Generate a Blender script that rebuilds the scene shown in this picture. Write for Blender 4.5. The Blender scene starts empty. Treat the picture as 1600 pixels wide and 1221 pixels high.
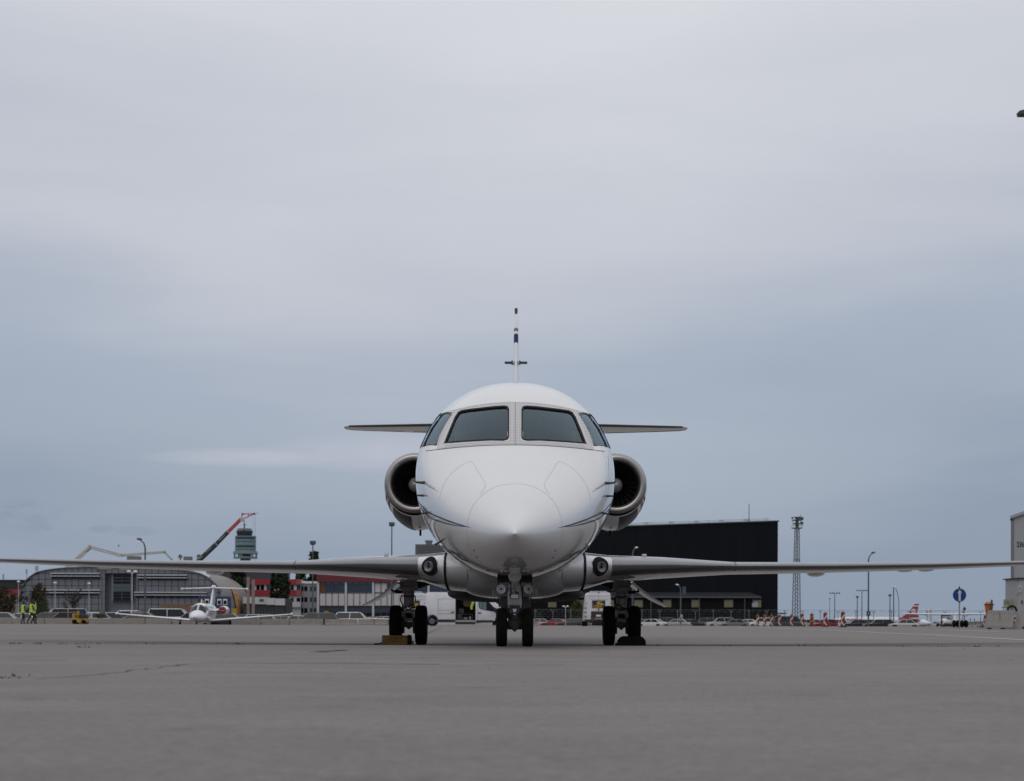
import bpy, bmesh, math, random
import numpy as np
from mathutils import Vector, Matrix, Euler
R = math.radians
rnd = random.Random(7)
SC = bpy.context.scene
COL = SC.collection

# ---------------------------------------------------------------- camera
FPX, CXP, HYP, CZ, ROLL = 2745.0, 800.0, 972.0, 0.30, R(0.17)
cam_d = bpy.data.cameras.new('camera')
cam = bpy.data.objects.new('camera', cam_d); COL.objects.link(cam)
cam.location = (0, 0, CZ)
cam.rotation_euler = (math.pi / 2, -ROLL, 0)
cam_d.sensor_width = 36.0
cam_d.lens = FPX / 1600.0 * 36.0
cam_d.shift_y = (HYP - 610.5) / 1600.0
cam_d.clip_start = 0.05
cam_d.clip_end = 9000
cam_d.dof.use_dof = True
cam_d.dof.focus_distance = 19.0
cam_d.dof.aperture_fstop = 5.6
SC.camera = cam

# ---------------------------------------------------------------- world: overcast sky
SUN_EL, SUN_AZ = R(52), R(200)
w = bpy.data.worlds.new('World'); SC.world = w; w.use_nodes = True
nt = w.node_tree; nt.nodes.clear()
N = nt.nodes.new; L = nt.links.new
out = N('ShaderNodeOutputWorld'); bg = N('ShaderNodeBackground'); L(bg.outputs[0], out.inputs[0])
bg.inputs['Strength'].default_value = 0.10
sky = N('ShaderNodeTexSky'); sky.sky_type = 'NISHITA'; sky.sun_disc = False
sky.sun_elevation = SUN_EL; sky.sun_rotation = SUN_AZ
sky.air_density = 1.0; sky.dust_density = 3.0
tc = N('ShaderNodeTexCoord'); sep = N('ShaderNodeSeparateXYZ'); L(tc.outputs['Generated'], sep.inputs[0])
# sheet coordinates: direction stretched so that cloud streaks lie flat near the horizon
def math_node(op, a, b=None, clamp=False):
    m = N('ShaderNodeMath'); m.operation = op; m.use_clamp = clamp
    for i, v in enumerate((a, b)):
        if v is None: continue
        if hasattr(v, 'links'): L(v, m.inputs[i])
        else: m.inputs[i].default_value = v
    return m.outputs[0]
mp = N('ShaderNodeMapping'); mp.inputs['Scale'].default_value = (3.0, 3.0, 16.0); L(tc.outputs['Generated'], mp.inputs[0])
nz = N('ShaderNodeTexNoise'); nz.inputs['Scale'].default_value = 1.0; nz.inputs['Detail'].default_value = 4.5
nz.inputs['Roughness'].default_value = 0.5; nz.inputs['Distortion'].default_value = 0.35; L(mp.outputs[0], nz.inputs['Vector'])
mp2 = N('ShaderNodeMapping'); mp2.inputs['Scale'].default_value = (1.3, 1.3, 5.0); mp2.inputs['Location'].default_value = (2.3, 0.4, 0.2); L(tc.outputs['Generated'], mp2.inputs[0])
nz2 = N('ShaderNodeTexNoise'); nz2.inputs['Scale'].default_value = 1.0; nz2.inputs['Detail'].default_value = 3; L(mp2.outputs[0], nz2.inputs['Vector'])
nA = math_node('MULTIPLY', math_node('SUBTRACT', nz.outputs['Fac'], 0.5), 0.15)
nB = math_node('MULTIPLY', math_node('SUBTRACT', nz2.outputs['Fac'], 0.5), 0.16)
edge = math_node('MINIMUM', math_node('MULTIPLY', math_node('MULTIPLY', sep.outputs['X'], sep.outputs['X']), 0.55), 0.04)   # the deck thins away from the bright middle
elev = math_node('SUBTRACT', math_node('ADD', sep.outputs['Z'], math_node('ADD', nA, nB)), edge)
ramp = N('ShaderNodeValToRGB'); L(elev, ramp.inputs[0])
def srgb(r, g, b):
    f = lambda c: (c / 255 / 12.92) if c / 255 <= 0.04045 else ((c / 255 + 0.055) / 1.055) ** 2.4
    return (f(r), f(g), f(b))
stops = [(0.0, srgb(144, 158, 177)), (0.06, srgb(161, 172, 188)), (0.115, srgb(169, 179, 195)),
         (0.175, srgb(191, 196, 207)), (0.24, srgb(206, 209, 217)), (0.33, srgb(219, 221, 226)), (0.60, srgb(228, 229, 232)), (1.0, srgb(230, 231, 233))]
el = ramp.color_ramp.elements
while len(el) < len(stops): el.new(0.5)
for e, (p, c) in zip(el, stops):
    e.position = p; e.color = (*c, 1)
# a few broken darker cloud scraps low over the horizon and pale lens clouds
mp3 = N('ShaderNodeMapping'); mp3.inputs['Scale'].default_value = (42, 42, 120); mp3.inputs['Location'].default_value = (0.9, 1.7, 0.35); L(tc.outputs['Generated'], mp3.inputs[0])
nz3 = N('ShaderNodeTexNoise'); nz3.inputs['Scale'].default_value = 1.0; nz3.inputs['Detail'].default_value = 5; nz3.inputs['Roughness'].default_value = 0.55; L(mp3.outputs[0], nz3.inputs['Vector'])
def spot(x, z, sx, sz):
    # soft elliptic mask round a direction (x/y, z/y) in the northern half of the sky
    yv = math_node('MAXIMUM', sep.outputs['Y'], 0.05)
    dx = math_node('DIVIDE', math_node('SUBTRACT', math_node('DIVIDE', sep.outputs['X'], yv), x), sx)
    dz = math_node('DIVIDE', math_node('SUBTRACT', math_node('DIVIDE', sep.outputs['Z'], yv), z), sz)
    d2 = math_node('ADD', math_node('MULTIPLY', dx, dx), math_node('MULTIPLY', dz, dz))
    return math_node('SUBTRACT', 1.0, d2, True)
def pxdir(px, py): return ((px - 800) / FPX, (972 - py) / FPX)
scrap = None
for (px, py, sx, sz) in ((20, 805, 85, 26), (60, 827, 30, 12), (210, 832, 42, 9), (160, 829, 26, 7)):
    x, z = pxdir(px, py); m = spot(x, z, sx / FPX, sz / FPX)
    scrap = m if scrap is None else math_node('MAXIMUM', scrap, m)
sm = N('ShaderNodeMapRange'); sm.inputs['From Min'].default_value = 0.44; sm.inputs['From Max'].default_value = 0.58; L(nz3.outputs['Fac'], sm.inputs['Value'])
scrapf = math_node('MULTIPLY', math_node('MULTIPLY', math_node('POWER', scrap, 0.6), sm.outputs[0]), 0.75, True)
mx1 = N('ShaderNodeMixRGB'); L(scrapf, mx1.inputs[0]); L(ramp.outputs[0], mx1.inputs[1]); mx1.inputs[2].default_value = (*srgb(138, 152, 170), 1)
# pale lens cloud: flat-bottomed bands
lens = None
for (px, py, sx, sz) in ((620, 708, 230, 34), (420, 716, 210, 17), (780, 700, 160, 30)):
    x, z = pxdir(px, py); m = spot(x, z, sx / FPX, sz / FPX)
    lens = m if lens is None else math_node('MAXIMUM', lens, m)
lensf = math_node('MULTIPLY', math_node('MULTIPLY', lens, math_node('ADD', nz3.outputs['Fac'], 0.45)), 0.85, True)
mx2 = N('ShaderNodeMixRGB'); L(lensf, mx2.inputs[0]); L(mx1.outputs[0], mx2.inputs[1]); mx2.inputs[2].default_value = (*srgb(186, 190, 203), 1)
# cloud deck brightness is expressed in picture units, so x10 for a background of strength 0.1
sc10 = N('ShaderNodeMixRGB'); sc10.blend_type = 'MULTIPLY'; sc10.inputs[0].default_value = 1.0
L(mx2.outputs[0], sc10.inputs[1]); sc10.inputs[2].default_value = (10, 10, 10, 1)
mxs = N('ShaderNodeMixRGB'); mxs.inputs[0].default_value = 0.94
L(sky.outputs[0], mxs.inputs[1]); L(sc10.outputs[0], mxs.inputs[2]); L(mxs.outputs[0], bg.inputs['Color'])

# ---------------------------------------------------------------- sun behind the cloud
sd = bpy.data.lights.new('sun', 'SUN'); sd.energy = 0.5; sd.angle = R(40); sd.color = (1.0, 0.97, 0.93)
so = bpy.data.objects.new('sun', sd); COL.objects.link(so)
so.rotation_euler = Euler((math.pi / 2 - SUN_EL, 0, math.pi - SUN_AZ), 'XYZ')
SC.view_settings.view_transform = 'Standard'; SC.view_settings.look = 'None'
SC.view_settings.exposure = 0.0; SC.view_settings.gamma = 1.0
SC.view_settings.use_curve_mapping = False
SC.cycles.max_bounces = 8; SC.cycles.transparent_max_bounces = 12
SC.render.film_transparent = False

# ---------------------------------------------------------------- helpers
def P(px, py, Y):
    """world point seen at photograph pixel (px, py) at distance Y"""
    dx, dy = px - CXP, HYP - py
    c, s = math.cos(ROLL), math.sin(ROLL)
    return Vector(((dx * c - dy * s) * Y / FPX, Y, CZ + (dy * c + dx * s) * Y / FPX))
def pchip(xs, ys):
    xs = np.array(xs, float); ys = np.array(ys, float)
    h = np.diff(xs); d = np.diff(ys) / h
    m = np.zeros(len(xs)); m[0] = d[0]; m[-1] = d[-1]
    for i in range(1, len(xs) - 1):
        if d[i - 1] * d[i] > 0:
            w1, w2 = 2 * h[i] + h[i - 1], h[i] + 2 * h[i - 1]
            m[i] = (w1 + w2) / (w1 / d[i - 1] + w2 / d[i])
    def f(x):
        x = min(max(x, xs[0]), xs[-1]); i = min(int(np.searchsorted(xs, x, 'right')) - 1, len(xs) - 2)
        t = (x - xs[i]) / h[i]
        return float((2*t**3-3*t*t+1)*ys[i] + (t**3-2*t*t+t)*h[i]*m[i] + (-2*t**3+3*t*t)*ys[i+1] + (t**3-t*t)*h[i]*m[i+1])
    return f
def sstep(a, b, x):
    t = min(max((x - a) / (b - a), 0), 1); return t * t * (3 - 2 * t)
def tag(o, label=None, cat=None, group=None, kind=None):
    if label: o['label'] = label
    if cat: o['category'] = cat
    if group: o['group'] = group
    if kind: o['kind'] = kind
    return o
def thing(name, label, cat, loc=(0, 0, 0), rz=0, group=None):
    o = bpy.data.objects.new(name, None); COL.objects.link(o)
    o.empty_display_size = 0.3; o.location = loc; o.rotation_euler = (0, 0, rz)
    return tag(o, label, cat, group)
def copy_tree(o, parent=None):
    c = o.copy(); COL.objects.link(c); c.parent = parent
    for ch in list(o.children): copy_tree(ch, c)
    return c

class MB:
    """collects shapes, then links them as ONE mesh object"""
    def __init__(self): self.v = []; self.f = []; self.fm = []; self.m = 0
    def add(self, vs, fs):
        k = len(self.v); self.v += [tuple(p) for p in vs]
        for f in fs: self.f.append(tuple(i + k for i in f)); self.fm.append(self.m)
        return self
    def box(self, c, s, rot=None, taper=1.0):
        x, y, z = s[0] / 2, s[1] / 2, s[2] / 2; c = Vector(c)
        vs = [Vector((sx * x * (taper if sz > 0 else 1), sy * y * (taper if sz > 0 else 1), sz * z)) for sz in (-1, 1) for sy in (-1, 1) for sx in (-1, 1)]
        if rot is not None: vs = [rot @ v for v in vs]
        return self.add([v + c for v in vs], [(0, 2, 3, 1), (4, 5, 7, 6), (0, 1, 5, 4), (2, 6, 7, 3), (0, 4, 6, 2), (1, 3, 7, 5)])
    def cyl(self, p0, p1, r0, r1=None, n=12, caps=True):
        p0, p1 = Vector(p0), Vector(p1); r1 = r0 if r1 is None else r1
        d = (p1 - p0).normalized(); a = d.orthogonal().normalized(); b = d.cross(a)
        vs = []
        for p, r in ((p0, r0), (p1, r1)):
            for i in range(n):
                t = 2 * math.pi * i / n; vs.append(p + (a * math.cos(t) + b * math.sin(t)) * r)
        fs = [(i, (i + 1) % n, n + (i + 1) % n, n + i) for i in range(n)]
        if caps: fs += [tuple(range(n - 1, -1, -1)), tuple(range(n, 2 * n))]
        return self.add(vs, fs)
    def tube(self, pts, r, n=8, rad=None):
        pts = [Vector(p) for p in pts]; k = len(self.v); prev = None; rings = []
        for i, p in enumerate(pts):
            d = (pts[min(i + 1, len(pts) - 1)] - pts[max(i - 1, 0)]).normalized()
            a = d.orthogonal().normalized() if prev is None else (prev - d * prev.dot(d)).normalized()
            prev = a; b = d.cross(a); rr = rad[i] if rad else r
            rings.append([p + (a * math.cos(2*math.pi*j/n) + b * math.sin(2*math.pi*j/n)) * rr for j in range(n)])
        return self.loft(rings, closed=True, caps=True)
    def loft(self, rings, closed=True, caps=False):
        n = len(rings[0]); vs = [p for r in rings for p in r]; fs = []
        for i in range(len(rings) - 1):
            for j in range(n if closed else n - 1):
                a = i * n + j; b = i * n + (j + 1) % n; fs.append((a, b, b + n, a + n))
        if caps: fs += [tuple(range(n - 1, -1, -1)), tuple(range((len(rings) - 1) * n, len(rings) * n))]
        return self.add(vs, fs)
    def lathe(self, prof, c, axis='Z', n=24, a0=0, a1=None):
        """prof: (radius, along) pairs turned round axis through c"""
        c = Vector(c); full = a1 is None; a1 = 2 * math.pi if full else a1
        m = n if full else n + 1; rings = []
        for r, h in prof:
            ring = []
            for j in range(m):
                t = a0 + (a1 - a0) * j / n; x, y = r * math.cos(t), r * math.sin(t)
                ring.append(c + {'Z': Vector((x, y, h)), 'Y': Vector((x, h, y)), 'X': Vector((h, x, y))}[axis])
            rings.append(ring)
        return self.loft(rings, closed=full)
    def prism(self, poly, d0, d1, axis='Y', M=None):
        """poly in the plane across axis, thick from d0 to d1"""
        def mk(a, b, d):
            v = {'Y': Vector((a, d, b)), 'X': Vector((d, a, b)), 'Z': Vector((a, b, d))}[axis]
            return M @ v if M is not None else v
        n = len(poly)
        vs = [mk(a, b, d0) for a, b in poly] + [mk(a, b, d1) for a, b in poly]
        fs = [tuple(range(n - 1, -1, -1)), tuple(range(n, 2 * n))] + [(i, (i + 1) % n, n + (i + 1) % n, n + i) for i in range(n)]
        return self.add(vs, fs)
    def build(self, name, mat, parent=None, smooth=False, off=None, bevel=0, angle=35, recalc=True, seg=2):
        me = bpy.data.meshes.new(name)
        o_ = Vector(off) if off is not None else Vector((0, 0, 0))
        me.from_pydata([tuple(Vector(p) - o_) for p in self.v], [], self.f)
        mats = mat if isinstance(mat, (list, tuple)) else [mat]
        for m in mats: me.materials.append(m)
        if len(mats) > 1: me.polygons.foreach_set('material_index', self.fm)
        if recalc or bevel:
            bm = bmesh.new(); bm.from_mesh(me)
            bmesh.ops.remove_doubles(bm, verts=bm.verts, dist=1e-5)
            if bevel:
                es = [e for e in bm.edges if len(e.link_faces) == 2 and e.calc_face_angle(0) > R(30)]
                bmesh.ops.bevel(bm, geom=es, offset=bevel, segments=seg, profile=0.5, affect='EDGES', clamp_overlap=True)
            bmesh.ops.recalc_face_normals(bm, faces=bm.faces)
            bm.to_mesh(me); bm.free()
        if smooth:
            me.polygons.foreach_set('use_smooth', [True] * len(me.polygons))
            me.set_sharp_from_angle(angle=R(angle))
        ob = bpy.data.objects.new(name, me); COL.objects.link(ob)
        if parent is not None: ob.parent = parent
        return ob

def text_obj(s, size, mat, name, parent, loc, rot, ext=0.004, sx=1.0, bold=0.0, shear=0.0):
    cu = bpy.data.curves.new(name, 'FONT'); cu.body = s; cu.size = size; cu.extrude = ext
    cu.align_x = 'CENTER'; cu.align_y = 'CENTER'; cu.offset = bold; cu.shear = shear; cu.resolution_u = 3
    t = bpy.data.objects.new('tmp', cu); COL.objects.link(t)
    dg = bpy.context.evaluated_depsgraph_get(); me = bpy.data.meshes.new_from_object(t.evaluated_get(dg))
    bpy.data.objects.remove(t); bpy.data.curves.remove(cu)
    me.materials.clear(); me.materials.append(mat)
    o = bpy.data.objects.new(name, me); COL.objects.link(o); o.parent = parent
    o.location = loc; o.rotation_euler = rot; o.scale = (sx, 1, 1)
    return o

# ---------------------------------------------------------------- materials
MATS = {}
def mat(name, col, rough=0.6, metal=0.0, coat=0.0, var=0.0, vscale=3.0, bump=0.0, bscale=40.0, spec=0.5, coat_rough=0.04, stretch=None, rvar=0.0):
    if name in MATS: return MATS[name]
    m = bpy.data.materials.new(name); m.use_nodes = True; MATS[name] = m
    t = m.node_tree; b = t.nodes['Principled BSDF']
    b.inputs['Base Color'].default_value = (*col, 1); b.inputs['Roughness'].default_value = rough
    b.inputs['Metallic'].default_value = metal; b.inputs['Coat Weight'].default_value = coat
    b.inputs['Coat Roughness'].default_value = coat_rough; b.inputs['Specular IOR Level'].default_value = spec
    if var or bump or rvar:
        tc = t.nodes.new('ShaderNodeTexCoord'); mpn = t.nodes.new('ShaderNodeMapping')
        if stretch: mpn.inputs['Scale'].default_value = stretch
        t.links.new(tc.outputs['Object'], mpn.inputs[0])
    if var or rvar:
        n = t.nodes.new('ShaderNodeTexNoise'); n.inputs['Scale'].default_value = vscale; n.inputs['Detail'].default_value = 6; n.inputs['Roughness'].default_value = 0.6
        t.links.new(mpn.outputs[0], n.inputs['Vector'])
        r = t.nodes.new('ShaderNodeMapRange'); r.inputs['From Min'].default_value = 0.25; r.inputs['From Max'].default_value = 0.75
        r.inputs['To Min'].default_value = 1 - var; r.inputs['To Max'].default_value = 1 + var
        t.links.new(n.outputs['Fac'], r.inputs['Value'])
        mx = t.nodes.new('ShaderNodeMixRGB'); mx.blend_type = 'MULTIPLY'; mx.inputs[0].default_value = 1
        mx.inputs[1].default_value = (*col, 1); t.links.new(r.outputs[0], mx.inputs[2]); t.links.new(mx.outputs[0], b.inputs['Base Color'])
        if rvar:
            r2 = t.nodes.new('ShaderNodeMapRange'); r2.inputs['From Min'].default_value = 0.3; r2.inputs['From Max'].default_value = 0.7
            r2.inputs['To Min'].default_value = max(rough - rvar, 0.02); r2.inputs['To Max'].default_value = rough + rvar
            t.links.new(n.outputs['Fac'], r2.inputs['Value']); t.links.new(r2.outputs[0], b.inputs['Roughness'])
    if bump:
        n2 = t.nodes.new('ShaderNodeTexNoise'); n2.inputs['Scale'].default_value = bscale; n2.inputs['Detail'].default_value = 5
        t.links.new(mpn.outputs[0], n2.inputs['Vector'])
        bp = t.nodes.new('ShaderNodeBump'); bp.inputs['Strength'].default_value = bump; bp.inputs['Distance'].default_value = 0.02
        t.links.new(n2.outputs['Fac'], bp.inputs['Height']); t.links.new(bp.outputs[0], b.inputs['Normal'])
    return m
def glass_mat(name, tint, rough=0.02, body=(0.02, 0.025, 0.03), see=0.6):
    """tinted pane: fresnel gloss over a partly see-through dark body"""
    m = bpy.data.materials.new(name); m.use_nodes = True; MATS[name] = m
    t = m.node_tree; t.nodes.clear(); n = t.nodes.new; l = t.links.new
    o = n('ShaderNodeOutputMaterial'); mx = n('ShaderNodeMixShader'); fr = n('ShaderNodeFresnel'); fr.inputs['IOR'].default_value = 1.55
    g = n('ShaderNodeBsdfGlossy'); g.inputs['Roughness'].default_value = rough; g.inputs['Color'].default_value = (0.56, 0.69, 0.78, 1)
    tr = n('ShaderNodeBsdfTransparent'); tr.inputs[0].default_value = (*tint, 1)
    df = n('ShaderNodeBsdfDiffuse'); df.inputs[0].default_value = (*body, 1)
    m2 = n('ShaderNodeMixShader'); m2.inputs[0].default_value = 1 - see
    l(tr.outputs[0], m2.inputs[1]); l(df.outputs[0], m2.inputs[2])
    l(fr.outputs[0], mx.inputs[0]); l(m2.outputs[0], mx.inputs[1]); l(g.outputs[0], mx.inputs[2]); l(mx.outputs[0], o.inputs[0])
    return m
M_WHITE = mat('aircraft_white', (0.60, 0.60, 0.61), 0.26, coat=1.0, var=0.04, vscale=2.2, stretch=(1, 0.5, 1.6), coat_rough=0.03)
M_WHITE.node_tree.nodes['Principled BSDF'].inputs['Coat IOR'].default_value = 1.8
M_SURR = mat('windscreen_surround_paint', (0.50, 0.485, 0.495), 0.45, coat=0.2, var=0.05, vscale=14)
M_NAVY = mat('navy_stripe', (0.008, 0.015, 0.035), 0.4, coat=0.15, spec=0.3)
M_SEAM = mat('panel_seam', (0.10, 0.10, 0.11), 0.7)
M_SEAML = mat('panel_seam_faint', (0.535, 0.535, 0.545), 0.5)
M_BLACK = mat('black_rubber', (0.010, 0.010, 0.011), 0.75, var=0.2, vscale=20, spec=0.2)
M_TYRE = mat('tyre_rubber', (0.008, 0.008, 0.008), 0.9, var=0.3, vscale=14, bump=0.2, bscale=90, spec=0.12)
M_LE = mat('leading_edge_metal', (0.24, 0.24, 0.255), 0.22, metal=1.0, var=0.06, vscale=4, rvar=0.07)
M_LIP = mat('inlet_lip_metal', (0.36, 0.34, 0.33), 0.34, metal=1.0, var=0.05, vscale=5, rvar=0.06)
M_DUCT = mat('inlet_duct', (0.02, 0.02, 0.022), 0.5)
M_FAN = mat('fan_blade', (0.04, 0.04, 0.044), 0.4, metal=0.6)
M_SPIN = mat('spinner', (0.24, 0.24, 0.245), 0.5)
M_GEAR = mat('gear_paint', (0.36, 0.35, 0.33), 0.5, var=0.25, vscale=12)
M_GEARD = mat('gear_dark', (0.05, 0.047, 0.044), 0.6, var=0.4, vscale=16)
M_CHROME = mat('chrome', (0.8, 0.8, 0.82), 0.12, metal=1.0)
M_LAMPG = mat('lamp_reflector', (0.75, 0.76, 0.8), 0.18, metal=1.0)
M_GLASSW = glass_mat('cockpit_glass', (0.72, 0.80, 0.83), see=0.92, body=(0.05, 0.07, 0.085))
M_COCK = mat('cockpit_trim', (0.026, 0.034, 0.040), 0.8, var=0.2, vscale=6)
M_SEAT = mat('cockpit_seat', (0.17, 0.165, 0.16), 0.8)
M_PAPER = mat('paper', (0.75, 0.78, 0.8), 0.8)
M_CABW = mat('cabin_window_glass', (0.012, 0.014, 0.018), 0.05, coat=1.0)
M_WHITEPL = mat('white_plate', (0.6, 0.6, 0.58), 0.5)
# ---------------------------------------------------------------- ground
_gy = pchip([-400, -60, -6, 4, 12, 18.5, 22, 26, 32, 45, 60, 140, 9000],
            [0, 0, 0.01, 0.025, 0.042, 0.041, 0.003, -0.040, -0.030, -0.004, 0, 0, 0])
def gz(x, y):
    d = -0.62 * sstep(150, 192, y) - 2.6 * sstep(370, 620, y)
    lf = 1 - sstep(-24, -12, x)
    return _gy(y) + d * sstep(-34, -12, x) + lf * (0.05 * sstep(50, 112, y) - 0.42 * sstep(125, 140, y))
def ground_mat():
    m = bpy.data.materials.new('apron_concrete'); m.use_nodes = True
    t = m.node_tree; b = t.nodes['Principled BSDF']; n = t.nodes.new; l = t.links.new
    tc = n('ShaderNodeTexCoord')
    def noise(scale, detail, sc=(1, 1, 1), rough=0.6):
        mp = n('ShaderNodeMapping'); mp.inputs['Scale'].default_value = sc; l(tc.outputs['Object'], mp.inputs[0])
        z = n('ShaderNodeTexNoise'); z.inputs['Scale'].default_value = scale; z.inputs['Detail'].default_value = detail; z.inputs['Roughness'].default_value = rough
        l(mp.outputs[0], z.inputs['Vector']); return z.outputs['Fac']
    def rng(v, a, c, lo, hi):
        r = n('ShaderNodeMapRange'); r.inputs['From Min'].default_value = a; r.inputs['From Max'].default_value = c
        r.inputs['To Min'].default_value = lo; r.inputs['To Max'].default_value = hi; l(v, r.inputs['Value']); return r.outputs[0]
    def mul(a, c):
        x = n('ShaderNodeMath'); x.operation = 'MULTIPLY'; l(a, x.inputs[0]); l(c, x.inputs[1]); return x.outputs[0]
    big = rng(noise(0.10, 5, (0.5, 1.6, 1)), 0.3, 0.7, 0.86, 1.10)
    mid = rng(noise(1.3, 6, (0.7, 1.1, 1)), 0.3, 0.7, 0.88, 1.10)
    fine = mul(rng(noise(30, 6), 0.3, 0.7, 0.78, 1.2), rng(noise(150, 3), 0.35, 0.65, 0.80, 1.18))
    broom = rng(noise(5, 3, (0.15, 7, 1)), 0.3, 0.7, 0.985, 1.015)
    spots = rng(noise(2.2, 3, (1, 1, 1), 0.75), 0.60, 0.74, 1.0, 0.70)
    f = mul(mul(mul(big, mid), mul(fine, broom)), spots)
    mx = n('ShaderNodeMixRGB'); mx.blend_type = 'MULTIPLY'; mx.inputs[0].default_value = 1
    mx.inputs[1].default_value = (0.176, 0.159, 0.153, 1); l(f, mx.inputs[2]); l(mx.outputs[0], b.inputs['Base Color'])
    b.inputs['Roughness'].default_value = 0.82; b.inputs['Specular IOR Level'].default_value = 0.3
    bp = n('ShaderNodeBump'); bp.inputs['Strength'].default_value = 0.35; bp.inputs['Distance'].default_value = 0.006
    l(noise(60, 6), bp.inputs['Height']); l(bp.outputs[0], b.inputs['Normal'])
    return m
M_GROUND = ground_mat()
ys = [-300, -120, -50, -20, -8] + [y * 0.75 for y in range(-6, 60)] + [46, 48, 51, 55, 60, 70, 85, 100, 115, 125, 135, 142] + [146 + 3 * i for i in range(18)] + [205, 225, 260, 300, 345, 360, 390, 420, 450, 480, 520, 560, 600, 630, 700, 900, 1300, 2200, 3400, 5200]
xs = [-4000, -2000, -1000, -500, -250, -120, -80, -60, -45] + [-36 + 2 * i for i in range(14)] + [-6, -3, 0, 3, 6, 12, 20, 30, 45, 60, 80, 120, 250, 500, 1000, 2000, 4000]
b = MB()
b.add([(x, y, gz(x, y)) for y in ys for x in xs],
      [(i * len(xs) + j, i * len(xs) + j + 1, (i + 1) * len(xs) + j + 1, (i + 1) * len(xs) + j) for i in range(len(ys) - 1) for j in range(len(xs) - 1)])
ground = b.build('ground', M_GROUND, smooth=True, recalc=False, angle=80)
tag(ground, kind='structure')
M_JOINT = mat('joint_sealant', (0.035, 0.033, 0.032), 0.8, var=0.3, vscale=9)
M_CRACK = mat('crack_filler', (0.075, 0.072, 0.07), 0.85, var=0.4, vscale=6)
M_LINE = mat('white_marking', (0.55, 0.55, 0.54), 0.7, var=0.25, vscale=5)
def ground_strip(name, pts, wd, m, lift=0.005, jit=0.0, seed=1, step=0.5):
    """flat strip laid along ground points"""
    rr = random.Random(seed); pp = []
    for i in range(len(pts) - 1):
        a, c = Vector((*pts[i], 0)), Vector((*pts[i + 1], 0)); n = max(1, int((c - a).length / step))
        for k in range(n): pp.append(a.lerp(c, k / n))
    pp.append(Vector((*pts[-1], 0))); vs = []; fs = []
    off = 0
    for i, p in enumerate(pp):
        d = (pp[min(i + 1, len(pp) - 1)] - pp[max(i - 1, 0)]).normalized(); nn = Vector((-d.y, d.x, 0))
        off = off * 0.7 + rr.uniform(-jit, jit); ww = wd * (1 + (rr.uniform(-0.5, 0.5) if jit else 0))
        for s in (-1, 1):
            q = p + nn * (off + s * ww / 2); vs.append((q.x, q.y, gz(q.x, q.y) + lift))
        if i: fs.append((2 * i - 2, 2 * i - 1, 2 * i + 1, 2 * i))
    b = MB(); b.add(vs, fs); return b.build(name, m, ground, recalc=False)
def gp(px, py):
    """ground point under a pixel (near field)"""
    lo, hi = 1.0, 400.0
    d = P(px, py, 1.0) - Vector((0, 0, CZ))
    Y = 1.0
    while Y < 170:
        if CZ + d.z * Y <= gz(d.x * Y, Y): break
        Y += 0.02 + Y * 0.002
    return (d.x * Y, Y)
# transverse expansion joints, a long construction joint near the wheels, cracks and markings
ground_strip('expansion_joint', [(-40, 25.2), (0, 24.6), (40, 25.4)], 0.40, M_JOINT, jit=0.02, seed=2)
for (a, c) in (((-60, 62.0), (70, 63.5)), ((-80, 96.0), (90, 97.5)), ((-40, 40.5), (-8, 40.2))):
    ground_strip('expansion_joint', [a, c], 0.06, M_CRACK, jit=0.01, seed=3)
ground_strip('expansion_joint', [gp(664, 993), gp(690, 980)], 0.06, M_CRACK, seed=4)
ground_strip('crack', [gp(60, 1062), gp(180, 1052), gp(290, 1039), gp(330, 1036)], 0.012, M_CRACK, jit=0.03, seed=6, step=0.12)
ground_strip('crack', [gp(330, 1036), gp(430, 1037), gp(560, 1037.5), gp(690, 1038.5)], 0.05, M_CRACK, jit=0.02, seed=7, step=0.2)
ground_strip('crack', [gp(490, 1019.5), gp(522, 1016.5)], 0.12, M_CRACK, jit=0.05, seed=8, step=0.1)
ground_strip('crack', [gp(0, 1031.5), gp(110, 1032.5)], 0.03, M_CRACK, jit=0.02, seed=9, step=0.2)
ground_strip('crack', [gp(760, 1039), gp(880, 1039.5)], 0.035, M_CRACK, jit=0.02, seed=10, step=0.2)
ground_strip('white_line', [gp(1130, 979.6), gp(1180, 980.6), gp(1300, 985.5), gp(1400, 990.3), gp(1620, 1001.5)], 0.14, M_LINE, lift=0.006)
ground_strip('white_line', [gp(1385, 981.5), gp(1480, 984.5), gp(1560, 987.5)], 0.16, M_LINE, lift=0.006)

# dry weeds and scraps growing in the joints
M_WEED = mat('dry_weed', (0.10, 0.085, 0.045), 0.9, var=0.4, vscale=30)
rw = random.Random(5); b = MB()
def weed(x, y, h, n):
    for _ in range(n):
        a = rw.uniform(0, 6.28); l = h * rw.uniform(0.5, 1.3); w_ = 0.006
        bx, by = x + rw.uniform(-.07, .07), y + rw.uniform(-.05, .05); z = gz(bx, by)
        tx, ty = bx + math.cos(a) * l * 0.8, by + math.sin(a) * l * 0.8
        b.add([(bx - w_, by, z), (bx + w_, by, z), (tx, ty, z + l * rw.uniform(0.4, 1))], [(0, 1, 2)])
for k in range(30):
    px = rw.choice([rw.uniform(0, 130), rw.uniform(60, 600), rw.uniform(1000, 1600)])
    X = (px - 800) / FPX * 25; weed(X, 25.0 + rw.uniform(-0.3, 0.5), rw.uniform(0.015, 0.045), rw.randint(2, 7))
for (px, py, n, h) in ((12, 1060, 10, 0.018), (30, 1057, 6, 0.018), (130, 1012, 10, .03), (60, 1007, 14, .035), (100, 1007, 10, .03), (375, 1006, 8, .03)):
    x, y = gp(px, py); weed(x, y, h, n)
tag(b.build('joint_weeds', M_WEED, recalc=False), 'dry weeds and litter sprouting from the apron joints', 'weeds', kind='stuff')
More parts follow.
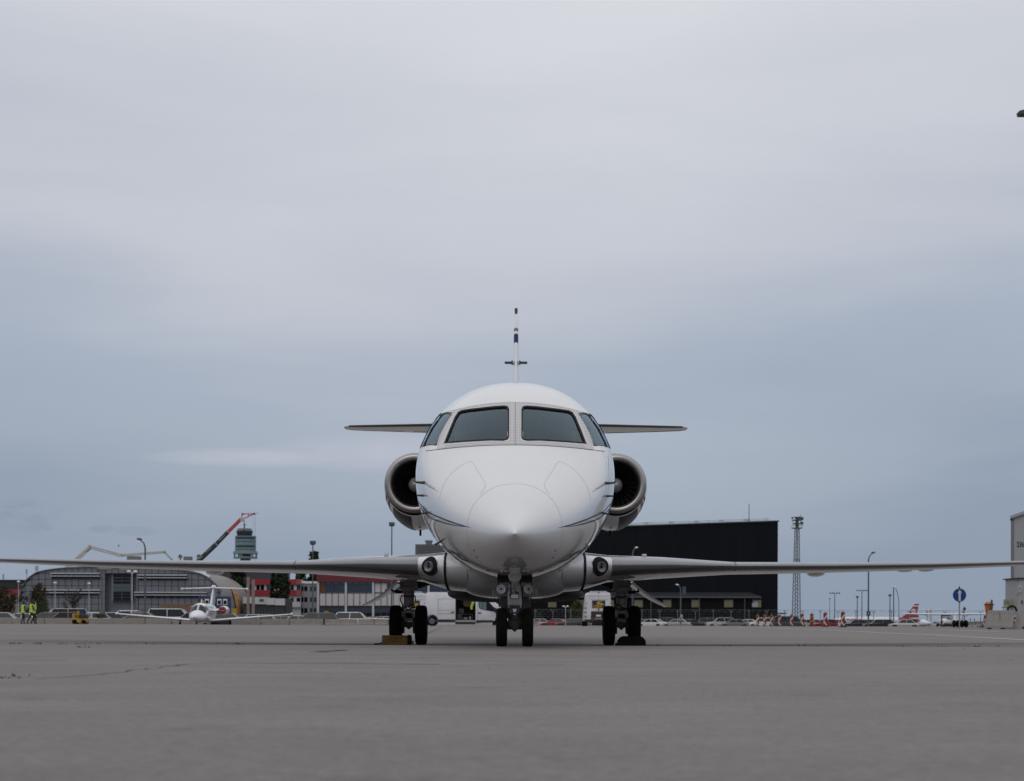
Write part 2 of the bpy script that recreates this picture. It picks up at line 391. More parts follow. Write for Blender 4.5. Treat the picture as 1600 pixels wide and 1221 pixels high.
# loose pebbles and leaf scraps on the concrete
b = MB()
for k in range(70):
    Y = rw.uniform(9, 60); X = rw.uniform(-0.33, 0.33) * Y; s = rw.uniform(0.004, 0.011)
    b.add([(X - s, Y, gz(X, Y)), (X, Y - s, gz(X, Y)), (X + s, Y, gz(X, Y)), (X, Y + s, gz(X, Y)), (X, Y, gz(X, Y) + s * 0.9)], [(0, 1, 4), (1, 2, 4), (2, 3, 4), (3, 0, 4)])
tag(b.build('pebbles', M_CRACK, recalc=False), 'loose dark grit scattered over the concrete apron', 'grit', kind='stuff')

# ================================================================ the business jet
JX = 804.3                                   # picture column of the jet's centre line
def zz(py, Y): return CZ + (972 - py) / FPX * Y
def xx(px, Y): return (px - JX) / FPX * Y
Y0 = 15.8
YJ = 18.5
jet = thing('business_jet', 'large white twin-engine business jet facing the camera on the apron', 'airplane', (0.028, YJ, gz(0, YJ)), 0)
JOFF = Vector((0, YJ, gz(0, YJ)))             # parts are laid out with the nose wheel under the origin
ST = [  # Y, top z, bottom z, half width, height of widest line
    (15.80, 1.098, 1.090, 0.004, 1.094), (15.86, 1.140, 1.062, 0.042, 1.097), (15.95, 1.192, 1.030, 0.100, 1.103), (16.10, 1.272, 0.982, 0.192, 1.115),
    (16.40, 1.425, 0.908, 0.362, 1.16), (16.80, 1.612, 0.845, 0.548, 1.24), (17.30, 1.828, 0.797, 0.730, 1.38), (17.90, 2.092, 0.772, 0.895, 1.56),
    (18.40, 2.36, 0.765, 0.995, 1.70), (18.90, 2.605, 0.762, 1.064, 1.81), (19.4, 2.82, 0.762, 1.100, 1.88), (20.0, 2.995, 0.762, 1.118, 1.92),
    (20.8, 3.13, 0.762, 1.130, 1.94), (21.8, 3.20, 0.762, 1.13, 1.95), (26.5, 3.20, 0.762, 1.13, 1.95), (28.5, 3.14, 0.90, 1.06, 2.02),
    (30.5, 3.00, 1.27, 0.86, 2.18), (32.5, 2.86, 1.72, 0.58, 2.32), (34.2, 2.66, 2.16, 0.25, 2.42), (34.75, 2.52, 2.40, 0.06, 2.46)]
_q = [s[0] for s in ST]
def table(f, a, c, n):
    t = [f(a + (c - a) * i / n) for i in range(n + 2)]; k = n / (c - a)
    def g(x):
        u = (x - a) * k; u = 0 if u < 0 else (n - 1e-6 if u >= n else u); i = int(u); return t[i] + (t[i + 1] - t[i]) * (u - i)
    return g
_ft, _fb, _fw, _fc = (table(pchip(_q, [s[k] for s in ST]), 15.8, 34.75, 6000) for k in (1, 2, 3, 4))
NUP = 2.2
def fus(Y, th):
    """fuselage surface; th = 0 at the crown, positive to +X"""
    wv, zc = _fw(Y), _fc(Y); c = math.cos(th); sn = math.sin(th)
    if c > 0:
        k = (abs(sn) ** NUP + c ** NUP) ** (-1 / NUP)
        return Vector((wv * sn * k, Y, zc + (_ft(Y) - zc) * c * k))
    return Vector((wv * sn, Y, zc + (zc - _fb(Y)) * c))
def fus_n(Y, th):
    e = 1e-3; a = fus(Y + e, th) - fus(Y - e, th); c = fus(Y, th + e) - fus(Y, th - e)
    n = c.cross(a).normalized(); r = fus(Y, th) - Vector((0, Y, _fc(Y)))
    return n if n.dot(r) > 0 else -n
def hit(px, py):
    """fuselage point (Y, th) under a picture pixel"""
    kx, kz = (px - JX) / FPX, (972 - py) / FPX
    def F(Y):
        wv, zc = _fw(Y), _fc(Y); z = CZ + kz * Y
        if z > zc: return abs(kx * Y / wv) ** NUP + ((z - zc) / max(_ft(Y) - zc, 1e-4)) ** NUP - 1
        return (kx * Y / wv) ** 2 + ((z - zc) / max(zc - _fb(Y), 1e-4)) ** 2 - 1
    Y = 15.81
    while Y < 23 and F(Y) > 0: Y += 0.08
    if Y >= 23: return None
    lo, hi = Y - 0.08, Y
    for _ in range(20):
        m = (lo + hi) / 2
        if F(m) > 0: lo = m
        else: hi = m
    Y = hi; zc = _fc(Y); z = CZ + kz * Y; bb = (_ft(Y) - zc) if z > zc else (zc - _fb(Y))
    return (Y, math.atan2(kx * Y / _fw(Y), (z - zc) / bb))
def surf(Y, th, off): return fus(Y, th) + fus_n(Y, th) * off
def pix_map(px, py, off):
    h = hit(px, py)
    return surf(*h, off) if h else None
def ribbon(name, pts, width, m, off=0.0025, parent=None, mirror=False, widths=None, space='px', sub=8):
    """thin strip that follows the skin along picture or (Y, th) points"""
    q = [hit(*p) if space == 'px' else p for p in pts]; q = [p for p in q if p]
    dense = []
    for i in range(len(q) - 1):
        for k in range(sub): t = k / sub; dense.append((q[i][0] + (q[i+1][0] - q[i][0]) * t, q[i][1] + (q[i+1][1] - q[i][1]) * t, i + t))
    dense.append((*q[-1], len(q) - 1)); vs = []; fs = []
    for i, (Y, th, u) in enumerate(dense):
        a, c = dense[max(i - 1, 0)], dense[min(i + 1, len(dense) - 1)]
        d = (fus(c[0], c[1]) - fus(a[0], a[1])).normalized(); n = fus_n(Y, th); s = d.cross(n)
        ww = width if widths is None else float(np.interp(u, range(len(widths)), widths))
        p = surf(Y, th, off)
        vs += [p - s * ww / 2, p + s * ww / 2]
        if i: fs.append((2 * i - 2, 2 * i - 1, 2 * i + 1, 2 * i))
    b = MB(); b.add(vs, fs)
    o = b.build(name, m, parent or jet, smooth=True, off=JOFF, recalc=False)
    if mirror:
        b = MB(); b.add([(-v[0], v[1], v[2]) for v in vs], [tuple(reversed(f)) for f in fs]); b.build(name, m, parent or jet, smooth=True, off=JOFF, recalc=False)
    return o
def inpoly(x, y, poly):
    r = False; n = len(poly)
    for i in range(n):
        (x1, y1), (x2, y2) = poly[i], poly[i - 1]
        if (y1 > y) != (y2 > y) and x < (x2 - x1) * (y - y1) / (y2 - y1) + x1: r = not r
    return r
def scale_poly(poly, s):
    cx = sum(p[0] for p in poly) / len(poly); cy = sum(p[1] for p in poly) / len(poly)
    return [(cx + (x - cx) * s, cy + (y - cy) * s) for x, y in poly]
def inset_poly(poly, d):
    """move every corner inwards by d along its bisector"""
    n = len(poly); A = sum(poly[i-1][0]*poly[i][1]-poly[i][0]*poly[i-1][1] for i in range(n)); sg = 1 if A > 0 else -1; o = []
    for i in range(n):
        p0, p1, p2 = (np.array(poly[k % n]) for k in (i - 1, i, i + 1))
        e1 = (p1 - p0) / np.linalg.norm(p1 - p0); e2 = (p2 - p1) / np.linalg.norm(p2 - p1)
        n1 = np.array([-e1[1], e1[0]]) * sg; n2 = np.array([-e2[1], e2[0]]) * sg; nb = n1 + n2; nb /= np.linalg.norm(nb)
        o.append(tuple(p1 + nb * d / max(nb.dot(n1), 0.5)))
    return o
def densify(poly, k=3):
    o = []
    for i in range(len(poly)):
        a, c = poly[i], poly[(i + 1) % len(poly)]
        o += [(a[0] + (c[0] - a[0]) * t / k, a[1] + (c[1] - a[1]) * t / k) for t in range(k)]
    return o
WPOLY = [(693.1, 694.0), (716.5, 692.2), (746.3, 690.3), (765.4, 689.1), (785.6, 689.5), (792.5, 687.6), (794.8, 683.5), (794.8, 660), (794.8, 640.0), (793.0, 636.0), (787.7, 634.6),
         (771, 635.6), (756.9, 637.2), (735.6, 639.5), (720.5, 641.8), (715.2, 644.6), (710.1, 652.1), (701.6, 672.3)]
mirp = lambda poly: [(2 * JX - x, y) for x, y in poly]
hA, hB = hit(706.5, 646.0), hit(681.5, 697.0)     # front edge of the side window
thA, thB = hA[1], hB[1]
def th_at(Y, py):
    z = zz(py, Y); t = min(max((z - _fc(Y)) / (_ft(Y) - _fc(Y)), 0.02), 0.999) ** NUP; return -math.atan(((1 - t) / t) ** (1 / NUP))
YA, YB2 = hA[0], hB[0]
SIDE1 = [(YA, thA), (YA + 0.40, th_at(YA + 0.40, 646.5)), (YB2 + 0.50, th_at(YB2 + 0.5, 699.0)), (YB2, thB)]
SIDE2 = [(YA + 0.43, th_at(YA + 0.43, 646.6)), (YA + 1.0, th_at(YA + 1.0, 650.5)), (YB2 + 1.1, th_at(YB2 + 1.1, 702)), (YB2 + 0.53, th_at(YB2 + .53, 699.2))]
def rounded(poly, t=0.07):
    o = []
    for i in range(len(poly)):
        p0, p1, p2 = (np.array(poly[k % len(poly)]) for k in (i - 1, i, i + 1))
        a, c = p1 + (p0 - p1) * t, p1 + (p2 - p1) * t
        o += [tuple(a), tuple((a + c + 2 * p1) / 4), tuple(c)]
    return o
SIDE1, SIDE2 = rounded(SIDE1), rounded(SIDE2)
# skin, left open where the cockpit glass sits
ny = [15.8 + (20.9 - 15.8) * (i / 210) ** 1.15 for i in range(211)] + [21.2 + 0.35 * i for i in range(39)] + [34.75]
nth = 300
vs, fs = [], []
for Y in ny:
    for j in range(nth): vs.append(fus(Y, -math.pi + 2 * math.pi * j / nth))
inW = [inset_poly(WPOLY, 1.2), mirp(inset_poly(WPOLY, 1.2))]
in_s = [scale_poly(SIDE1, 0.95), scale_poly(SIDE2, 0.95)]
for i in range(len(ny) - 1):
    Y = (ny[i] + ny[i + 1]) / 2
    for j in range(nth):
        th = -math.pi + 2 * math.pi * (j + 0.5) / nth
        if 17.3 < Y < 20.6 and abs(th) < 1.7:
            p = fus(Y, th); px, py = JX + p.x / Y * FPX, 972 - (p.z - CZ) / Y * FPX
            if Y < 20 and p.z < 2.95 and any(inpoly(px, py, q) for q in inW) and fus_n(Y, th).y < -0.1: continue
            if any(inpoly(Y, -abs(th), q) for q in in_s): continue
        fs.append((i * nth + j, i * nth + (j + 1) % nth, (i + 1) * nth + (j + 1) % nth, (i + 1) * nth + j))
fs.append(tuple(range(nth))); fs.append(tuple(range((len(ny) - 1) * nth, len(ny) * nth)))
b = MB(); b.add(vs, fs); fuselage = b.build('fuselage', M_WHITE, jet, smooth=True, off=JOFF, angle=50)
def patch(name, poly, mp_, off, m, parent, rings=(1, .93, .8, .6, .4, .2), mir=False):
    poly = densify(poly, 2); n = len(poly); vs = []; fs = []
    for s in rings:
        for (x, y) in scale_poly(poly, s): vs.append(mp_(x, y, off))
    c = scale_poly(poly, 0)[0]; vs.append(mp_(*c, off))
    for r in range(len(rings) - 1):
        for j in range(n): fs.append((r * n + j, r * n + (j + 1) % n, (r + 1) * n + (j + 1) % n, (r + 1) * n + j))
    k = (len(rings) - 1) * n
    for j in range(n): fs.append((k + j, k + (j + 1) % n, len(vs) - 1))
    if mir: vs = [Vector((-v.x, v.y, v.z)) for v in vs]
    b = MB(); b.add(vs, fs); return b.build(name, m, parent, smooth=True, off=JOFF)
def rim(name, po, pi, mp_, m, parent, lo=-0.03, hi=0.006, mir=False):
    po, pi = densify(po, 2), densify(pi, 2); n = len(po)
    rs = [[mp_(x, y, o) for x, y in q] for q, o in ((po, 0.0), (po, hi), (pi, hi), (pi, lo))]
    if mir: rs = [[Vector((-v.x, v.y, v.z)) for v in r] for r in rs]
    b = MB(); b.loft(rs, closed=True); return b.build(name, m, parent, smooth=True, off=JOFF, angle=40)
th_map = lambda Y, th, off: surf(Y, th, off)
for mir in (False, True):
    ws = patch('windscreen', inset_poly(WPOLY, 1.0), pix_map, -0.008, M_GLASSW, jet, mir=mir)
    rim('window_seal', WPOLY, inset_poly(WPOLY, 2.1), pix_map, M_BLACK, ws, mir=mir)
    for S in (SIDE1, SIDE2):
        sw = patch('side_window', scale_poly(S, 0.97), th_map, -0.004, M_GLASSW, jet, mir=mir)
        rim('window_seal', S, scale_poly(S, 0.965), th_map, M_BLACK, sw, mir=mir)
# riveted surround
def ytop(px): d = abs(px - JX); return 629.3 + 0.00135 * d * d
def ybot(px): d = abs(px - JX); return 695.6 + 0.00052 * d * d
nxs, nys = 260, 70; vs = []; idx = {}; fs = []
for i in range(nxs + 1):
    px = JX - 122 + 244 * i / nxs
    for j in range(nys + 1):
        py = ytop(px) + (ybot(px) - ytop(px)) * j / nys; q = pix_map(px, py, 0.0028)
        if q is not None and q.y < 20.4: idx[i, j] = len(vs); vs.append(q)
wi = [inset_poly(WPOLY, 0.8), mirp(inset_poly(WPOLY, 0.8))]
for i in range(nxs):
    for j in range(nys):
        px = JX - 122 + 244 * (i + .5) / nxs; py = ytop(px) + (ybot(px) - ytop(px)) * (j + .5) / nys
        if any(inpoly(px, py, q) for q in wi): continue
        h = hit(px, py)
        if h is None or any(inpoly(h[0], -abs(h[1]), q) for q in in_s): continue
        k = [(i, j), (i + 1, j), (i + 1, j + 1), (i, j + 1)]
        if all(c in idx for c in k):
            ps = [vs[idx[c]] for c in k]
            if max((ps[a] - ps[a - 1]).length for a in range(4)) < 0.12: fs.append(tuple(idx[c] for c in k))
b = MB(); b.add(vs, fs); surround = b.build('windscreen_surround', M_SURR, jet, smooth=True, off=JOFF, recalc=False)
b = MB()
def rivet(px, py, r=0.0075):
    h = hit(px, py)
    if h is None: return
    c = surf(*h, 0.0045); n = fus_n(*h); a = n.orthogonal().normalized(); d = n.cross(a)
    b.add([c + (a * math.cos(t) + d * math.sin(t)) * r for t in (0, 1.05, 2.09, 3.14, 4.19, 5.24)], [(0, 1, 2, 3, 4, 5)])
for mir in (0, 1):
    fx = (lambda x: 2 * JX - x) if mir else (lambda x: x)
    for k in range(16):
        for dx in (2.8, 7.2): rivet(fx(JX - dx), 632 + k * 4.1)
    for k in range(24):
        px = JX - 12 - k * 4.2
        if px > 708: rivet(fx(px), ytop(px) + 1.5)
        if px > 712: rivet(fx(px + 2.1), ytop(px) + 4.2)
        if px > 690: rivet(fx(px), ybot(px) - 1.6); rivet(fx(px + 2.1), ybot(px) - 4.4)
    for k in range(13):
        t = k / 12
        for o in (3.0, 6.0): rivet(fx(712 - o - 24.5 * t), 646 + 48.5 * t)
b.build('rivets', M_SEAM, surround, off=JOFF, recalc=False)['kind'] = 'stuff'
ribbon('panel_seam', [(JX, 629.4), (JX, 640), (JX, 660), (JX, 680), (JX, 695.5)], 0.006, M_SEAM, 0.0042)
ribbon('panel_seam', [(JX + d, ytop(JX + d)) for d in range(-108, 109, 12)], 0.006, M_SEAM, 0.004)
ribbon('panel_seam', [(JX + d, ybot(JX + d)) for d in range(-140, 141, 10)], 0.006, M_SEAM, 0.004)
# radome joint and the two baggage / avionics doors on the nose
RAD = [(731, 845), (730, 826), (733, 806), (741, 788), (752, 775), (768, 764), (785, 758), (804.3, 756)]
ribbon('radome_joint', RAD + [(2 * JX - x, y) for x, y in RAD[-2::-1]], 0.0045, M_SEAML, 0.002)
ribbon('radome_joint', [(731, 845), (738, 864), (752, 880), (770, 892), (787, 898)], 0.005, M_SEAML, 0.002, mirror=True)
DOOR = [(686, 785), (690, 765), (699, 748), (713, 733), (728, 723.5), (735, 721), (738, 723), (746, 736), (757, 753), (758.5, 758), (756, 765), (750, 773)]
ribbon('door_seam', DOOR, 0.0045, M_SEAML, 0.002, mirror=True)
ribbon('panel_seam', [(949, 712), (950.5, 735), (950.5, 760), (947.5, 782)], 0.006, M_SEAM, 0.002)
# navy cheat lines
def stripe(pts, widths):
    q = [hit(*p) for p in pts]; Yl, tl = q[-1]
    q += [(Yl + 1.2, tl - 0.02 * (1 if tl < 0 else -1)), (Yl + 4, tl), (Yl + 9, tl)]
    ribbon('cheat_line', q, 0.03, M_NAVY, 0.0022, mirror=True, space='th', widths=widths + [widths[-1]] * 3)
stripe([(736, 824.8), (722, 821.5), (708, 817.2), (694, 812.2), (682, 807.2), (673, 803.2), (667.5, 800.5)], [0.003, 0.012, 0.015, 0.015, 0.015, 0.014, 0.014])
stripe([(726, 823.6), (708, 821.0), (694, 817.6), (682, 813.8), (673, 810.2)], [0.003, 0.009, 0.013, 0.014, 0.014])
# small inlets, static ports and drain slots low on the nose
def plate(px, py, w_, h_, m, name, ang=0, off=0.003, mirror=True):
    for s in ((1, -1) if mirror else (1,)):
        h = hit(px, py)
        if h is None: return
        c = surf(*h, off); n = fus_n(*h); a = Vector((0, 0, 1)).cross(n).normalized(); u = n.cross(a)
        a2 = a * math.cos(ang) + u * math.sin(ang); u2 = n.cross(a2)
        vs = [c + a2 * (sx * w_ / 2) + u2 * (sz * h_ / 2) + n * t for t in (-0.006, 0.0) for sx, sz in ((-1, -1), (1, -1), (1, 1), (-1, 1))]
        if s < 0: vs = [Vector((-v.x, v.y, v.z)) for v in vs]
        b = MB(); b.add(vs, [(0, 1, 2, 3), (4, 5, 6, 7), (0, 1, 5, 4), (1, 2, 6, 5), (2, 3, 7, 6), (3, 0, 4, 7)]); b.build(name, m, jet, off=JOFF)
plate(763, 892.5, 0.085, 0.014, M_BLACK, 'drain_slot', ang=-0.30)
plate(740.5, 860.5, 0.022, 0.012, M_BLACK, 'static_port', ang=-0.8)
plate(745, 871.5, 0.022, 0.010, M_BLACK, 'static_port', ang=-0.5)
# pitot probes, angle-of-attack vanes and mast aerials
def probe(name, px, py, pts, r, m=M_GEARD, mirror=True):
    h = hit(px, py)
    base = surf(*h, -0.01); 
    for s in ((1, -1) if mirror else (1,)):
        q = [base + Vector(p) for p in pts]
        if s < 0: q = [Vector((-v.x, v.y, v.z)) for v in q]
        b = MB(); b.tube(q, r, 8, rad=[r * k for k in (1.6, 1.2, 1.0, 0.7)[:len(q)]] if len(q) <= 4 else None); b.build(name, m, jet, smooth=True, off=JOFF)
probe('pitot_probe', 663, 754.5, [(0, 0, 0), (-0.055, -0.01, 0.0), (-0.095, -0.03, 0.002), (-0.105, -0.22, 0.002)], 0.011)
probe('sensor_vane', 661, 775, [(0, 0, 0), (-0.035, -0.005, 0), (-0.075, -0.01, 0)], 0.009)
probe('sensor_vane', 667, 802, [(0, 0, 0), (-0.035, -0.005, -0.004), (-0.07, -0.01, -0.012)], 0.009)
probe('drain_mast', 690, 846, [(0.04, 0, 0.02), (-0.02, 0, -0.012), (-0.08, 0, -0.045)], 0.010, mirror=False)
b = MB()
for (px, py, px2, py2) in ((664, 756, 675, 763),):
    pass
ribbon('probe_heater_strip', [(665.5, 756.5), (670, 758.5), (678, 763.5)], 0.012, M_SEAML, 0.003, mirror=True)
# cabin windows along the side
for k in range(7):
    Yc = 22.3 + k * 0.78
    poly = [(Yc + 0.15 * math.cos(t), -1.20 + 0.125 * math.sin(t)) for t in [2 * math.pi * i / 14 for i in range(14)]]
    for mir in (False, True): patch('cabin_window', poly, th_map, 0.003, M_CABW, jet, rings=(1, .5), mir=mir)
# cockpit interior
b = MB()
b.prism([(-0.95, 2.0), (-0.80, 2.1), (0.80, 2.1), (0.95, 2.0), (0.9, 1.5), (-0.9, 1.5)], 18.62, 18.9, 'Y'); b.build('glareshield', M_COCK, jet, off=JOFF, bevel=0.03)
b = MB()
b.loft([[Vector((_fw(Y) * 0.93 * math.sin(t), Y, _fc(Y) + ((_ft(Y) - _fc(Y)) if math.cos(t) > 0 else (_fc(Y) - _fb(Y))) * 0.93 * math.cos(t))) for t in [2 * math.pi * i / 32 for i in range(32)]] for Y in (20.55, 20.6)], caps=True)
b.build('cockpit_bulkhead', M_COCK, jet, off=JOFF)
b = MB(); b.box((0, 19.5, 1.55), (1.9, 2.2, 0.04)); b.build('cockpit_floor', M_COCK, jet, off=JOFF)
for s in (-1, 1):
    b = MB()
    b.box((s * 0.45, 19.75, 2.08), (0.46, 0.14, 0.75)); b.box((s * 0.45, 19.75, 2.52), (0.26, 0.10, 0.17)); b.box((s * 0.45, 19.5, 1.78), (0.46, 0.5, 0.14))
    b.build('pilot_seat', M_SEAT, jet, off=JOFF, bevel=0.04)
    b = MB(); b.box((s * 0.45, 18.98, 2.06), (0.30, 0.04, 0.10)); b.build('control_yoke', M_COCK, jet, off=JOFF, bevel=0.015)
b = MB(); b.prism([(-0.70, 2.075), (-0.60, 2.14), (-0.57, 2.075)], 18.45, 18.47, 'Y'); b.build('paper_chart', M_PAPER, jet, off=JOFF)

# ---- belly fairing and wheel bay
def fairing_ring(Y):
    f = sstep(21.0, 23.2, Y) * (1 - sstep(27.2, 29.5, Y)); hw = 0.50 + 0.40 * f; zb = 0.86 - 0.24 * f; zt = 1.75
    pts = []
    for i in range(33):
        t = math.pi * i / 32; c, s = math.cos(t), math.sin(t)
        x = hw * math.copysign(abs(c) ** 0.42, c); z = zt - (zt - zb) * abs(s) ** 0.62
        pts.append(Vector((x, Y, z)))
    return pts
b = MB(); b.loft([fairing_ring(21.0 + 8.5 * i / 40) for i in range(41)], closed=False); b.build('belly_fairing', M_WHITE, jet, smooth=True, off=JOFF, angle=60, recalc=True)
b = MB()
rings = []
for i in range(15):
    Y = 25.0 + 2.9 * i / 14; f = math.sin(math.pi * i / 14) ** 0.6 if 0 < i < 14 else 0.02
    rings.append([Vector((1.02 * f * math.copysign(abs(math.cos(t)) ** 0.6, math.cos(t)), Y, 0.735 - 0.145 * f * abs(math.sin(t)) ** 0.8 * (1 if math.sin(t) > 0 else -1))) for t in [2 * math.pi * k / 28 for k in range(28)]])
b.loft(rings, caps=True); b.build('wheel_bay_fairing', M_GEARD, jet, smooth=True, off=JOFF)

# ---- wings
def airfoil(n=22):
    """(chordwise 0..1, thickness -1..1) from trailing edge over the top to the trailing edge"""
    f = lambda c: 2.97 * math.sqrt(c) - 1.26 * c - 3.516 * c * c + 2.843 * c ** 3 - 1.015 * c ** 4
    cs = [(1 - math.cos(math.pi * i / n)) / 2 for i in range(n + 1)]
    up = [(c, f(c) * 1.0) for c in reversed(cs)]; dn = [(c, -f(c) * 1.0) for c in cs[1:]]
    return up + dn
AF = airfoil()
# X, LE Y, LE z, chord, thickness(m)
WSEC = [(0.60, 22.05, 0.985, 4.9, 0.54), (0.87, 22.20, 0.99, 4.7, 0.50), (1.24, 22.52, 1.030, 4.3, 0.35), (2.0, 23.25, 1.060, 3.5, 0.28), (3.05, 24.25, 1.078, 2.55, 0.165),
        (4.6, 25.5, 1.125, 2.1, 0.145), (6.4, 26.95, 1.195, 1.65, 0.118), (8.2, 28.4, 1.282, 1.22, 0.082), (8.75, 28.85, 1.305, 1.05, 0.062), (8.98, 29.25, 1.315, 0.62, 0.03)]
def wing_at(X, k):
    a = [s[0] for s in WSEC]; return float(np.interp(X, a, [s[k] for s in WSEC]))
def wing_ring(X, s, grow=0.0, cmax=1.0, pts=None):
    y, z, c, t = (wing_at(X, k) for k in (1, 2, 3, 4)); o = []
    for (a, h) in (pts or AF):
        o.append(Vector((s * X, y + a * c - (grow if a < 0.02 else 0), z + h * (t / 2 + grow) - 0.012 * a * c + 0.002)))
    return o
Xs_w = sorted(set([0.60, 0.87, 1.05, 1.24, 1.5, 1.75, 2.0, 2.3, 2.65, 3.05, 3.5, 4, 4.6, 5.2, 5.8, 6.4, 7, 7.6, 8.2, 8.5, 8.75, 8.88, 8.98]))
LEP = [(c, h) for c, h in AF if c <= 0.085]
for s in (-1, 1):
    b = MB(); b.loft([wing_ring(X, s) for X in Xs_w], caps=True)
    wing = b.build('wing', M_WHITE, jet, smooth=True, off=JOFF, angle=50)
    for (xa, xb) in ((1.25, 8.42),):
        n = 40; b = MB(); b.loft([wing_ring(xa + (xb - xa) * i / n, s, 0.004, pts=LEP) for i in range(n + 1)], closed=False)
        b.build('leading_edge', M_LE, wing, smooth=True, off=JOFF, angle=60)
    b = MB(); b.loft([wing_ring(X, s, 0.0055, pts=LEP) for X in (3.04, 3.06)], closed=False); b.build('leading_edge_joint', M_SEAM, wing, smooth=True, off=JOFF)
    # black root seal
    b = MB(); b.loft([wing_ring(X, s, 0.012) for X in (0.875, 0.905)], caps=True); b.build('root_seal', M_BLACK, wing, smooth=True, off=JOFF)
    # landing light in the root leading edge
    lx = s * 1.085; ly = wing_at(1.085, 1) - 0.012; lz = wing_at(1.085, 2) - 0.005
    b = MB(); ring = []
    for i in range(28):
        t = 2 * math.pi * i / 28; rx, rz = 0.122 * math.cos(t), 0.125 * math.sin(t)
        ring.append((rx * (1.0 + 0.10 * math.sin(t) * s), rz))
    tilt = Matrix.Rotation(s * 0.55, 3, 'Z')
    def L3(x, d, z): return tilt @ Vector((x, d, z)) + Vector((lx, ly, lz))
    sagz = lambda x, z: 0.30 * z * z * 2.6
    vs = [L3(x, -0.012 + 1.3 * z * z * 2.4, z) for x, z in ring] + [L3(x * .5, -0.012 + 1.3 * (z * .5) ** 2 * 2.4, z * .5) for x, z in ring] + [L3(0, -0.012, 0)]
    fs = [(i, (i + 1) % 28, 28 + (i + 1) % 28, 28 + i) for i in range(28)] + [(28 + i, 28 + (i + 1) % 28, 56) for i in range(28)]
    b.add(vs, fs); b.add([v + Vector((0, 0.03, 0)) for v in vs[:28]] + vs[:28], [(i, (i + 1) % 28, 28 + (i + 1) % 28, 28 + i) for i in range(28)])
    ll = b.build('landing_light', M_BLACK, wing, smooth=True, off=JOFF)
    b = MB(); b.lathe([(0.0, -0.022), (0.03, -0.026), (0.058, -0.034), (0.062, -0.038), (0.068, -0.034), (0.068, 0.02)], (0, 0, 0), 'Y', 24); b.v = [tuple(L3(v[0], v[1] - 0.002, v[2] - 0.008)) for v in b.v]
    b.build('lamp', mat('lamp_glass_dull', (0.16, 0.16, 0.165), 0.3, metal=0.3), ll, smooth=True, off=JOFF)
    b = MB(); b.cyl(L3(0, -0.042, -0.008), L3(0, -0.02, -0.008), 0.016, n=12); b.box(L3(0, -0.04, 0.022), (0.012, 0.008, 0.05)); b.build('bulb_shield', M_BLACK, ll, off=JOFF)
    # flap track fairings and static wicks under the wing
    for X, ln, dp in ((4.62, 1.1, 0.058), (6.15, 0.5, 0.028), (6.55, 0.5, 0.028)):
        y = wing_at(X, 1); c = wing_at(X, 3); z = wing_at(X, 2); b = MB(); rings = []
        hw = 0.115
        for i in range(13):
            u = i / 12; r = math.sin(math.pi * min(max(u, 0.02), 0.98)) ** 0.6
            rings.append([Vector((s * X + hw * r * math.cos(t), y + c * 0.45 + ln * u, z - 0.045 - dp * 0.5 * r + dp * r * math.sin(t) * 0.8)) for t in [2 * math.pi * k / 14 for k in range(14)]])
        b.loft(rings, caps=True); b.build('flap_fairing', M_WHITE, wing, smooth=True, off=JOFF)
    b = MB(); b.box((s * 2.62 * 0.66, wing_at(1.73, 1) + 0.55, wing_at(1.73, 2) + wing_at(1.73, 4) / 2 - 0.004), (0.055, 0.10, 0.03)); b.build('stall_fence', M_SEAML, wing, off=JOFF)
    # navigation lamp at the tip
    b = MB(); b.tube([(s * 8.78, 28.9, wing_at(8.78, 2)), (s * 8.9, 29.05, wing_at(8.9, 2)), (s * 8.96, 29.2, wing_at(8.95, 2))], 0.03, 8, rad=[0.02, 0.035, 0.02])
    b.build('navigation_light', mat('lens_clear', (0.6, 0.6, 0.6), 0.1, coat=1.0), wing, smooth=True, off=JOFF)

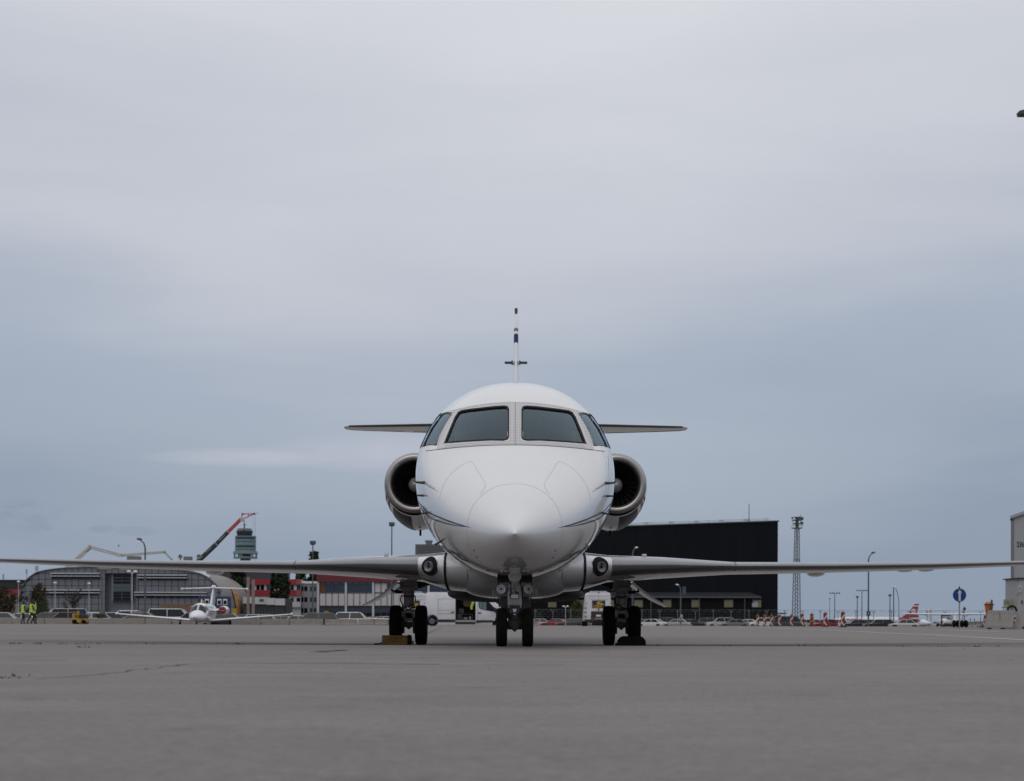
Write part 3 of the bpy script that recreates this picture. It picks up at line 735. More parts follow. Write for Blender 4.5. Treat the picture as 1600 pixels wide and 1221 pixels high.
# ---- engines
for s in (-1, 1):
    EX, EY, EZ = s * 1.612, 28.0, zz(755.2, 28.0)
    C = Vector((EX, EY, EZ)); nac = thing('dummy', None, None) if False else None
    def cowl(Y, r, bulge):
        o = []
        for i in range(48):
            t = 2 * math.pi * i / 48; x, z = r * math.cos(t), r * math.sin(t)
            k = max(0, -math.sin(t)) ** 1.5; o.append(C + Vector((x * (1 + 0.02 * k) , Y, z - bulge * k)))
        return o
    b = MB(); b.loft([cowl(y, r, g) for y, r, g in ((0.10, 0.484, 0.03), (0.25, 0.505, 0.08), (0.5, 0.525, 0.13), (0.9, 0.54, 0.15), (1.5, 0.54, 0.145), (2.1, 0.50, 0.11), (2.7, 0.42, 0.05), (3.1, 0.36, 0.0), (3.1, 0.32, 0.0), (2.6, 0.30, 0.0))])
    eng = b.build('engine_nacelle', M_WHITE, jet, smooth=True, off=JOFF, angle=50)
    b = MB(); b.lathe([(0.352, 0.22), (0.356, 0.12), (0.366, 0.06), (0.385, 0.02), (0.412, 0.0), (0.440, 0.008), (0.464, 0.035), (0.480, 0.08), (0.487, 0.13)], C, 'Y', 56); b.build('inlet_lip', M_LIP, eng, smooth=True, off=JOFF, angle=80)
    b = MB(); b.lathe([(0.352, 0.21), (0.355, 0.5), (0.365, 0.9), (0.365, 1.0), (0.0, 1.0)], C, 'Y', 40); b.build('inlet_duct', M_DUCT, eng, smooth=True, off=JOFF)
    b = MB(); b.lathe([(0.0, 0.14), (0.02, 0.142), (0.055, 0.17), (0.095, 0.25), (0.12, 0.38), (0.13, 0.74)], C, 'Y', 28); sp = b.build('spinner', M_SPIN, eng, smooth=True, off=JOFF, angle=80)
    b = MB(); b.cyl(C + Vector((0, 0.132, 0)), C + Vector((0, 0.15, 0)), 0.010, n=10); b.build('spinner_tip', M_PAPER, sp, off=JOFF)
    b = MB()
    for k in range(24):
        t = 2 * math.pi * k / 24; rr = []
        for q in range(5):
            r = 0.11 + 0.25 * q / 4; tw = 0.25 + 0.55 * q / 4; ch = 0.05 + 0.015 * q
            u = Vector((math.cos(t), 0, math.sin(t))); v = Vector((-math.sin(t), 0, math.cos(t))) * math.sin(tw) + Vector((0, 1, 0)) * math.cos(tw)
            p = C + Vector((0, 0.42, 0)) + u * r; rr += [[p - v * ch, p + v * ch]]
        b.loft(rr, closed=False)
    b.build('fan_blades', M_FAN, eng, smooth=True, off=JOFF)
    def cowl_band(a0, a1, y0, y1, m, name):
        rr = []
        for (y, r, g) in ((0.135, 0.4895, 0.042), (0.25, 0.508, 0.08), (0.5, 0.528, 0.13), (0.9, 0.543, 0.15), (1.5, 0.543, 0.145), (2.1, 0.503, 0.11)):
            ring = []
            for i in range(13):
                t = a0 + (a1 - a0) * i / 12; t = t if s > 0 else math.pi - t; k = max(0, -math.sin(t)) ** 1.5
                ring.append(C + Vector((r * math.cos(t) * (1 + 0.02 * k), y, r * math.sin(t) - g * k)))
            rr.append(ring)
        b = MB(); b.loft(rr, closed=False); b.build(name, m, eng, smooth=True, off=JOFF, angle=80)
    cowl_band(R(-21), R(-26), 0, 0, M_NAVY, 'cowl_stripe'); cowl_band(R(-31), R(-37), 0, 0, M_NAVY, 'cowl_stripe'); cowl_band(R(-46), R(-84), 0, 0, M_NAVY, 'cowl_stripe')
    b = MB(); b.box(C + Vector((-s * 0.06, 0.30, -0.535)), (0.10, 0.12, 0.055)); b.build('cowl_vent', M_LIP, eng, off=JOFF, bevel=0.008)
    b = MB(); b.cyl(C + Vector((-s * 0.05, 0.9, -0.70)), C + Vector((-s * 0.05, 0.9, -0.80)), 0.018, n=8); b.build('drain_mast', M_BLACK, eng, off=JOFF)
    b = MB(); b.prism([(28.5, EZ - 0.08), (28.7, EZ + 0.06), (30.6, EZ + 0.06), (30.9, EZ - 0.05)], s * 0.75, s * 1.2, 'X'); b.build('engine_pylon', M_WHITE, jet, off=JOFF, bevel=0.03, smooth=True)

# ---- tail
finr = []
for (z, y, c, t) in ((2.7, 29.6, 4.6, 0.19), (3.1, 30.6, 3.9, 0.17), (3.9, 31.7, 3.2, 0.155), (4.9, 32.75, 2.45, 0.125), (5.9, 33.8, 1.75, 0.105), (zz(494, 34.3), 34.15, 1.5, 0.10), (zz(489, 34.3), 34.3, 1.25, 0.06)):
    finr.append([Vector((h * t / 2, y + a * c, z)) for a, h in AF])
b = MB(); b.loft(finr, caps=True); fin = b.build('fin', M_WHITE, jet, smooth=True, off=JOFF, angle=50)
def finband(z0, z1, m, name, grow=0.006, cm=1.0):
    rr = []
    for i in range(4):
        z = z0 + (z1 - z0) * i / 3
        y = float(np.interp(z, [2.7, 3.1, 3.9, 4.9, 5.9, 6.35], [29.6, 30.6, 31.7, 32.75, 33.8, 34.15])); c = float(np.interp(z, [2.7, 3.1, 3.9, 4.9, 5.9, 6.35], [4.6, 3.9, 3.2, 2.45, 1.75, 1.5])); t = float(np.interp(z, [2.7, 3.1, 3.9, 4.9, 5.9, 6.35], [.19, .17, .155, .125, .105, .10]))
        rr.append([Vector((h * (t / 2 + grow), y + a * c - (grow if a < 0.02 else 0), z)) for a, h in LEP])
    b = MB(); b.loft(rr, closed=False); b.build(name, m, fin, smooth=True, off=JOFF, angle=50)
finband(zz(541, 34), zz(525, 34), mat('fin_emblem_blue', (0.004, 0.022, 0.07), 0.6, spec=0.15), 'fin_emblem')
finband(zz(519.5, 34), zz(514.5, 34), mat('fin_grey_panel', (0.14, 0.13, 0.135), 0.6), 'fin_panel')
ztop = zz(489, 34.3)
b = MB(); b.box((0, 34.7, ztop + 0.02), (0.055, 0.9, 0.10)); b.box((0, 34.4, ztop + 0.075), (0.06, 0.25, 0.03)); b.build('fin_cap', M_GEARD, fin, off=JOFF, bevel=0.012)
b = MB(); b.box((0, 34.18, zz(493, 34.2) - 0.02), (0.022, 0.05, 0.05)); b.build('tail_lamp', M_BLACK, fin, off=JOFF)
for s in (-1, 1):
    zs = zz(566.5, 33.3)
    b = MB(); b.box((s * 0.145, 33.35, zs), (0.14, 0.12, 0.034)); b.box((s * 0.072, 33.35, zs), (0.03, 0.2, 0.06)); b.build('tail_aerial', M_GEARD, fin, off=JOFF, bevel=0.008)
for s in (-1, 1):
    sec = [(0.02, 31.9, 2.4, 0.082), (0.5, 32.15, 2.1, 0.078), (1.6, 32.72, 1.55, 0.07), (2.9, 33.35, 0.95, 0.055), (3.18, 33.47, 0.80, 0.042), (3.30, 33.7, 0.45, 0.02)]
    zs = lambda X: zz(665.0, 32.4) + (zz(665.5, 33.4) - zz(665.0, 32.4)) * X / 3.2
    ring = lambda X, y, c, t, g=0, pts=AF: [Vector((s * X, y + a * c - (g if a < .02 else 0), zs(X) + h * (t / 2 + g))) for a, h in pts]
    b = MB(); b.loft([ring(*q) for q in sec], caps=True); st = b.build('tailplane', M_WHITE, jet, smooth=True, off=JOFF, angle=50)
    b = MB(); b.loft([ring(*q, 0.003, LEP) for q in sec[:5]], closed=False); b.build('leading_edge', mat('deice_boot', (0.05, 0.048, 0.047), 0.5, var=0.1), st, smooth=True, off=JOFF, angle=60)

# ---- landing gear
def tyre(b, c, r, wd, n=40):
    """doughnut tyre with flat tread, axis X"""
    prof = []
    for i in range(17):
        t = math.pi * i / 16; cx = math.cos(t); sx = math.sin(t)
        prof.append((r - wd * 0.46 + wd * 0.46 * abs(sx) ** 0.55, wd / 2 * math.copysign(abs(cx) ** 0.55, cx)))
    prof = [(r * 0.55, wd * 0.42)] + prof + [(r * 0.55, -wd * 0.42)]
    b.lathe(prof, c, 'X', n)
def wheel(parent, c, r, wd):
    b = MB(); tyre(b, c, r, wd)
    for k in (-0.22, 0.0, 0.22): b.lathe([(r + 0.0004, wd * k - 0.006), (r + 0.003, wd * k - 0.004), (r + 0.003, wd * k + 0.004), (r + 0.0004, wd * k + 0.006)], c, 'X', 40) if False else None
    t = b.build('tyre', M_TYRE, parent, smooth=True, off=JOFF, angle=40)
    b = MB(); b.lathe([(0.0, wd * 0.36), (r * 0.2, wd * 0.38), (r * 0.25, wd * 0.30), (r * 0.5, wd * 0.30), (r * 0.56, wd * 0.42), (r * 0.56, -wd * 0.42), (r * 0.5, -wd * 0.30), (r * 0.25, -wd * 0.30), (r * 0.2, -wd * 0.38), (0, -wd * 0.38)], c, 'X', 24)
    b.build('rim', M_GEAR, t, smooth=True, off=JOFF, angle=30); return t
gN = gz(0, YJ)
# nose gear
rN = 0.205
for s in (-1, 1): wheel(jet, (s * 0.137, YJ, gN + rN - 0.004), rN, 0.118)
b = MB()
b.cyl((0, YJ, 0.86), (0, YJ - 0.02, zz(946, YJ)), 0.062, 0.058, 20); b.cyl((0, YJ, zz(944, YJ)), (0, YJ, zz(950, YJ)), 0.07, 0.07, 20)
b.box((0, YJ - 0.06, zz(935, YJ)), (0.15, 0.06, 0.15)); b.box((0, YJ - 0.02, zz(921, YJ)), (0.13, 0.14, 0.10))
ngs = b.build('nose_gear_strut', M_GEAR, jet, smooth=True, off=JOFF, bevel=0.008, angle=30)
b = MB(); b.cyl((0, YJ, zz(949, YJ)), (0, YJ, zz(965, YJ)), 0.036, n=20); b.build('oleo', M_CHROME, ngs, smooth=True, off=JOFF, angle=40)
b = MB(); b.prism([(-0.06, zz(961, YJ)), (0.06, zz(961, YJ)), (0.075, zz(974, YJ)), (0.03, zz(984, YJ)), (0, zz(988, YJ)), (-0.03, zz(984, YJ)), (-0.075, zz(974, YJ))], YJ - 0.06, YJ + 0.05, 'Y')
b.cyl((-0.17, YJ, gN + rN), (0.17, YJ, gN + rN), 0.028, n=12); b.build('axle_fork', M_GEARD, ngs, off=JOFF, bevel=0.008, smooth=True)
b = MB()
for q_ in (-1, 1):
    b.cyl((q_ * 0.042, YJ - 0.06, zz(949, YJ)), (q_ * 0.03, YJ - 0.15, zz(958, YJ)), 0.011, n=8); b.cyl((q_ * 0.03, YJ - 0.15, zz(958, YJ)), (q_ * 0.04, YJ - 0.06, zz(967, YJ)), 0.011, n=8)
b.cyl((-0.055, YJ - 0.06, zz(949, YJ)), (0.055, YJ - 0.06, zz(949, YJ)), 0.018, n=10); b.cyl((-0.045, YJ - 0.15, zz(958, YJ)), (0.045, YJ - 0.15, zz(958, YJ)), 0.010, n=10); b.cyl((-0.05, YJ - 0.06, zz(967, YJ)), (0.05, YJ - 0.06, zz(967, YJ)), 0.018, n=10)
b.build('torque_link', M_GEARD, ngs, off=JOFF, bevel=0.005)
b = MB(); b.cyl((0, YJ - 0.75, zz(901, YJ - .75)), (0, YJ - 0.10, zz(919, YJ)), 0.028, 0.028, 12); b.lathe([(0.0, -0.03), (0.05, -0.025), (0.066, 0), (0.05, 0.03), (0, 0.035)], (0, YJ - 0.75, zz(902, YJ - .75) + 0.01), 'Y', 20)
b.build('drag_brace', M_GEAR, ngs, smooth=True, off=JOFF, angle=40)
b = MB(); b.box((0, YJ + 0.08, zz(925.5, YJ)), (0.475, 0.05, 0.095)); b.build('light_bracket', mat('bracket_grey', (0.17, 0.165, 0.155), 0.6, var=0.3, vscale=14), ngs, off=JOFF, bevel=0.01)
b = MB(); b.box((0, YJ - 0.096, zz(932.5, YJ)), (0.086, 0.008, 0.052)); pl = b.build('data_plate', M_BLACK, ngs, off=JOFF)
b = MB(); b.box((0, YJ - 0.102, zz(932.5, YJ)), (0.074, 0.006, 0.040)); b.build('plate_face', mat('plate_metal', (0.55, 0.55, 0.55), 0.35, metal=0.6, var=0.2, vscale=20), pl, off=JOFF)
for s, tilt in ((-1, 0), (1, 1)):
    c = Vector((s * 0.1435, YJ - 0.07, zz(921, YJ))); b = MB(); b.lathe([(0.0, 0.06), (0.034, 0.05), (0.050, 0.0), (0.050, -0.010), (0.047, -0.010)], c, 'Y', 24)
    tl = b.build('taxi_light', M_GEAR, ngs, smooth=True, off=JOFF)
    b = MB(); b.lathe([(0.0, 0.0), (0.028, -0.003), (0.0475, -0.012)], c, 'Y', 24); b.build('reflector', mat('taxi_lamp_painted_sheen', (0.85, 0.86, 0.9), 0.25, coat=1.0) if s < 0 else mat('taxi_lamp_painted_sheen_dim', (0.45, 0.47, 0.5), 0.25, coat=1.0), tl, smooth=True, off=JOFF)  # diffuse white, dimmer grey on the right: mirrored sky painted into the lamp colour
    b = MB(); b.cyl(c + Vector((0, -0.016, 0)), c + Vector((0, 0.0, 0)), 0.011, n=12)
    for k in range(8 if s < 0 else 4):
        t = 2 * math.pi * k / (8 if s < 0 else 4) + 0.39; q = c + Vector((math.cos(t) * 0.032, -0.013, math.sin(t) * 0.032)); b.cyl(q, q + Vector((0, 0.008, 0)), 0.0045, n=8)
    b.build('lamp_cells', M_BLACK, tl, off=JOFF)
# nose gear bay and doors
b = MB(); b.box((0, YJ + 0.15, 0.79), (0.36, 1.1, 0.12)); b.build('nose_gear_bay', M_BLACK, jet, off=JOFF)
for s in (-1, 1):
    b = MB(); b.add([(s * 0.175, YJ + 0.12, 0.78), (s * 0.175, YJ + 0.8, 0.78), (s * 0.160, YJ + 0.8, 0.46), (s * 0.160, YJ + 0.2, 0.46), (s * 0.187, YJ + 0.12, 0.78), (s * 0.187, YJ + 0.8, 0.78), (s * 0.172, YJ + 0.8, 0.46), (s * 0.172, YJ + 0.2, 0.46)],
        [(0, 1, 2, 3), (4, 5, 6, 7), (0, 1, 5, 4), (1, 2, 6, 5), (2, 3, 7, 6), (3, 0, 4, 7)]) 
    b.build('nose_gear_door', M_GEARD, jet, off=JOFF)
    b = MB(); b.prism([(s * 0.06, zz(931, YJ)), (s * 0.155, zz(931, YJ)), (s * 0.15, zz(950, YJ)), (s * 0.04, zz(974, YJ)), (s * 0.02, zz(965, YJ)), (s * 0.075, zz(946, YJ))], YJ + 0.12, YJ + 0.16, 'Y'); b.build('gear_fork_plate', M_GEARD, ngs, off=JOFF)
# small forward door leaves seen below the chin
plate(791, 895, 0.10, 0.075, mat('bay_door_grey', (0.09, 0.08, 0.075), 0.6), 'chin_panel', ang=0.5, off=0.003)
for k, (x0, z0, x1, z1) in enumerate(((-0.05, 0.72, -0.07, 0.5), (0.05, 0.74, 0.075, 0.48), (-0.02, 0.66, 0.045, 0.52))):
    b = MB(); b.tube([(x0, YJ - 0.07, z0), ((x0 + x1) / 2 + 0.02, YJ - 0.10, (z0 + z1) / 2), (x1, YJ - 0.06, z1)], 0.007, 6); b.build('hydraulic_hose', M_BLACK, ngs, off=JOFF)

# main gear
YM = 26.0; rM = 0.294
for s in (-1, 1):
    gM = gz(s * 1.6, YM); SX = s * 1.573
    for X in (1.763, 1.388): wheel(jet, (s * X, YM, gM + rM - 0.006), rM, 0.172)
    b = MB()
    b.cyl((SX, YM + 0.02, 1.05), (SX, YM, zz(945, YM)), 0.085, 0.078, 20); b.cyl((SX, YM, zz(945, YM)), (SX, YM, zz(950, YM)), 0.092, 0.092, 20)
    b.box((SX, YM + 0.02, zz(916, YM)), (0.26, 0.26, 0.13)); b.cyl((SX - 0.09, YM - 0.10, zz(921, YM)), (SX + 0.09, YM - 0.10, zz(921, YM)), 0.055, n=14)
    strut = b.build('main_gear_strut', M_GEAR, jet, smooth=True, off=JOFF, bevel=0.01, angle=30)
    b = MB(); b.cyl((SX - 0.1, YM, zz(958, YM)), (SX + 0.1, YM, zz(958, YM)), 0.05, n=14); b.box((SX, YM + 0.02, zz(962, YM)), (0.155, 0.16, 0.16)); b.build('trailing_link', M_GEAR, strut, off=JOFF, bevel=0.015, smooth=True)
    b = MB(); b.cyl((SX - 0.19, YM, gM + rM), (SX + 0.19, YM, gM + rM), 0.035, n=12); b.prism([(SX - 0.07, zz(972, YM)), (SX + 0.07, zz(972, YM)), (SX + 0.05, zz(980, YM)), (SX, zz(984.5, YM)), (SX - 0.05, zz(980, YM))], YM - 0.05, YM + 0.08, 'Y')
    for q in (-1, 1): b.lathe([(0.09, -0.02), (0.13, -0.02), (0.13, 0.02), (0.09, 0.02)], (SX + q * 0.085, YM, gM + rM), 'X', 18)
    b.build('axle', M_GEARD, strut, off=JOFF, smooth=True)
    for q in (-1, 1):
        b = MB(); b.box((SX + q * 0.088, YM - 0.02, zz(963, YM)), (0.026, 0.10, 0.15)); b.build('link_plate', mat('link_plate_paint', (0.62, 0.61, 0.59), 0.5, var=0.2, vscale=15), strut, off=JOFF, bevel=0.006)
    b = MB(); b.box((SX, YM - 0.09, zz(962.5, YM)), (0.09, 0.03, 0.07)); b.build('link_recess', M_BLACK, strut, off=JOFF)
    for pts in ([(-0.10, zz(930, YM)), (-0.12, zz(938, YM)), (-0.085, zz(946, YM)), (-0.09, zz(956, YM))], [(0.095, zz(931, YM)), (0.11, zz(942, YM)), (0.03, zz(947, YM)), (-0.09, zz(953, YM))], [(-0.1, zz(950, YM)), (0.0, zz(953, YM)), (0.1, zz(950, YM))], [(-0.09, zz(932, YM)), (0.0, zz(933.5, YM)), (0.09, zz(932, YM))]):
        b = MB(); b.tube([(SX + x * -s, YM - 0.10, z) for x, z in pts], 0.009, 6); b.build('brake_hose', M_BLACK, strut, smooth=True, off=JOFF)
    # side brace and open bay
    b = MB(); b.prism([(s * 0.95, 0.93), (s * 1.45, 0.93), (s * 1.47, 0.78), (s * 1.2, 0.87)], YM + 0.1, YM + 0.25, 'Y'); b.build('side_brace', M_GEARD, strut, off=JOFF)
    # outer gear door hanging from the wing
    p0 = Vector((s * 1.70, YM - 0.1, zz(911, YM))); p1 = Vector((s * 2.225, YM - 0.1, zz(947, YM))); n = 12; rr = []
    for i in range(n + 1):
        u = i / n; p = p0.lerp(p1, u) + Vector((0, 0, -0.03 * math.sin(math.pi * u))); th = 0.018 * (1 - 0.6 * u * u); up = Vector((s * 0.55, 0, 0.83))
        rr.append([p + up * th + Vector((0, -0.38 + 0.1 * u, 0)), p + up * th + Vector((0, 0.42 - 0.1 * u, 0)), p - up * th + Vector((0, 0.42 - 0.1 * u, 0)), p - up * th + Vector((0, -0.38 + 0.1 * u, 0))])
    b = MB(); b.loft(rr, caps=True); gd = b.build('main_gear_door', M_WHITE, jet, smooth=True, off=JOFF, angle=30)
    b = MB(); b.cyl((s * 1.67, YM - 0.05, zz(926, YM)), (s * 1.92, YM - 0.05, zz(922.5, YM)), 0.013, n=8); b.cyl((s * 1.67, YM - 0.05, zz(926, YM)), (s * 1.77, YM - 0.05, zz(925, YM)), 0.024, n=8); b.build('door_actuator', M_BLACK, gd, off=JOFF)
jet.rotation_euler.z = -0.0022

# ---- wheel chocks
cx = xx(619, 25.5) + 0.028; g = gz(cx, 25.55)
ch = thing('wheel_chock', 'yellow wooden chock in front of the left outer main wheel', 'wheel chock', (cx, 25.55, g), 0, 'chocks at the main wheels')
M_YEL = mat('chock_yellow', (0.22, 0.13, 0.012), 0.65, var=0.35, vscale=9)
for k in range(3):
    b = MB(); z0 = 0.047 * k; b.prism([(-0.08 + 0.02 * k, z0), (0.08 - 0.02 * k, z0), (0.075 - 0.02 * k, z0 + 0.045), (-0.075 + 0.02 * k, z0 + 0.045)], -0.195, 0.175, 'X'); b.build('plank', M_YEL, ch, bevel=0.005)
b = MB(); b.lathe([(0.02, 0.175), (0.075, 0.178), (0.078, 0.21), (0.06, 0.235), (0.0, 0.24)], (0, 0, 0.072), 'X', 14); b.tube([(0.2, 0, 0.03), (0.26, -0.02, 0.05), (0.25, -0.03, 0.012)], 0.012, 6); b.build('end_cap', M_BLACK, ch, smooth=True)
b = MB(); b.tube([(-0.2, 0.02, 0.03), (-0.24, 0.03, 0.012), (-0.30, 0.0, 0.012), (-0.26, -0.05, 0.012)], 0.012, 6); b.build('pull_rope', M_BLACK, ch, smooth=True)
cx = xx(988, 25.55) + 0.028; g = gz(cx, 25.55)
ch2 = thing('wheel_chock', 'black rubber chock in front of the right outer main wheel', 'wheel chock', (cx, 25.55, g), 0, 'chocks at the main wheels')
b = MB(); rr = []
for i in range(13):
    u = -0.205 + 0.41 * i / 12; k = 1 - abs(u / 0.205) ** 6 * 0.5; hgt = 0.14 * (1 - 0.12 * math.exp(-(u / 0.05) ** 2)) * k
    rr.append([Vector((u, -0.085, 0.0)), Vector((u, -0.075, 0.03)), Vector((u, -0.035, hgt)), Vector((u, 0.02, hgt)), Vector((u, 0.07, 0.05)), Vector((u, 0.08, 0.0))])
b.loft(rr, caps=True); b.build('rubber_block', M_BLACK, ch2, smooth=True, angle=40)
b = MB(); b.tube([(-0.20, -0.03, 0.02), (-0.235, -0.06, 0.015), (-0.235, -0.09, 0.03), (-0.2, -0.09, 0.02)], 0.011, 6); b.build('pull_rope', M_BLACK, ch2, smooth=True)
# ================================================================ background
def FX(px, Y): return (px - CXP) / FPX * Y
def FZ(py, Y, px=800): return P(px, py, Y).z
M_CONC = mat('barrier_concrete', (0.20, 0.185, 0.17), 0.85, var=0.22, vscale=3, bump=0.3, bscale=20)
M_STEEL = mat('lamp_steel', (0.09, 0.10, 0.11), 0.5, metal=0.4, var=0.15)
M_STEELL = mat('galvanised_light', (0.45, 0.46, 0.48), 0.45, metal=0.3, var=0.1)
M_LAMPW = mat('lamp_white', (0.7, 0.7, 0.7), 0.4)
M_GLASSD = mat('dark_window_glass', (0.004, 0.005, 0.008), 0.06, spec=0.3)
M_WPAINT = mat('van_white', (0.58, 0.58, 0.60), 0.35, coat=0.6, var=0.10, vscale=1.6, stretch=(1, 1, 2.5))
M_PLASTIC = mat('black_plastic', (0.018, 0.018, 0.02), 0.6)
M_REDL = mat('red_lens', (0.28, 0.010, 0.014), 0.2, coat=1.0)
M_RIM = mat('alloy_rim', (0.16, 0.16, 0.165), 0.35, metal=0.8)
M_LENS = mat('headlamp_lens', (0.6, 0.62, 0.65), 0.15, coat=1.0)
M_PLATEW = mat('number_plate', (0.6, 0.6, 0.58), 0.5)

# ---------------------------------------------------------------- distant rise on the horizon
b = MB(); rr = random.Random(3); top = []; n = 120
for i in range(n + 1):
    X = -2600 + 5200 * i / n; top.append((X, 3200, 5.5 + 3.2 * math.sin(i * 0.23) + rr.uniform(-1.0, 1.0)))
b.loft([[Vector((x, y - 250, -6)) for x, y, z in top], [Vector(t) for t in top], [Vector((x, y + 400, -6)) for x, y, z in top]], closed=False)
tag(b.build('hills', mat('far_woods', (0.035, 0.045, 0.05), 0.9, var=0.3, vscale=0.02), smooth=True), kind='structure')

# ---------------------------------------------------------------- curved grey building
YB = 270.0
arch_px = [(29, 945), (30, 934), (33, 923), (38, 912.5), (45, 903.5), (53, 897.5), (60, 894.3), (75, 891), (95, 888.6), (120, 887), (150, 886.2), (190, 885.8), (230, 886.6), (258, 888.2), (283, 891.6), (301, 894.2), (314.6, 897.8), (326, 903.5), (336, 911.5), (342, 918.5), (347, 930), (349, 945)]
ax = [FX(p[0], YB) for p in arch_px]; az = [FZ(p[1], YB, p[0]) for p in arch_px]
archz = lambda X: float(np.interp(X, ax, az)) if ax[0] <= X <= ax[-1] else -1
gb = thing('terminal_building', 'long grey panelled building with curved roof and number 974', 'building', (FX(190, YB), YB, 0))
GO = Vector(gb.location)
M_PANEL = mat('grey_facade_panel', (0.165, 0.172, 0.195), 0.42, metal=0.25, var=0.10, vscale=0.25)
M_PGAP = mat('facade_gap', (0.022, 0.024, 0.03), 0.8)
M_ROOFG = mat('barrel_roof_metal', (0.17, 0.155, 0.145), 0.5, metal=0.2, var=0.12, vscale=0.3, stretch=(1, 6, 1))
nA_ = 60; X0, X1 = ax[0], ax[-1]
outl = [(X0 + (X1 - X0) * i / nA_, archz(X0 + (X1 - X0) * i / nA_)) for i in range(nA_ + 1)]
RX0, RX1, RZ = FX(157, YB), FX(215, YB), FZ(898, YB)
b = MB(); b.prism([(X0, 0)] + [(x, z - 0.06) for x, z in outl if x <= RX0] + [(RX0, archz(RX0) - 0.06), (RX0, 0)], YB + 0.1, YB + 3, 'Y')
b.prism([(RX1, 0), (RX1, archz(RX1) - 0.06)] + [(x, z - 0.06) for x, z in outl if x >= RX1] + [(X1, 0)], YB + 0.1, YB + 3, 'Y')
b.prism([(RX0, RZ), (RX0, archz(RX0) - 0.06)] + [(x, z - 0.06) for x, z in outl if RX0 < x < RX1] + [(RX1, archz(RX1) - 0.06), (RX1, RZ)], YB + 0.1, YB + 3, 'Y')
b.box(((RX0 + RX1) / 2, YB + 1.7, RZ / 2), (0.01, 0.3, RZ)); b.build('wall', M_PGAP, gb, off=GO)
b = MB(); b.box(((RX0 + RX1) / 2, YB + 1.7, RZ / 2), (RX1 - RX0 + 0.5, 0.3, RZ)); b.build('entrance_wall', M_PANEL, gb, off=GO)
b = MB(); b.loft([[Vector((x, y, z + dz)) for x, z in [(X0, 0)] + outl + [(X1, 0)]] for y, dz in ((YB - 0.35, 0.0), (YB - 0.35, 0.12), (YB + 6, 0.12), (YB + 13, 0.12), (YB + 26, 0.12))], closed=False)
roof = b.build('roof', M_ROOFG, gb, smooth=True, off=GO, angle=40)
b = MB(); b.loft([[Vector((x, y, z + 0.14 + dz)) for x, z in outl if FX(258, YB) < x < FX(331, YB)] for y, dz in ((YB - 0.4, 0), (YB - 0.4, 0.22), (YB + 1.2, 0.22), (YB + 1.2, 0))], closed=False); b.build('roof_edge_flashing', M_LAMPW, roof, off=GO)
# orange glazed band round the right shoulder
M_ORNG = mat('orange_panel', (0.36, 0.18, 0.055), 0.5, var=0.15, vscale=1)
zb = [FZ(y, 284) for y in (918, 924, 931, 940, 950, 962)]
def rsh(z):
    c = [(zz_, xx_) for xx_, zz_ in outl if xx_ > FX(260, YB)]; c.sort(); return float(np.interp(z, [q[0] for q in c], [q[1] for q in c]))
for i in range(len(zb) - 1):
    b = MB(); b.loft([[Vector((rsh(z) + 0.22, y, z)) for y in (281.0, 287.0)] for z in (zb[i], zb[i + 1] + 0.05)], closed=False); b.build('orange_panel', M_ORNG, roof, off=GO)
cw = 10.4 / FPX * YB; ch_ = 9.6 / FPX * YB
k = 0; i = 0; x = X0
while x < X1:
    x1 = min(x + cw, X1); z = 0.0
    while True:
        zl, zr = archz(x + 0.03), archz(x1 - 0.03)
        if max(zl, zr) <= z + 0.08: break
        inrec = x + 0.3 > RX0 and x1 - 0.3 < RX1
        z1 = z + ch_
        if not (inrec and z1 < RZ + 0.25):
            zlo = z + 0.04
            if inrec and zlo < RZ: zlo = RZ
            pl_ = [(x + 0.042, zlo), (x1 - 0.042, zlo)]
            if zr > zlo: pl_.append((x1 - 0.042, min(z1 - 0.03, zr - 0.02)))
            if zl > zlo: pl_.append((x + 0.042, min(z1 - 0.03, zl - 0.02)))
            if len(pl_) >= 3 and max(p[1] for p in pl_) > zlo + 0.03:
                b = MB(); b.prism(pl_, YB - 0.03, YB + 0.1, 'Y'); b.build('facade_panel', M_PANEL, gb, off=GO); k += 1
        z = z1
    x = x1
# recessed entrance: side cheeks, curtain wall
M_TEAL = mat('teal_spandrel', (0.06, 0.09, 0.095), 0.3)
for X in (RX0 + 0.1, RX1 - 0.1):
    b = MB(); b.box((X, YB + 0.8, RZ / 2), (0.2, 1.5, RZ)); b.build('entrance_cheek', M_PANEL, gb, off=GO)
gx0, gx1 = FX(175, YB), FX(202.5, YB)
b = MB(); b.box(((gx0 + gx1) / 2, YB + 1.2, FZ(920, YB)), (gx1 - gx0 + 0.5, 1.0, (FZ(899, YB) - FZ(942, YB)))); cwall = b.build('curtain_wall', M_PANEL, gb, off=GO)
rows = [(899, 904, 0), (905, 909, 0), (910, 914, 0), (915, 920, 1), (920.7, 926, 1), (926.7, 930, 0), (930.7, 935, 0), (935.7, 941, 0)]
for (ya, yb, t) in rows:
    for (xa, xb) in ((175.4, 188.5), (189.4, 202.2)):
        b = MB(); b.box(((FX(xa, YB) + FX(xb, YB)) / 2, YB + 0.66, (FZ(ya, YB) + FZ(yb, YB)) / 2), (FX(xb, YB) - FX(xa, YB), 0.08, FZ(ya, YB) - FZ(yb, YB))); b.build('pane', M_TEAL if t else M_GLASSD, cwall, off=GO)
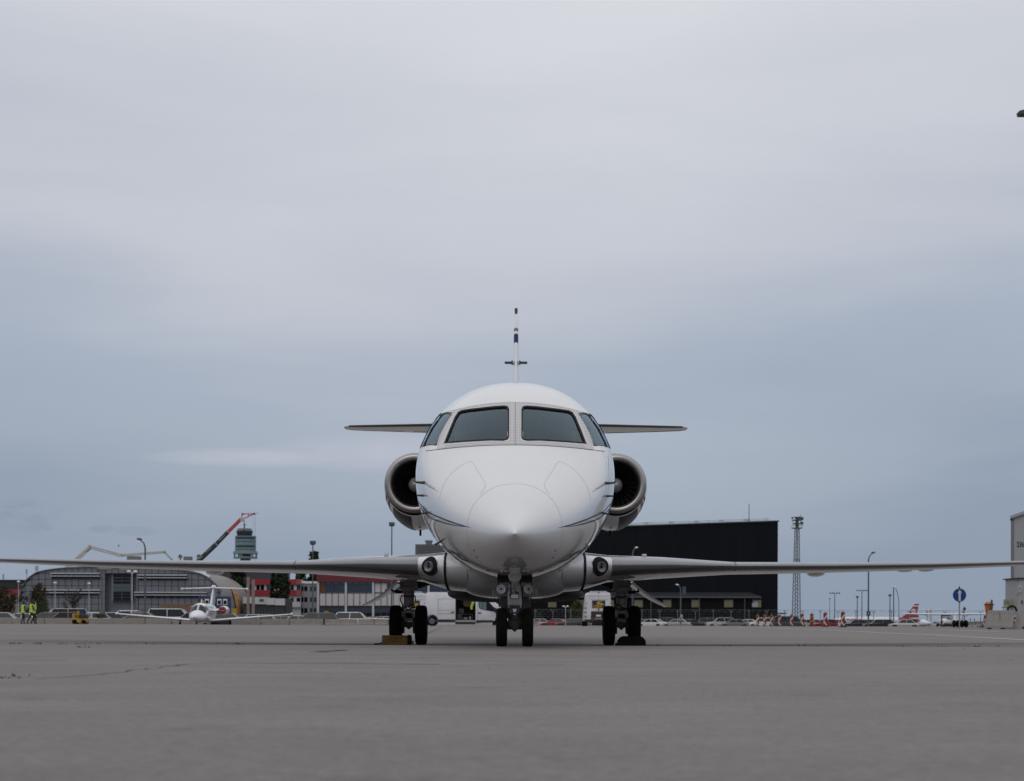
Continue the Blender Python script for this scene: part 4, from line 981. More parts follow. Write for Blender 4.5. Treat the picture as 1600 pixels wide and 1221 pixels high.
def shade_band(xa, xb, y0, side):
    """strip window row: pale sun-shade louvres over dark panes"""
    b = MB()
    for yy, hgt in ((y0 + 0.8, 1.7), (y0 + 5.0, 1.3)): b.box(((FX(xa, YB) + FX(xb, YB)) / 2, YB - 0.45, FZ(yy, YB)), (FX(xb, YB) - FX(xa, YB), 0.5, hgt / FPX * YB))
    band = b.build('sun_shade', M_STEELL, gb, off=GO); px = xa
    while px < xb - 3:
        p1 = min(px + 10.4, xb)
        for (ya, yb) in ((y0 + 1.9, y0 + 4.2), (y0 + 5.9, y0 + 9.0)):
            b = MB(); b.box(((FX(px, YB) + FX(p1, YB)) / 2, YB - 0.08, (FZ(ya, YB) + FZ(yb, YB)) / 2), (FX(p1, YB) - FX(px, YB) - 0.12, 0.1, FZ(ya, YB) - FZ(yb, YB))); b.build('window', M_GLASSD, band, off=GO)
        px = p1
shade_band(80, 157, 897.6, 0); shade_band(216.5, 293, 899.8, 0); shade_band(50, 157, 923.6, 0); shade_band(211, 324, 926.8, 0)
text_obj('974', 1.25, mat('black_numerals', (0.008, 0.009, 0.012), 0.6), 'numerals', gb, Vector((FX(34.7, YB), YB - 0.09, FZ(936.3, YB, 35))) - GO, (math.pi / 2, 0, 0), bold=0.03)
# rooftop clutter
def roof_box(px0, px1, py0, py1, Y, m, name, depth=2.0):
    b = MB(); z0, z1 = FZ(py1, Y, px0), FZ(py0, Y, px0); b.box((FX((px0 + px1) / 2, Y), Y, (z0 + z1) / 2), (FX(px1, Y) - FX(px0, Y), depth, z1 - z0)); return b.build(name, m, gb, off=GO, bevel=0.05)
M_VENT = mat('rooftop_unit', (0.16, 0.16, 0.165), 0.6, var=0.15)
roof_box(200, 219, 869.5, 887, 282, M_VENT, 'rooftop_unit'); roof_box(131, 143, 881, 888, 280, M_VENT, 'rooftop_unit'); roof_box(288, 299, 870, 893, 284, M_VENT, 'rooftop_unit')
for (px, py, r) in ((281.5, 870.3, 3.4), (310.5, 870.2, 3.6)):
    Y = 284; c = Vector((FX(px, Y), Y, FZ(py, Y, px))); rd = r / FPX * Y
    b = MB(); b.lathe([(0, 0.08), (rd * 0.6, 0.03), (rd, -0.06), (rd, -0.10), (rd * 0.6, -0.02), (0, 0.03)], c, 'Y', 20); dish = b.build('satellite_dish', M_VENT, gb, smooth=True, off=GO)
    b = MB(); b.cyl((c.x, c.y + 0.1, c.z), (c.x, c.y + 0.2, archz(c.x) - 0.3), 0.09, n=8); b.build('dish_mast', M_STEEL, dish, off=GO)
for (px, y0, y1) in ((5, 897, 912), (41.5, 889, 905), (56, 884, 896), (58.3, 884, 896)):
    Y = 420; b = MB(); b.cyl((FX(px, Y), Y, -0.2), (FX(px, Y), Y, FZ(y0, Y, px)), 0.12, 0.06, 6)
    for q in range(3): b.box((FX(px, Y), Y, FZ(y0 + 2 + 2.3 * q, Y, px)), (0.55, 0.1, 0.12))
    tag(b.build('radio_mast', M_STEEL), {5: 'thin radio mast at the far left edge above the dark hall', 41.5: 'thin radio mast left of the curved grey roof', 56: 'left one of a close pair of radio masts over the curved roof shoulder', 58.3: 'right one of a close pair of radio masts over the curved roof shoulder'}[px], 'mast', 'radio masts at the left')

# ---------------------------------------------------------------- far left halls
Y = 400
t = thing('warehouse', 'dark low hall behind the grey building at the left edge', 'building', (FX(0, Y), Y, 0)); o = t.location
b = MB(); b.box((FX(2, Y), Y + 10, FZ(910, Y) / 2), (12.5, 20, FZ(910, Y))); b.build('wall', mat('dark_hall_cladding', (0.016, 0.018, 0.02), 0.7), t, off=o)
b = MB(); b.box((FX(2, Y), Y + 10, FZ(910, Y) + 0.1), (12.9, 20.4, 0.25)); b.build('roof', M_PGAP, t, off=o)
Y = 330
t = thing('low_building', 'cream low building with a red parapet at the left edge', 'building', (FX(8, Y), Y, 0)); o = t.location
b = MB(); b.box((FX(8, Y), Y + 5, FZ(929, Y, 10) / 2), (5.0, 10, FZ(929, Y, 10))); b.build('wall', mat('cream_render', (0.24, 0.20, 0.165), 0.8, var=0.1), t, off=o)
b = MB(); b.box((FX(8, Y), Y + 5, (FZ(921, Y, 10) + FZ(929, Y, 10)) / 2), (5.2, 10.2, FZ(921, Y) - FZ(929, Y) - 0.02)); b.build('parapet', mat('red_panel', (0.26, 0.016, 0.022), 0.45, var=0.1, vscale=0.5), t, off=o)
b = MB(); b.box((FX(14, Y), Y - 0.05, FZ(940, Y)), (1.6, 0.08, 0.9)); b.build('window', M_GLASSD, t, off=o)

# ---------------------------------------------------------------- control tower
Y = 1990; c0 = Vector((FX(383.3, Y), Y, 0)); m_ = Y / FPX
ct = thing('control_tower', 'tall round airport control tower banded in teal glass', 'control tower', c0)
M_TOWT = mat('tower_teal_cladding', (0.135, 0.20, 0.212), 0.35, var=0.06, vscale=0.1); M_TOWD = mat('tower_dark_glass', (0.018, 0.03, 0.042), 0.15); M_TOWG = mat('tower_grey', (0.17, 0.165, 0.175), 0.6)
TZ = lambda py: FZ(py, Y, 383)
def drum(y0, y1, r0, r1, m, name, dx=0.0):
    b = MB(); b.lathe([(0, TZ(y1)), (r1 * m_, TZ(y1)), (r0 * m_, TZ(y0)), (0, TZ(y0))], c0 + Vector((dx * m_, 0, 0)), 'Z', 36); return b.build(name, m, ct, smooth=True, off=c0, angle=30)
drum(873, 974, 8.0, 8.5, M_TOWG, 'shaft')
drum(870.5, 873, 19, 19, M_TOWT, 'service_ring'); drum(866, 870.5, 9, 9, M_TOWD, 'collar')
for a in range(6):
    t_ = 2 * math.pi * a / 6 + 0.3; b = MB(); q = c0 + Vector((17 * m_ * math.cos(t_), 17 * m_ * math.sin(t_), 0)); b.cyl(q + Vector((0, 0, TZ(873))), q + Vector((0, 0, TZ(865))), 0.9, n=8); b.build('leg', M_TOWT, ct, off=c0)
drum(862, 866, 19, 19.5, M_TOWT, 'flange')
seq = [(838.0, 839.8, M_TOWT), (839.8, 843.2, M_TOWD), (843.2, 846.6, M_TOWT), (846.6, 847.6, M_TOWD), (847.6, 852.8, M_TOWT), (852.8, 856.2, M_TOWD), (856.2, 858.6, M_TOWT), (858.6, 859.6, M_TOWD), (859.6, 862.0, M_TOWT)]
for k, (a, c, m) in enumerate(seq): drum(a, c, 16.2 + (0.25 if m is M_TOWT else 0), 16.2 + (0.25 if m is M_TOWT else 0), m, 'floor_band' if m is M_TOWT else 'window_band')
drum(830.5, 838, 12.8, 11.6, M_TOWD, 'cab_glass', -1.6); drum(829.3, 830.5, 13.2, 13.2, M_TOWT, 'cab_roof', -1.6); drum(826.3, 829.3, 10.8, 10.8, M_TOWG, 'roof_plant', -1.6)
b = MB(); q = c0 + Vector((-1.8 * m_, 0, 0)); b.cyl(q + Vector((0, 0, TZ(826.3))), q + Vector((0, 0, TZ(818))), 1.3 * m_, 0.7 * m_, 10); b.cyl(q + Vector((0, 0, TZ(818))), q + Vector((0, 0, TZ(814.5))), 0.25 * m_, n=6); b.box(q + Vector((0, 0, TZ(820))), (3.4, 1.5, 0.7)); b.build('aerial_mast', M_STEEL, ct, off=c0)

# ---------------------------------------------------------------- mobile crane
Y = 320; base = Vector((FX(214, Y), Y, 0))
cr = thing('mobile_crane', 'telescopic crane with black and red boom rising over the grey building', 'crane', base)
def bp(px, py): return P(px, py, Y)
pts = [bp(214, 968), bp(310.8, 873), bp(338, 850.5), bp(356.3, 831.5), bp(376.5, 811.5)]
M_CRB = mat('crane_black', (0.012, 0.012, 0.013), 0.5); M_CRR = mat('crane_red', (0.36, 0.012, 0.02), 0.4, coat=0.4)
axd = (pts[4] - pts[1]).normalized(); up = Vector((-axd.z, 0, axd.x))
def boom_sec(a, c, wd, m, name, par):
    b = MB(); d = (c - a).normalized(); u = Vector((-d.z, 0, d.x)); n = Vector((0, 1, 0)); hw = wd / 2
    rr = [[p + u * hw * 0.9 + n * hw * .5, p + u * hw + n * 0, p + u * hw * 0.9 - n * hw * .5, p - u * hw * 0.6 - n * hw * .7, p - u * hw, p - u * hw * 0.6 + n * hw * .7] for p in (a, c)]
    b.loft(rr, caps=True); return b.build(name, m, par, off=base, bevel=0.02)
s0 = boom_sec(pts[0], pts[2], 0.88, M_CRB, 'boom_section', cr); s1 = boom_sec(pts[2], pts[3], 0.76, M_CRB, 'boom_section', cr); s2 = boom_sec(pts[3], pts[4], 0.66, M_CRR, 'boom_section', cr)
for p, w_ in ((pts[2], 1.0), (pts[3], 0.9), (pts[1] + axd * 0.6, 0.96)):
    boom_sec(p - axd * 0.06, p + axd * 0.06, w_ * 0.95, mat('crane_collar', (0.35, 0.33, 0.31), 0.5), 'boom_collar', cr)
ang = math.atan2(axd.z, axd.x)
for a, c in ((pts[1] + axd * 1.2, pts[2] - axd * 0.4), (pts[2] + axd * 0.3, pts[3] - axd * 0.2)):
    mid = (a + c) / 2; text_obj('PROST', 0.45, mat('white_lettering', (0.35, 0.35, 0.35), 0.6), 'lettering', cr, mid - base + Vector((0, -0.36, 0)), Euler((math.pi / 2, -ang, 0), 'XYZ'), sx=1.1, bold=0.0, ext=0.02)
M_CRH = mat('crane_head', (0.40, 0.36, 0.33), 0.5)
b = MB(); b.prism([(-0.35, -0.3), (0.1, -0.45), (0.5, -0.4), (0.35, 0.1), (-0.05, 0.4), (-0.4, 0.3)], -0.3, 0.3, 'Y', Matrix.Translation(pts[4] + Vector((0.2, 0, 0)))); hd = b.build('boom_head', M_CRH, cr, off=base, bevel=0.05)
b = MB(); e0, e1, e2, e3 = bp(379, 803.5), bp(397.5, 803.0), bp(380, 811), bp(404.5, 802)
for a, c in ((e0, e1), (e2, e1), (e0, pts[4]), (bp(388, 804), bp(389, 807)), (e1, e3)): b.cyl(a, c, 0.10 if c is not e3 else 0.03, n=6)
b.build('fly_jib', mat('jib_red_white', (0.42, 0.10, 0.09), 0.5), hd, off=base)
for q in (e0, e1): b = MB(); b.cyl(q - Vector((0, 0.2, 0)), q + Vector((0, 0.2, 0)), 0.19, n=14); b.build('sheave', M_STEEL, hd, off=base)
for px0, yb in ((395.5, 862), (398.8, 868)):
    b = MB(); b.cyl(bp(px0 - 0.2, 804), bp(px0, yb + 10), 0.02, n=5); b.build('hoist_rope', M_STEEL, cr, off=base)
b = MB(); b.cyl(bp(381.3, 813), bp(381, 855), 0.035, n=5); b.build('hoist_rope', M_STEEL, cr, off=base)
b = MB(); b.prism([(-0.3, 0.35), (0.3, 0.35), (0.35, -0.1), (0.1, -0.55), (-0.1, -0.55), (-0.35, -0.1)], -0.2, 0.2, 'Y', Matrix.Translation(bp(381.2, 831.5))); b.build('hook_block', M_CRB, cr, off=base, bevel=0.04)
b = MB(); b.box(base + Vector((0.5, 0, 1.0)), (12, 2.7, 0.9)); b.box(base + Vector((-4.6, 0, 2.0)), (2.4, 2.6, 1.6)); b.box(base + Vector((1.0, 0, 2.0)), (4.5, 2.5, 1.0)); b.build('carrier', M_CRR, cr, off=base, bevel=0.08)
for i in range(5):
    for s in (-1, 1): b = MB(); tyre(b, (0, 0, 0), 0.6, 0.4, 20); w_ = b.build('wheel', M_TYRE, cr); w_.rotation_euler.z = math.pi / 2; w_.location = (-4.6 + 2.3 * i, s * 1.15, 0.6)

# ---------------------------------------------------------------- concrete pump boom
Y = 310; base = Vector((FX(95, Y), Y, 0))
cp = thing('concrete_pump', 'beige folding concrete pump boom bent over the grey building', 'concrete pump', base)
q = [P(84, 905, Y), P(140.5, 854.3, Y), P(190.5, 867.3, Y), P(257.5, 862.0, Y), P(268, 873.5, Y), P(276, 888, Y)]
M_PUMP = mat('pump_beige', (0.46, 0.43, 0.38), 0.5, var=0.08)
for i, wd in enumerate((0.5, 0.36, 0.28, 0.22, 0.16)):
    boomo = None; a, c = q[i], q[i + 1]; d = (c - a).normalized(); u = Vector((-d.z, 0, d.x)); n = Vector((0, 1, 0))
    b = MB(); b.loft([[p + (u * sx + n * sy) * k for sx, sy in ((1, 1), (1, -1), (-1, -1), (-1, 1))] for p, k in ((a, wd * .5), (c, wd * 0.42))], caps=True)
    b.build('boom_arm', M_PUMP, cp, off=base)
    b = MB(); b.tube([a + u * (-wd * 0.9), a.lerp(c, 0.5) + u * (-wd * 0.95), c + u * (-wd * 0.8)], 0.07, 6); b.build('delivery_pipe', M_PUMP, cp, off=base)
    b = MB(); b.cyl(c - n * 0.25, c + n * 0.25, wd * 0.55, n=12); b.build('joint', M_CRH, cp, off=base)
for a, c in ((P(126, 867, Y), P(141, 858.5, Y)), (P(176, 866, Y), P(187, 870, Y))):
    b = MB(); b.cyl(a, c, 0.09, n=8); b.build('ram', M_STEELL, cp, off=base)
b = MB(); b.box(base + Vector((-1, 0, 1.2)), (11, 2.5, 1.0)); b.box(base + Vector((4.2, 0, 2.3)), (2, 2.4, 1.5)); b.cyl(base + Vector((-1.2, 0, 1.5)), q[0], 0.45, 0.35, 12); b.build('truck', M_PUMP, cp, off=base, bevel=0.06)
for i in range(4):
    for s in (-1, 1): b = MB(); tyre(b, (0, 0, 0), 0.52, 0.34, 20); w_ = b.build('wheel', M_TYRE, cp); w_.rotation_euler.z = math.pi / 2; w_.location = (-4.6 + 2.6 * i, s * 1.05, 0.52)

# ---------------------------------------------------------------- red and white office block
Y = 305
M_RED = mat('red_panel', (0.26, 0.016, 0.022)); M_REDD = mat('dark_red_fascia', (0.12, 0.010, 0.018), 0.5, var=0.1, vscale=0.4)
M_OFFW = mat('office_white', (0.46, 0.455, 0.47), 0.6, var=0.07, vscale=0.4); M_BLUEG = mat('blue_glazing', (0.016, 0.045, 0.075), 0.12, var=0.3, vscale=0.5)
M_MULL = mat('red_mullion', (0.15, 0.022, 0.022), 0.5)
def frect(root, px0, px1, py0, py1, Y, m, name, par=None, dep=0.1, out=0.0):
    xa, xb = FX(px0, Y), FX(px1, Y); pc = (px0 + px1) / 2; z1, z0 = FZ(py0, Y, pc), FZ(py1, Y, pc)
    b = MB(); b.box(((xa + xb) / 2, Y - out + dep / 2, (z0 + z1) / 2), (xb - xa, dep, z1 - z0)); return b.build(name, m, par or root, off=root.location)
ob = thing('office_building', 'long two-storey office with white panels, red mullions and dark red fascia', 'building', (FX(600, Y), Y, 0))
xa, xb = FX(496, Y), FX(706, Y); zt = FZ(896, Y, 600)
b = MB(); b.box(((xa + xb) / 2, Y + 8, zt / 2), (xb - xa, 15.5, zt)); wl = b.build('wall', M_OFFW, ob, off=ob.location)
frect(ob, 495, 707, 894, 909.4, Y, M_REDD, 'fascia', out=0.55, dep=0.8)
bays = [(499.2, 538.5), (542.6, 581.6), (585.2, 624.5), (628.3, 668), (671.5, 705)]
for bi, (p0, p1) in enumerate(bays):
    n = 4; w_ = (p1 - p0) / n
    frect(ob, p0 - 3.6, p0 - 0.4, 909.4, 966, Y, M_OFFW, 'pier', out=0.35, dep=0.6)
    for k in range(n):
        a = p0 + w_ * k
        white_up = bi == 2 and k < 2
        up_m = mat('brown_blind', (0.10, 0.045, 0.015), 0.6) if (bi == 0 and k == 0) else (M_OFFW if white_up else M_BLUEG)
        frect(ob, a + 0.5, a + w_ - 0.5, 912, 925.6, Y, up_m, 'window', out=0.06, dep=0.1)
        frect(ob, a + 0.4, a + w_ - 0.4, 928.4, 946.6, Y, M_OFFW, 'white_panel', out=0.12, dep=0.14)
        frect(ob, a + 0.5, a + w_ - 0.5, 950.2, 956.4, Y, M_BLUEG, 'window', out=0.06, dep=0.1)
        frect(ob, a + 0.5, a + w_ - 0.5, 957.6, 966, Y, M_GLASSD, 'window', out=0.06, dep=0.1)
        frect(ob, a - 0.25, a + 0.55, 909.6, 966, Y, M_MULL, 'mullion', out=0.22, dep=0.2)
    frect(ob, p0, p1, 946.8, 950.0, Y, M_PGAP, 'shadow_gap', out=0.03, dep=0.08)
# rooftop plant room of the office
pr = thing('plant_room', 'grey louvred plant room on the office roof beside the jet', 'building', (FX(675, 318), 318, zt))
Y2 = 318; b = MB(); b.box((FX(676, Y2), Y2, (FZ(851.5, Y2, 676) + zt) / 2), (FX(705, Y2) - FX(652, Y2), 4, FZ(851.5, Y2, 676) - zt)); wl = b.build('wall', mat('grey_louvre', (0.085, 0.088, 0.095), 0.6, var=0.08), pr, off=pr.location)
for k in range(5): frect(pr, 652, 705, 852.4 + 2.3 * k, 853.3 + 2.3 * k, Y2 - 2.0, mat('louvre_slat', (0.12, 0.123, 0.13), 0.6), 'louvre_slat', dep=0.12, out=0.1)
for k in range(3):
    b = MB(); c = P(667.5 + 2.6 * k, 848.5, Y2); b.lathe([(0.28, -0.4), (0.30, 0.1), (0.42, 0.2), (0.42, 0.42), (0.1, 0.5)], c, 'Z', 12); b.build('roof_cowl', M_VENT, pr, off=pr.location)
# left wing of the office with red bands
Y = 312
lw = thing('office_wing', 'three-storey office wing with bright red window bands behind poplars', 'building', (FX(430, Y), Y, 0))
zt2 = FZ(906.5, Y, 430); xa, xb = FX(384, Y), FX(470, Y)
b = MB(); b.box(((xa + xb) / 2, Y + 7, zt2 / 2), (xb - xa, 14, zt2)); b.build('wall', M_OFFW, lw, off=lw.location)
frect(lw, 383.5, 463, 905.4, 914.0, Y, M_RED, 'red_band', out=0.3, dep=0.5); frect(lw, 383.5, 463, 922.4, 931.2, Y, M_RED, 'red_band', out=0.3, dep=0.5)
frect(lw, 463.2, 470.2, 905.4, 914.0, Y, mat('pale_red_panel', (0.26, 0.07, 0.07), 0.5), 'red_band', out=0.3, dep=0.5); frect(lw, 463.2, 470.2, 922.4, 931.2, Y, MATS['pale_red_panel'], 'red_band', out=0.3, dep=0.5)
for (a, c, m) in ((388, 393, M_BLUEG), (400.5, 405.5, M_GLASSD), (407, 412.5, M_GLASSD), (416.5, 422, M_BLUEG), (451, 453, M_GLASSD), (453.8, 458.8, M_GLASSD), (463.5, 469.5, M_BLUEG)):
    frect(lw, a, c, 914.4, 922.0, Y, m, 'window', out=0.08, dep=0.1)
for (a, c) in ((454, 458.6), (463.5, 469)): frect(lw, a, c, 934.5, 940, Y, M_GLASSD, 'window', out=0.08, dep=0.1)
frect(lw, 454, 470, 941, 949, Y, M_OFFW, 'balcony_front', out=0.6, dep=0.3)
# grey corner block between wing and office
gbk = thing('stair_block', 'pale grey stair block between the red wing and the long office', 'building', (FX(483, Y), Y, 0))
b = MB(); b.box((FX(482.9, Y), Y + 5.5, FZ(909.5, Y, 483) / 2), (FX(495.4, Y) - FX(470.4, Y), 10, FZ(909.5, Y, 483))); b.build('wall', mat('stair_grey', (0.22, 0.215, 0.24), 0.7, var=0.06), gbk, off=gbk.location)
frect(gbk, 470.4, 495.4, 908.6, 912, Y + 0.5, M_LAMPW, 'coping', out=0.15, dep=0.4)
for ya in (916.5, 933.5, 950.5):
    for (a, c, m) in ((470.8, 474, M_GLASSD), (475.5, 480, M_GLASSD), (484.5, 487.5, M_BLUEG), (490.5, 494, M_BLUEG)): frect(gbk, a, c, ya, ya + 7.2, Y + 0.5, m, 'window', out=0.06, dep=0.1)
# dark slate hall behind
Y = 350
sh = thing('slate_hall', 'dark slate grey hall behind the red office wing', 'building', (FX(385, Y), Y, 0))
b = MB(); b.box((FX(380, Y), Y + 8, FZ(893.5, Y, 385) / 2), (FX(436, Y) - FX(322, Y), 16, FZ(893.5, Y, 385))); b.build('wall', mat('slate_cladding', (0.038, 0.041, 0.052), 0.6, var=0.08, vscale=0.3), sh, off=sh.location)
b = MB(); b.box((FX(380, Y), Y + 8, FZ(893.2, Y, 385) + 0.15), (FX(437, Y) - FX(321, Y), 16.4, 0.3)); b.build('roof', M_PGAP, sh, off=sh.location)
# low white canopy building with barred front
Y = 285
cb = thing('gatehouse', 'low white-fronted gatehouse with barred ground floor', 'building', (FX(412, Y), Y, 0))
b = MB(); b.box((FX(413, Y), Y + 5, FZ(934, Y, 412) / 2), (FX(445, Y) - FX(380, Y), 9, FZ(934, Y, 412) - 0.3)); b.build('wall', mat('gate_dark', (0.03, 0.03, 0.033), 0.8), cb, off=cb.location)
for (a, c) in ((380, 397.5), (398, 415.6), (416, 429.5), (430, 445.2)): frect(cb, a, c, 933 + (a - 380) * 0.05, 943.5 + (a - 380) * 0.05, Y, M_OFFW, 'fascia_panel', out=0.3, dep=0.4)
frect(cb, 405.2, 412, 936.3, 940.2, Y - 0.35, mat('vent_grille', (0.06, 0.06, 0.065), 0.7), 'vent_grille', dep=0.06)
for k in range(26): frect(cb, 381 + 2.45 * k, 381.5 + 2.45 * k, 944, 966, Y, mat('grey_bar', (0.16, 0.16, 0.165), 0.5), 'bar', out=0.1, dep=0.1)
# two slender concrete pylons
for px, yt, lab in ((387.6, 902, 'left and taller of two slender grey concrete pylons'), (395.6, 906, 'right and shorter of two slender grey concrete pylons')):
    Y = 262; b = MB(); b.box((FX(px, Y), Y, FZ(yt, Y, px) / 2), (0.40, 0.4, FZ(yt, Y, px))); tag(b.build('concrete_pylon', M_CONC, bevel=0.03), lab, 'pylon', 'concrete pylons by the gatehouse')
# blue site cabin
Y = 258
sc_ = thing('site_cabin', 'blue site cabin with white-framed windows behind the small jet', 'cabin', (FX(334, Y), Y, 0))
M_CBL = mat('cabin_blue', (0.014, 0.030, 0.10), 0.5, var=0.1)
b = MB(); b.box((FX(333, Y), Y + 1.4, FZ(946, Y, 333)), (FX(357, Y) - FX(310, Y), 2.6, FZ(932, Y) - FZ(960, Y))); b.build('wall', M_CBL, sc_, off=sc_.location, bevel=0.04)
frect(sc_, 313, 318.5, 938, 946, Y, mat('cabin_yellow', (0.36, 0.30, 0.02), 0.6), 'notice_board', out=0.04, dep=0.06)
for a in (320, 329, 339.5, 348.5):
    f = frect(sc_, a, a + 6.6, 936.3, 945.6, Y, M_LAMPW, 'window', out=0.05, dep=0.08); frect(sc_, a + 1, a + 5.6, 938.5, 944.5, Y, M_GLASSD, 'pane', par=f, out=0.1, dep=0.06)
for k in range(4): frect(sc_, 312 + 14 * k, 313.4 + 14 * k, 960, 974, Y + 0.6, M_STEEL, 'stilt', dep=0.15)
# plywood hoarding and yellow skip box
Y = 250
hb = thing('plywood_hoarding', 'brown plywood hoarding left of the small white jet', 'hoarding', (FX(283, Y), Y, 0))
M_PLY = mat('plywood', (0.15, 0.092, 0.055), 0.8, var=0.2, vscale=1.2)
for k in range(5): frect(hb, 250 + 14.2 * k, 263.9 + 14.2 * k, 944.3, 954.5, Y, M_PLY, 'board', dep=0.05)
for k in range(6): frect(hb, 250 + 14.1 * k, 250.8 + 14.1 * k, 944.5, 974, Y + 0.08, M_PLY, 'post', dep=0.1)
ky = thing('yellow_locker', 'small yellow metal locker at the foot of the curved building', 'locker', (FX(366, 255), 255, 0))
b = MB(); b.box((FX(366, 255), 255, 1.05), (0.75, 0.5, 2.1)); b.build('body', mat('locker_yellow', (0.28, 0.19, 0.008), 0.5), ky, off=ky.location, bevel=0.03)
frect(ky, 363, 369.2, 953.5, 961, 254.74, mat('locker_yellow2', (0.33, 0.23, 0.01), 0.5), 'door', dep=0.03)
frect(ob, 506, 513.4, 955, 962, 303, mat('sign_yellow', (0.33, 0.2, 0.008), 0.6), 'yellow_sign', dep=0.1)
# ---------------------------------------------------------------- black hangar with lean-to
hr, hl = (FX(1215, 343), 343.0), (FX(770, 343), 343.0)
hlen = hr[0] - hl[0]; hd = Vector((-1, 0, 0)); hn = Vector((0, -1, 0))
HSL = (FZ(823.5, 343, 945) - FZ(814.5, 343, 1215)) / (FX(1215, 343) - FX(945, 343))   # the roof edge falls away to the left
HB = Vector((hr[0], hr[1], -0.7)); Hh = FZ(814.5, 343, 1215) + 0.7
hang = thing('black_hangar', 'huge black corrugated hangar behind the jet\'s right wing', 'hangar', HB)
M_HANG = mat('black_cladding', (0.0058, 0.0075, 0.0105), 0.75, var=0.2, vscale=0.12, stretch=(3, 3, 0.3), spec=0.12)
def hp(u, out_, z): return HB + hd * u + hn * out_ + Vector((0, 0, z + (HSL * u if z > 15 else 0)))
npan = 14
for k in range(npan):
    u0, u1 = hlen * k / npan, hlen * (k + 1) / npan; b = MB(); prof = []; n = int((u1 - u0) / 0.30)
    for i in range(n + 1):
        u = u0 + (u1 - u0) * i / n; prof.append((u, 0.0 if i % 2 else 0.10))
    b.loft([[hp(u, o_ + 0.02, z) for u, o_ in prof] for z in (0, Hh)], closed=False); b.build('cladding_panel', M_HANG, hang, off=HB)
b = MB(); p = [hp(0, 0, 0), hp(hlen, 0, 0), hp(hlen, -60, 0), hp(0, -60, 0)]
b.add(p + [hp(u, o_, Hh) for u, o_ in ((0, 0), (hlen, 0), (hlen, -60), (0, -60))], [(0, 1, 5, 4), (1, 2, 6, 5), (2, 3, 7, 6), (3, 0, 4, 7), (4, 5, 6, 7)]); b.build('wall', M_HANG, hang, off=HB)
b = MB(); b.loft([[hp(u, o_, Hh + dz) for o_, dz in ((0.25, -0.15), (0.25, 0.12), (-0.4, 0.12))] for u in (-0.2, hlen + 0.2)], closed=False); b.build('roof_edge', M_PGAP, hang, off=HB)
b = MB()
for z in (0.35, 0.6): b.cyl(hp(1.5, -1.2, Hh + z), hp(hlen - 1, -1.2, Hh + z), 0.05, n=5)
for k in range(18): b.cyl(hp(2 + k * 3.8, -1.2, Hh), hp(2 + k * 3.8, -1.2, Hh + 0.75), 0.05, n=5)
for k in range(9): b.box(hp(6 + k * 4.9, -1.2, Hh + 0.5), (0.9, 0.4, 0.35))
b.build('roof_rail', M_STEELL, hang, off=HB)
b = MB(); b.cyl(hp(5.5, -1, Hh), hp(5.5, -1, Hh + 3.6), 0.07, n=5); b.build('lightning_rod', M_STEEL, hang, off=HB)
lean_h = FZ(935.3, 343, 1200) + 0.7; lu0 = 4.4
lt = thing('lean_to', 'dark single-storey annex with lit curtained windows along the black hangar', 'annex', hp(lu0, 0, 0)); LO = Vector(lt.location)
M_LEAN = mat('annex_cladding', (0.0068, 0.0070, 0.0078), 0.8, var=0.1, spec=0.1)
b = MB(); q = [hp(lu0, 6, 0), hp(hlen, 6, 0), hp(hlen, 0.15, 0), hp(lu0, 0.15, 0)]
b.add(q + [v + Vector((0, 0, lean_h)) for v in q], [(0, 1, 5, 4), (1, 2, 6, 5), (2, 3, 7, 6), (3, 0, 4, 7), (4, 5, 6, 7)]); b.build('wall', M_LEAN, lt, off=LO)
M_LROOF = mat('annex_roof', (0.022, 0.024, 0.028), 0.5, var=0.1)
b = MB(); b.loft([[hp(u, 6.5, lean_h), hp(u, 6.5, lean_h + 0.28), hp(u + (1.4 if u < lu0 + 1 else 0), 0.2, lean_h + 1.15)] for u in (lu0 - 0.3, lu0 + 3, hlen)], closed=False); b.build('roof', M_LROOF, lt, off=LO)
b = MB(); b.loft([[hp(u, 6.52, lean_h - 0.03), hp(u, 6.62, lean_h - 0.03), hp(u, 6.62, lean_h + 0.22)] for u in (lu0 - 0.3, hlen)], closed=False); b.build('gutter', mat('annex_gutter', (0.07, 0.072, 0.078), 0.4), lt, off=LO)
M_CURT = mat('curtain_cream', (0.17, 0.145, 0.085), 0.8, var=0.25, vscale=4, stretch=(4, 4, 0.3))
def on_face(px, out_):
    """distance along the hangar face seen at a picture column"""
    lo, hi = -5.0, hlen
    for _ in range(40):
        m = (lo + hi) / 2; p = hp(m, out_, 0)
        if CXP + p.x / p.y * FPX > px: lo = m
        else: hi = m
    return (lo + hi) / 2
for k, (pa, pb) in enumerate(((1176, 1189), (1131.6, 1145), (1080.6, 1093), (1036, 1048.5), (991, 1004), (947, 959), (901, 913), (856.5, 869))):
    ua, ub = on_face(pb, 6), on_face(pa, 6); Yc = hp(ua, 6, 0).y; za, zb_ = FZ(949, Yc, pa) + 0.7, FZ(937.8, Yc, pa) + 0.7
    b = MB(); b.loft([[hp(u, 6.05, z) for u in (ua - 0.1, ub + 0.1)] for z in (za - 0.1, zb_ + 0.1)], closed=False); f = b.build('window_frame', M_PGAP, lt, off=LO)
    b = MB(); n = 8
    b.loft([[hp(ua + (ub - ua) * i / n, 6.08 + 0.03 * (i % 2), z) for i in range(n + 1)] for z in (za, zb_)], closed=False); b.build('curtain', M_CURT, f, off=LO)
ua, ub = on_face(1184, 6.15), on_face(1175, 6.15); Yc = hp(ua, 6, 0).y
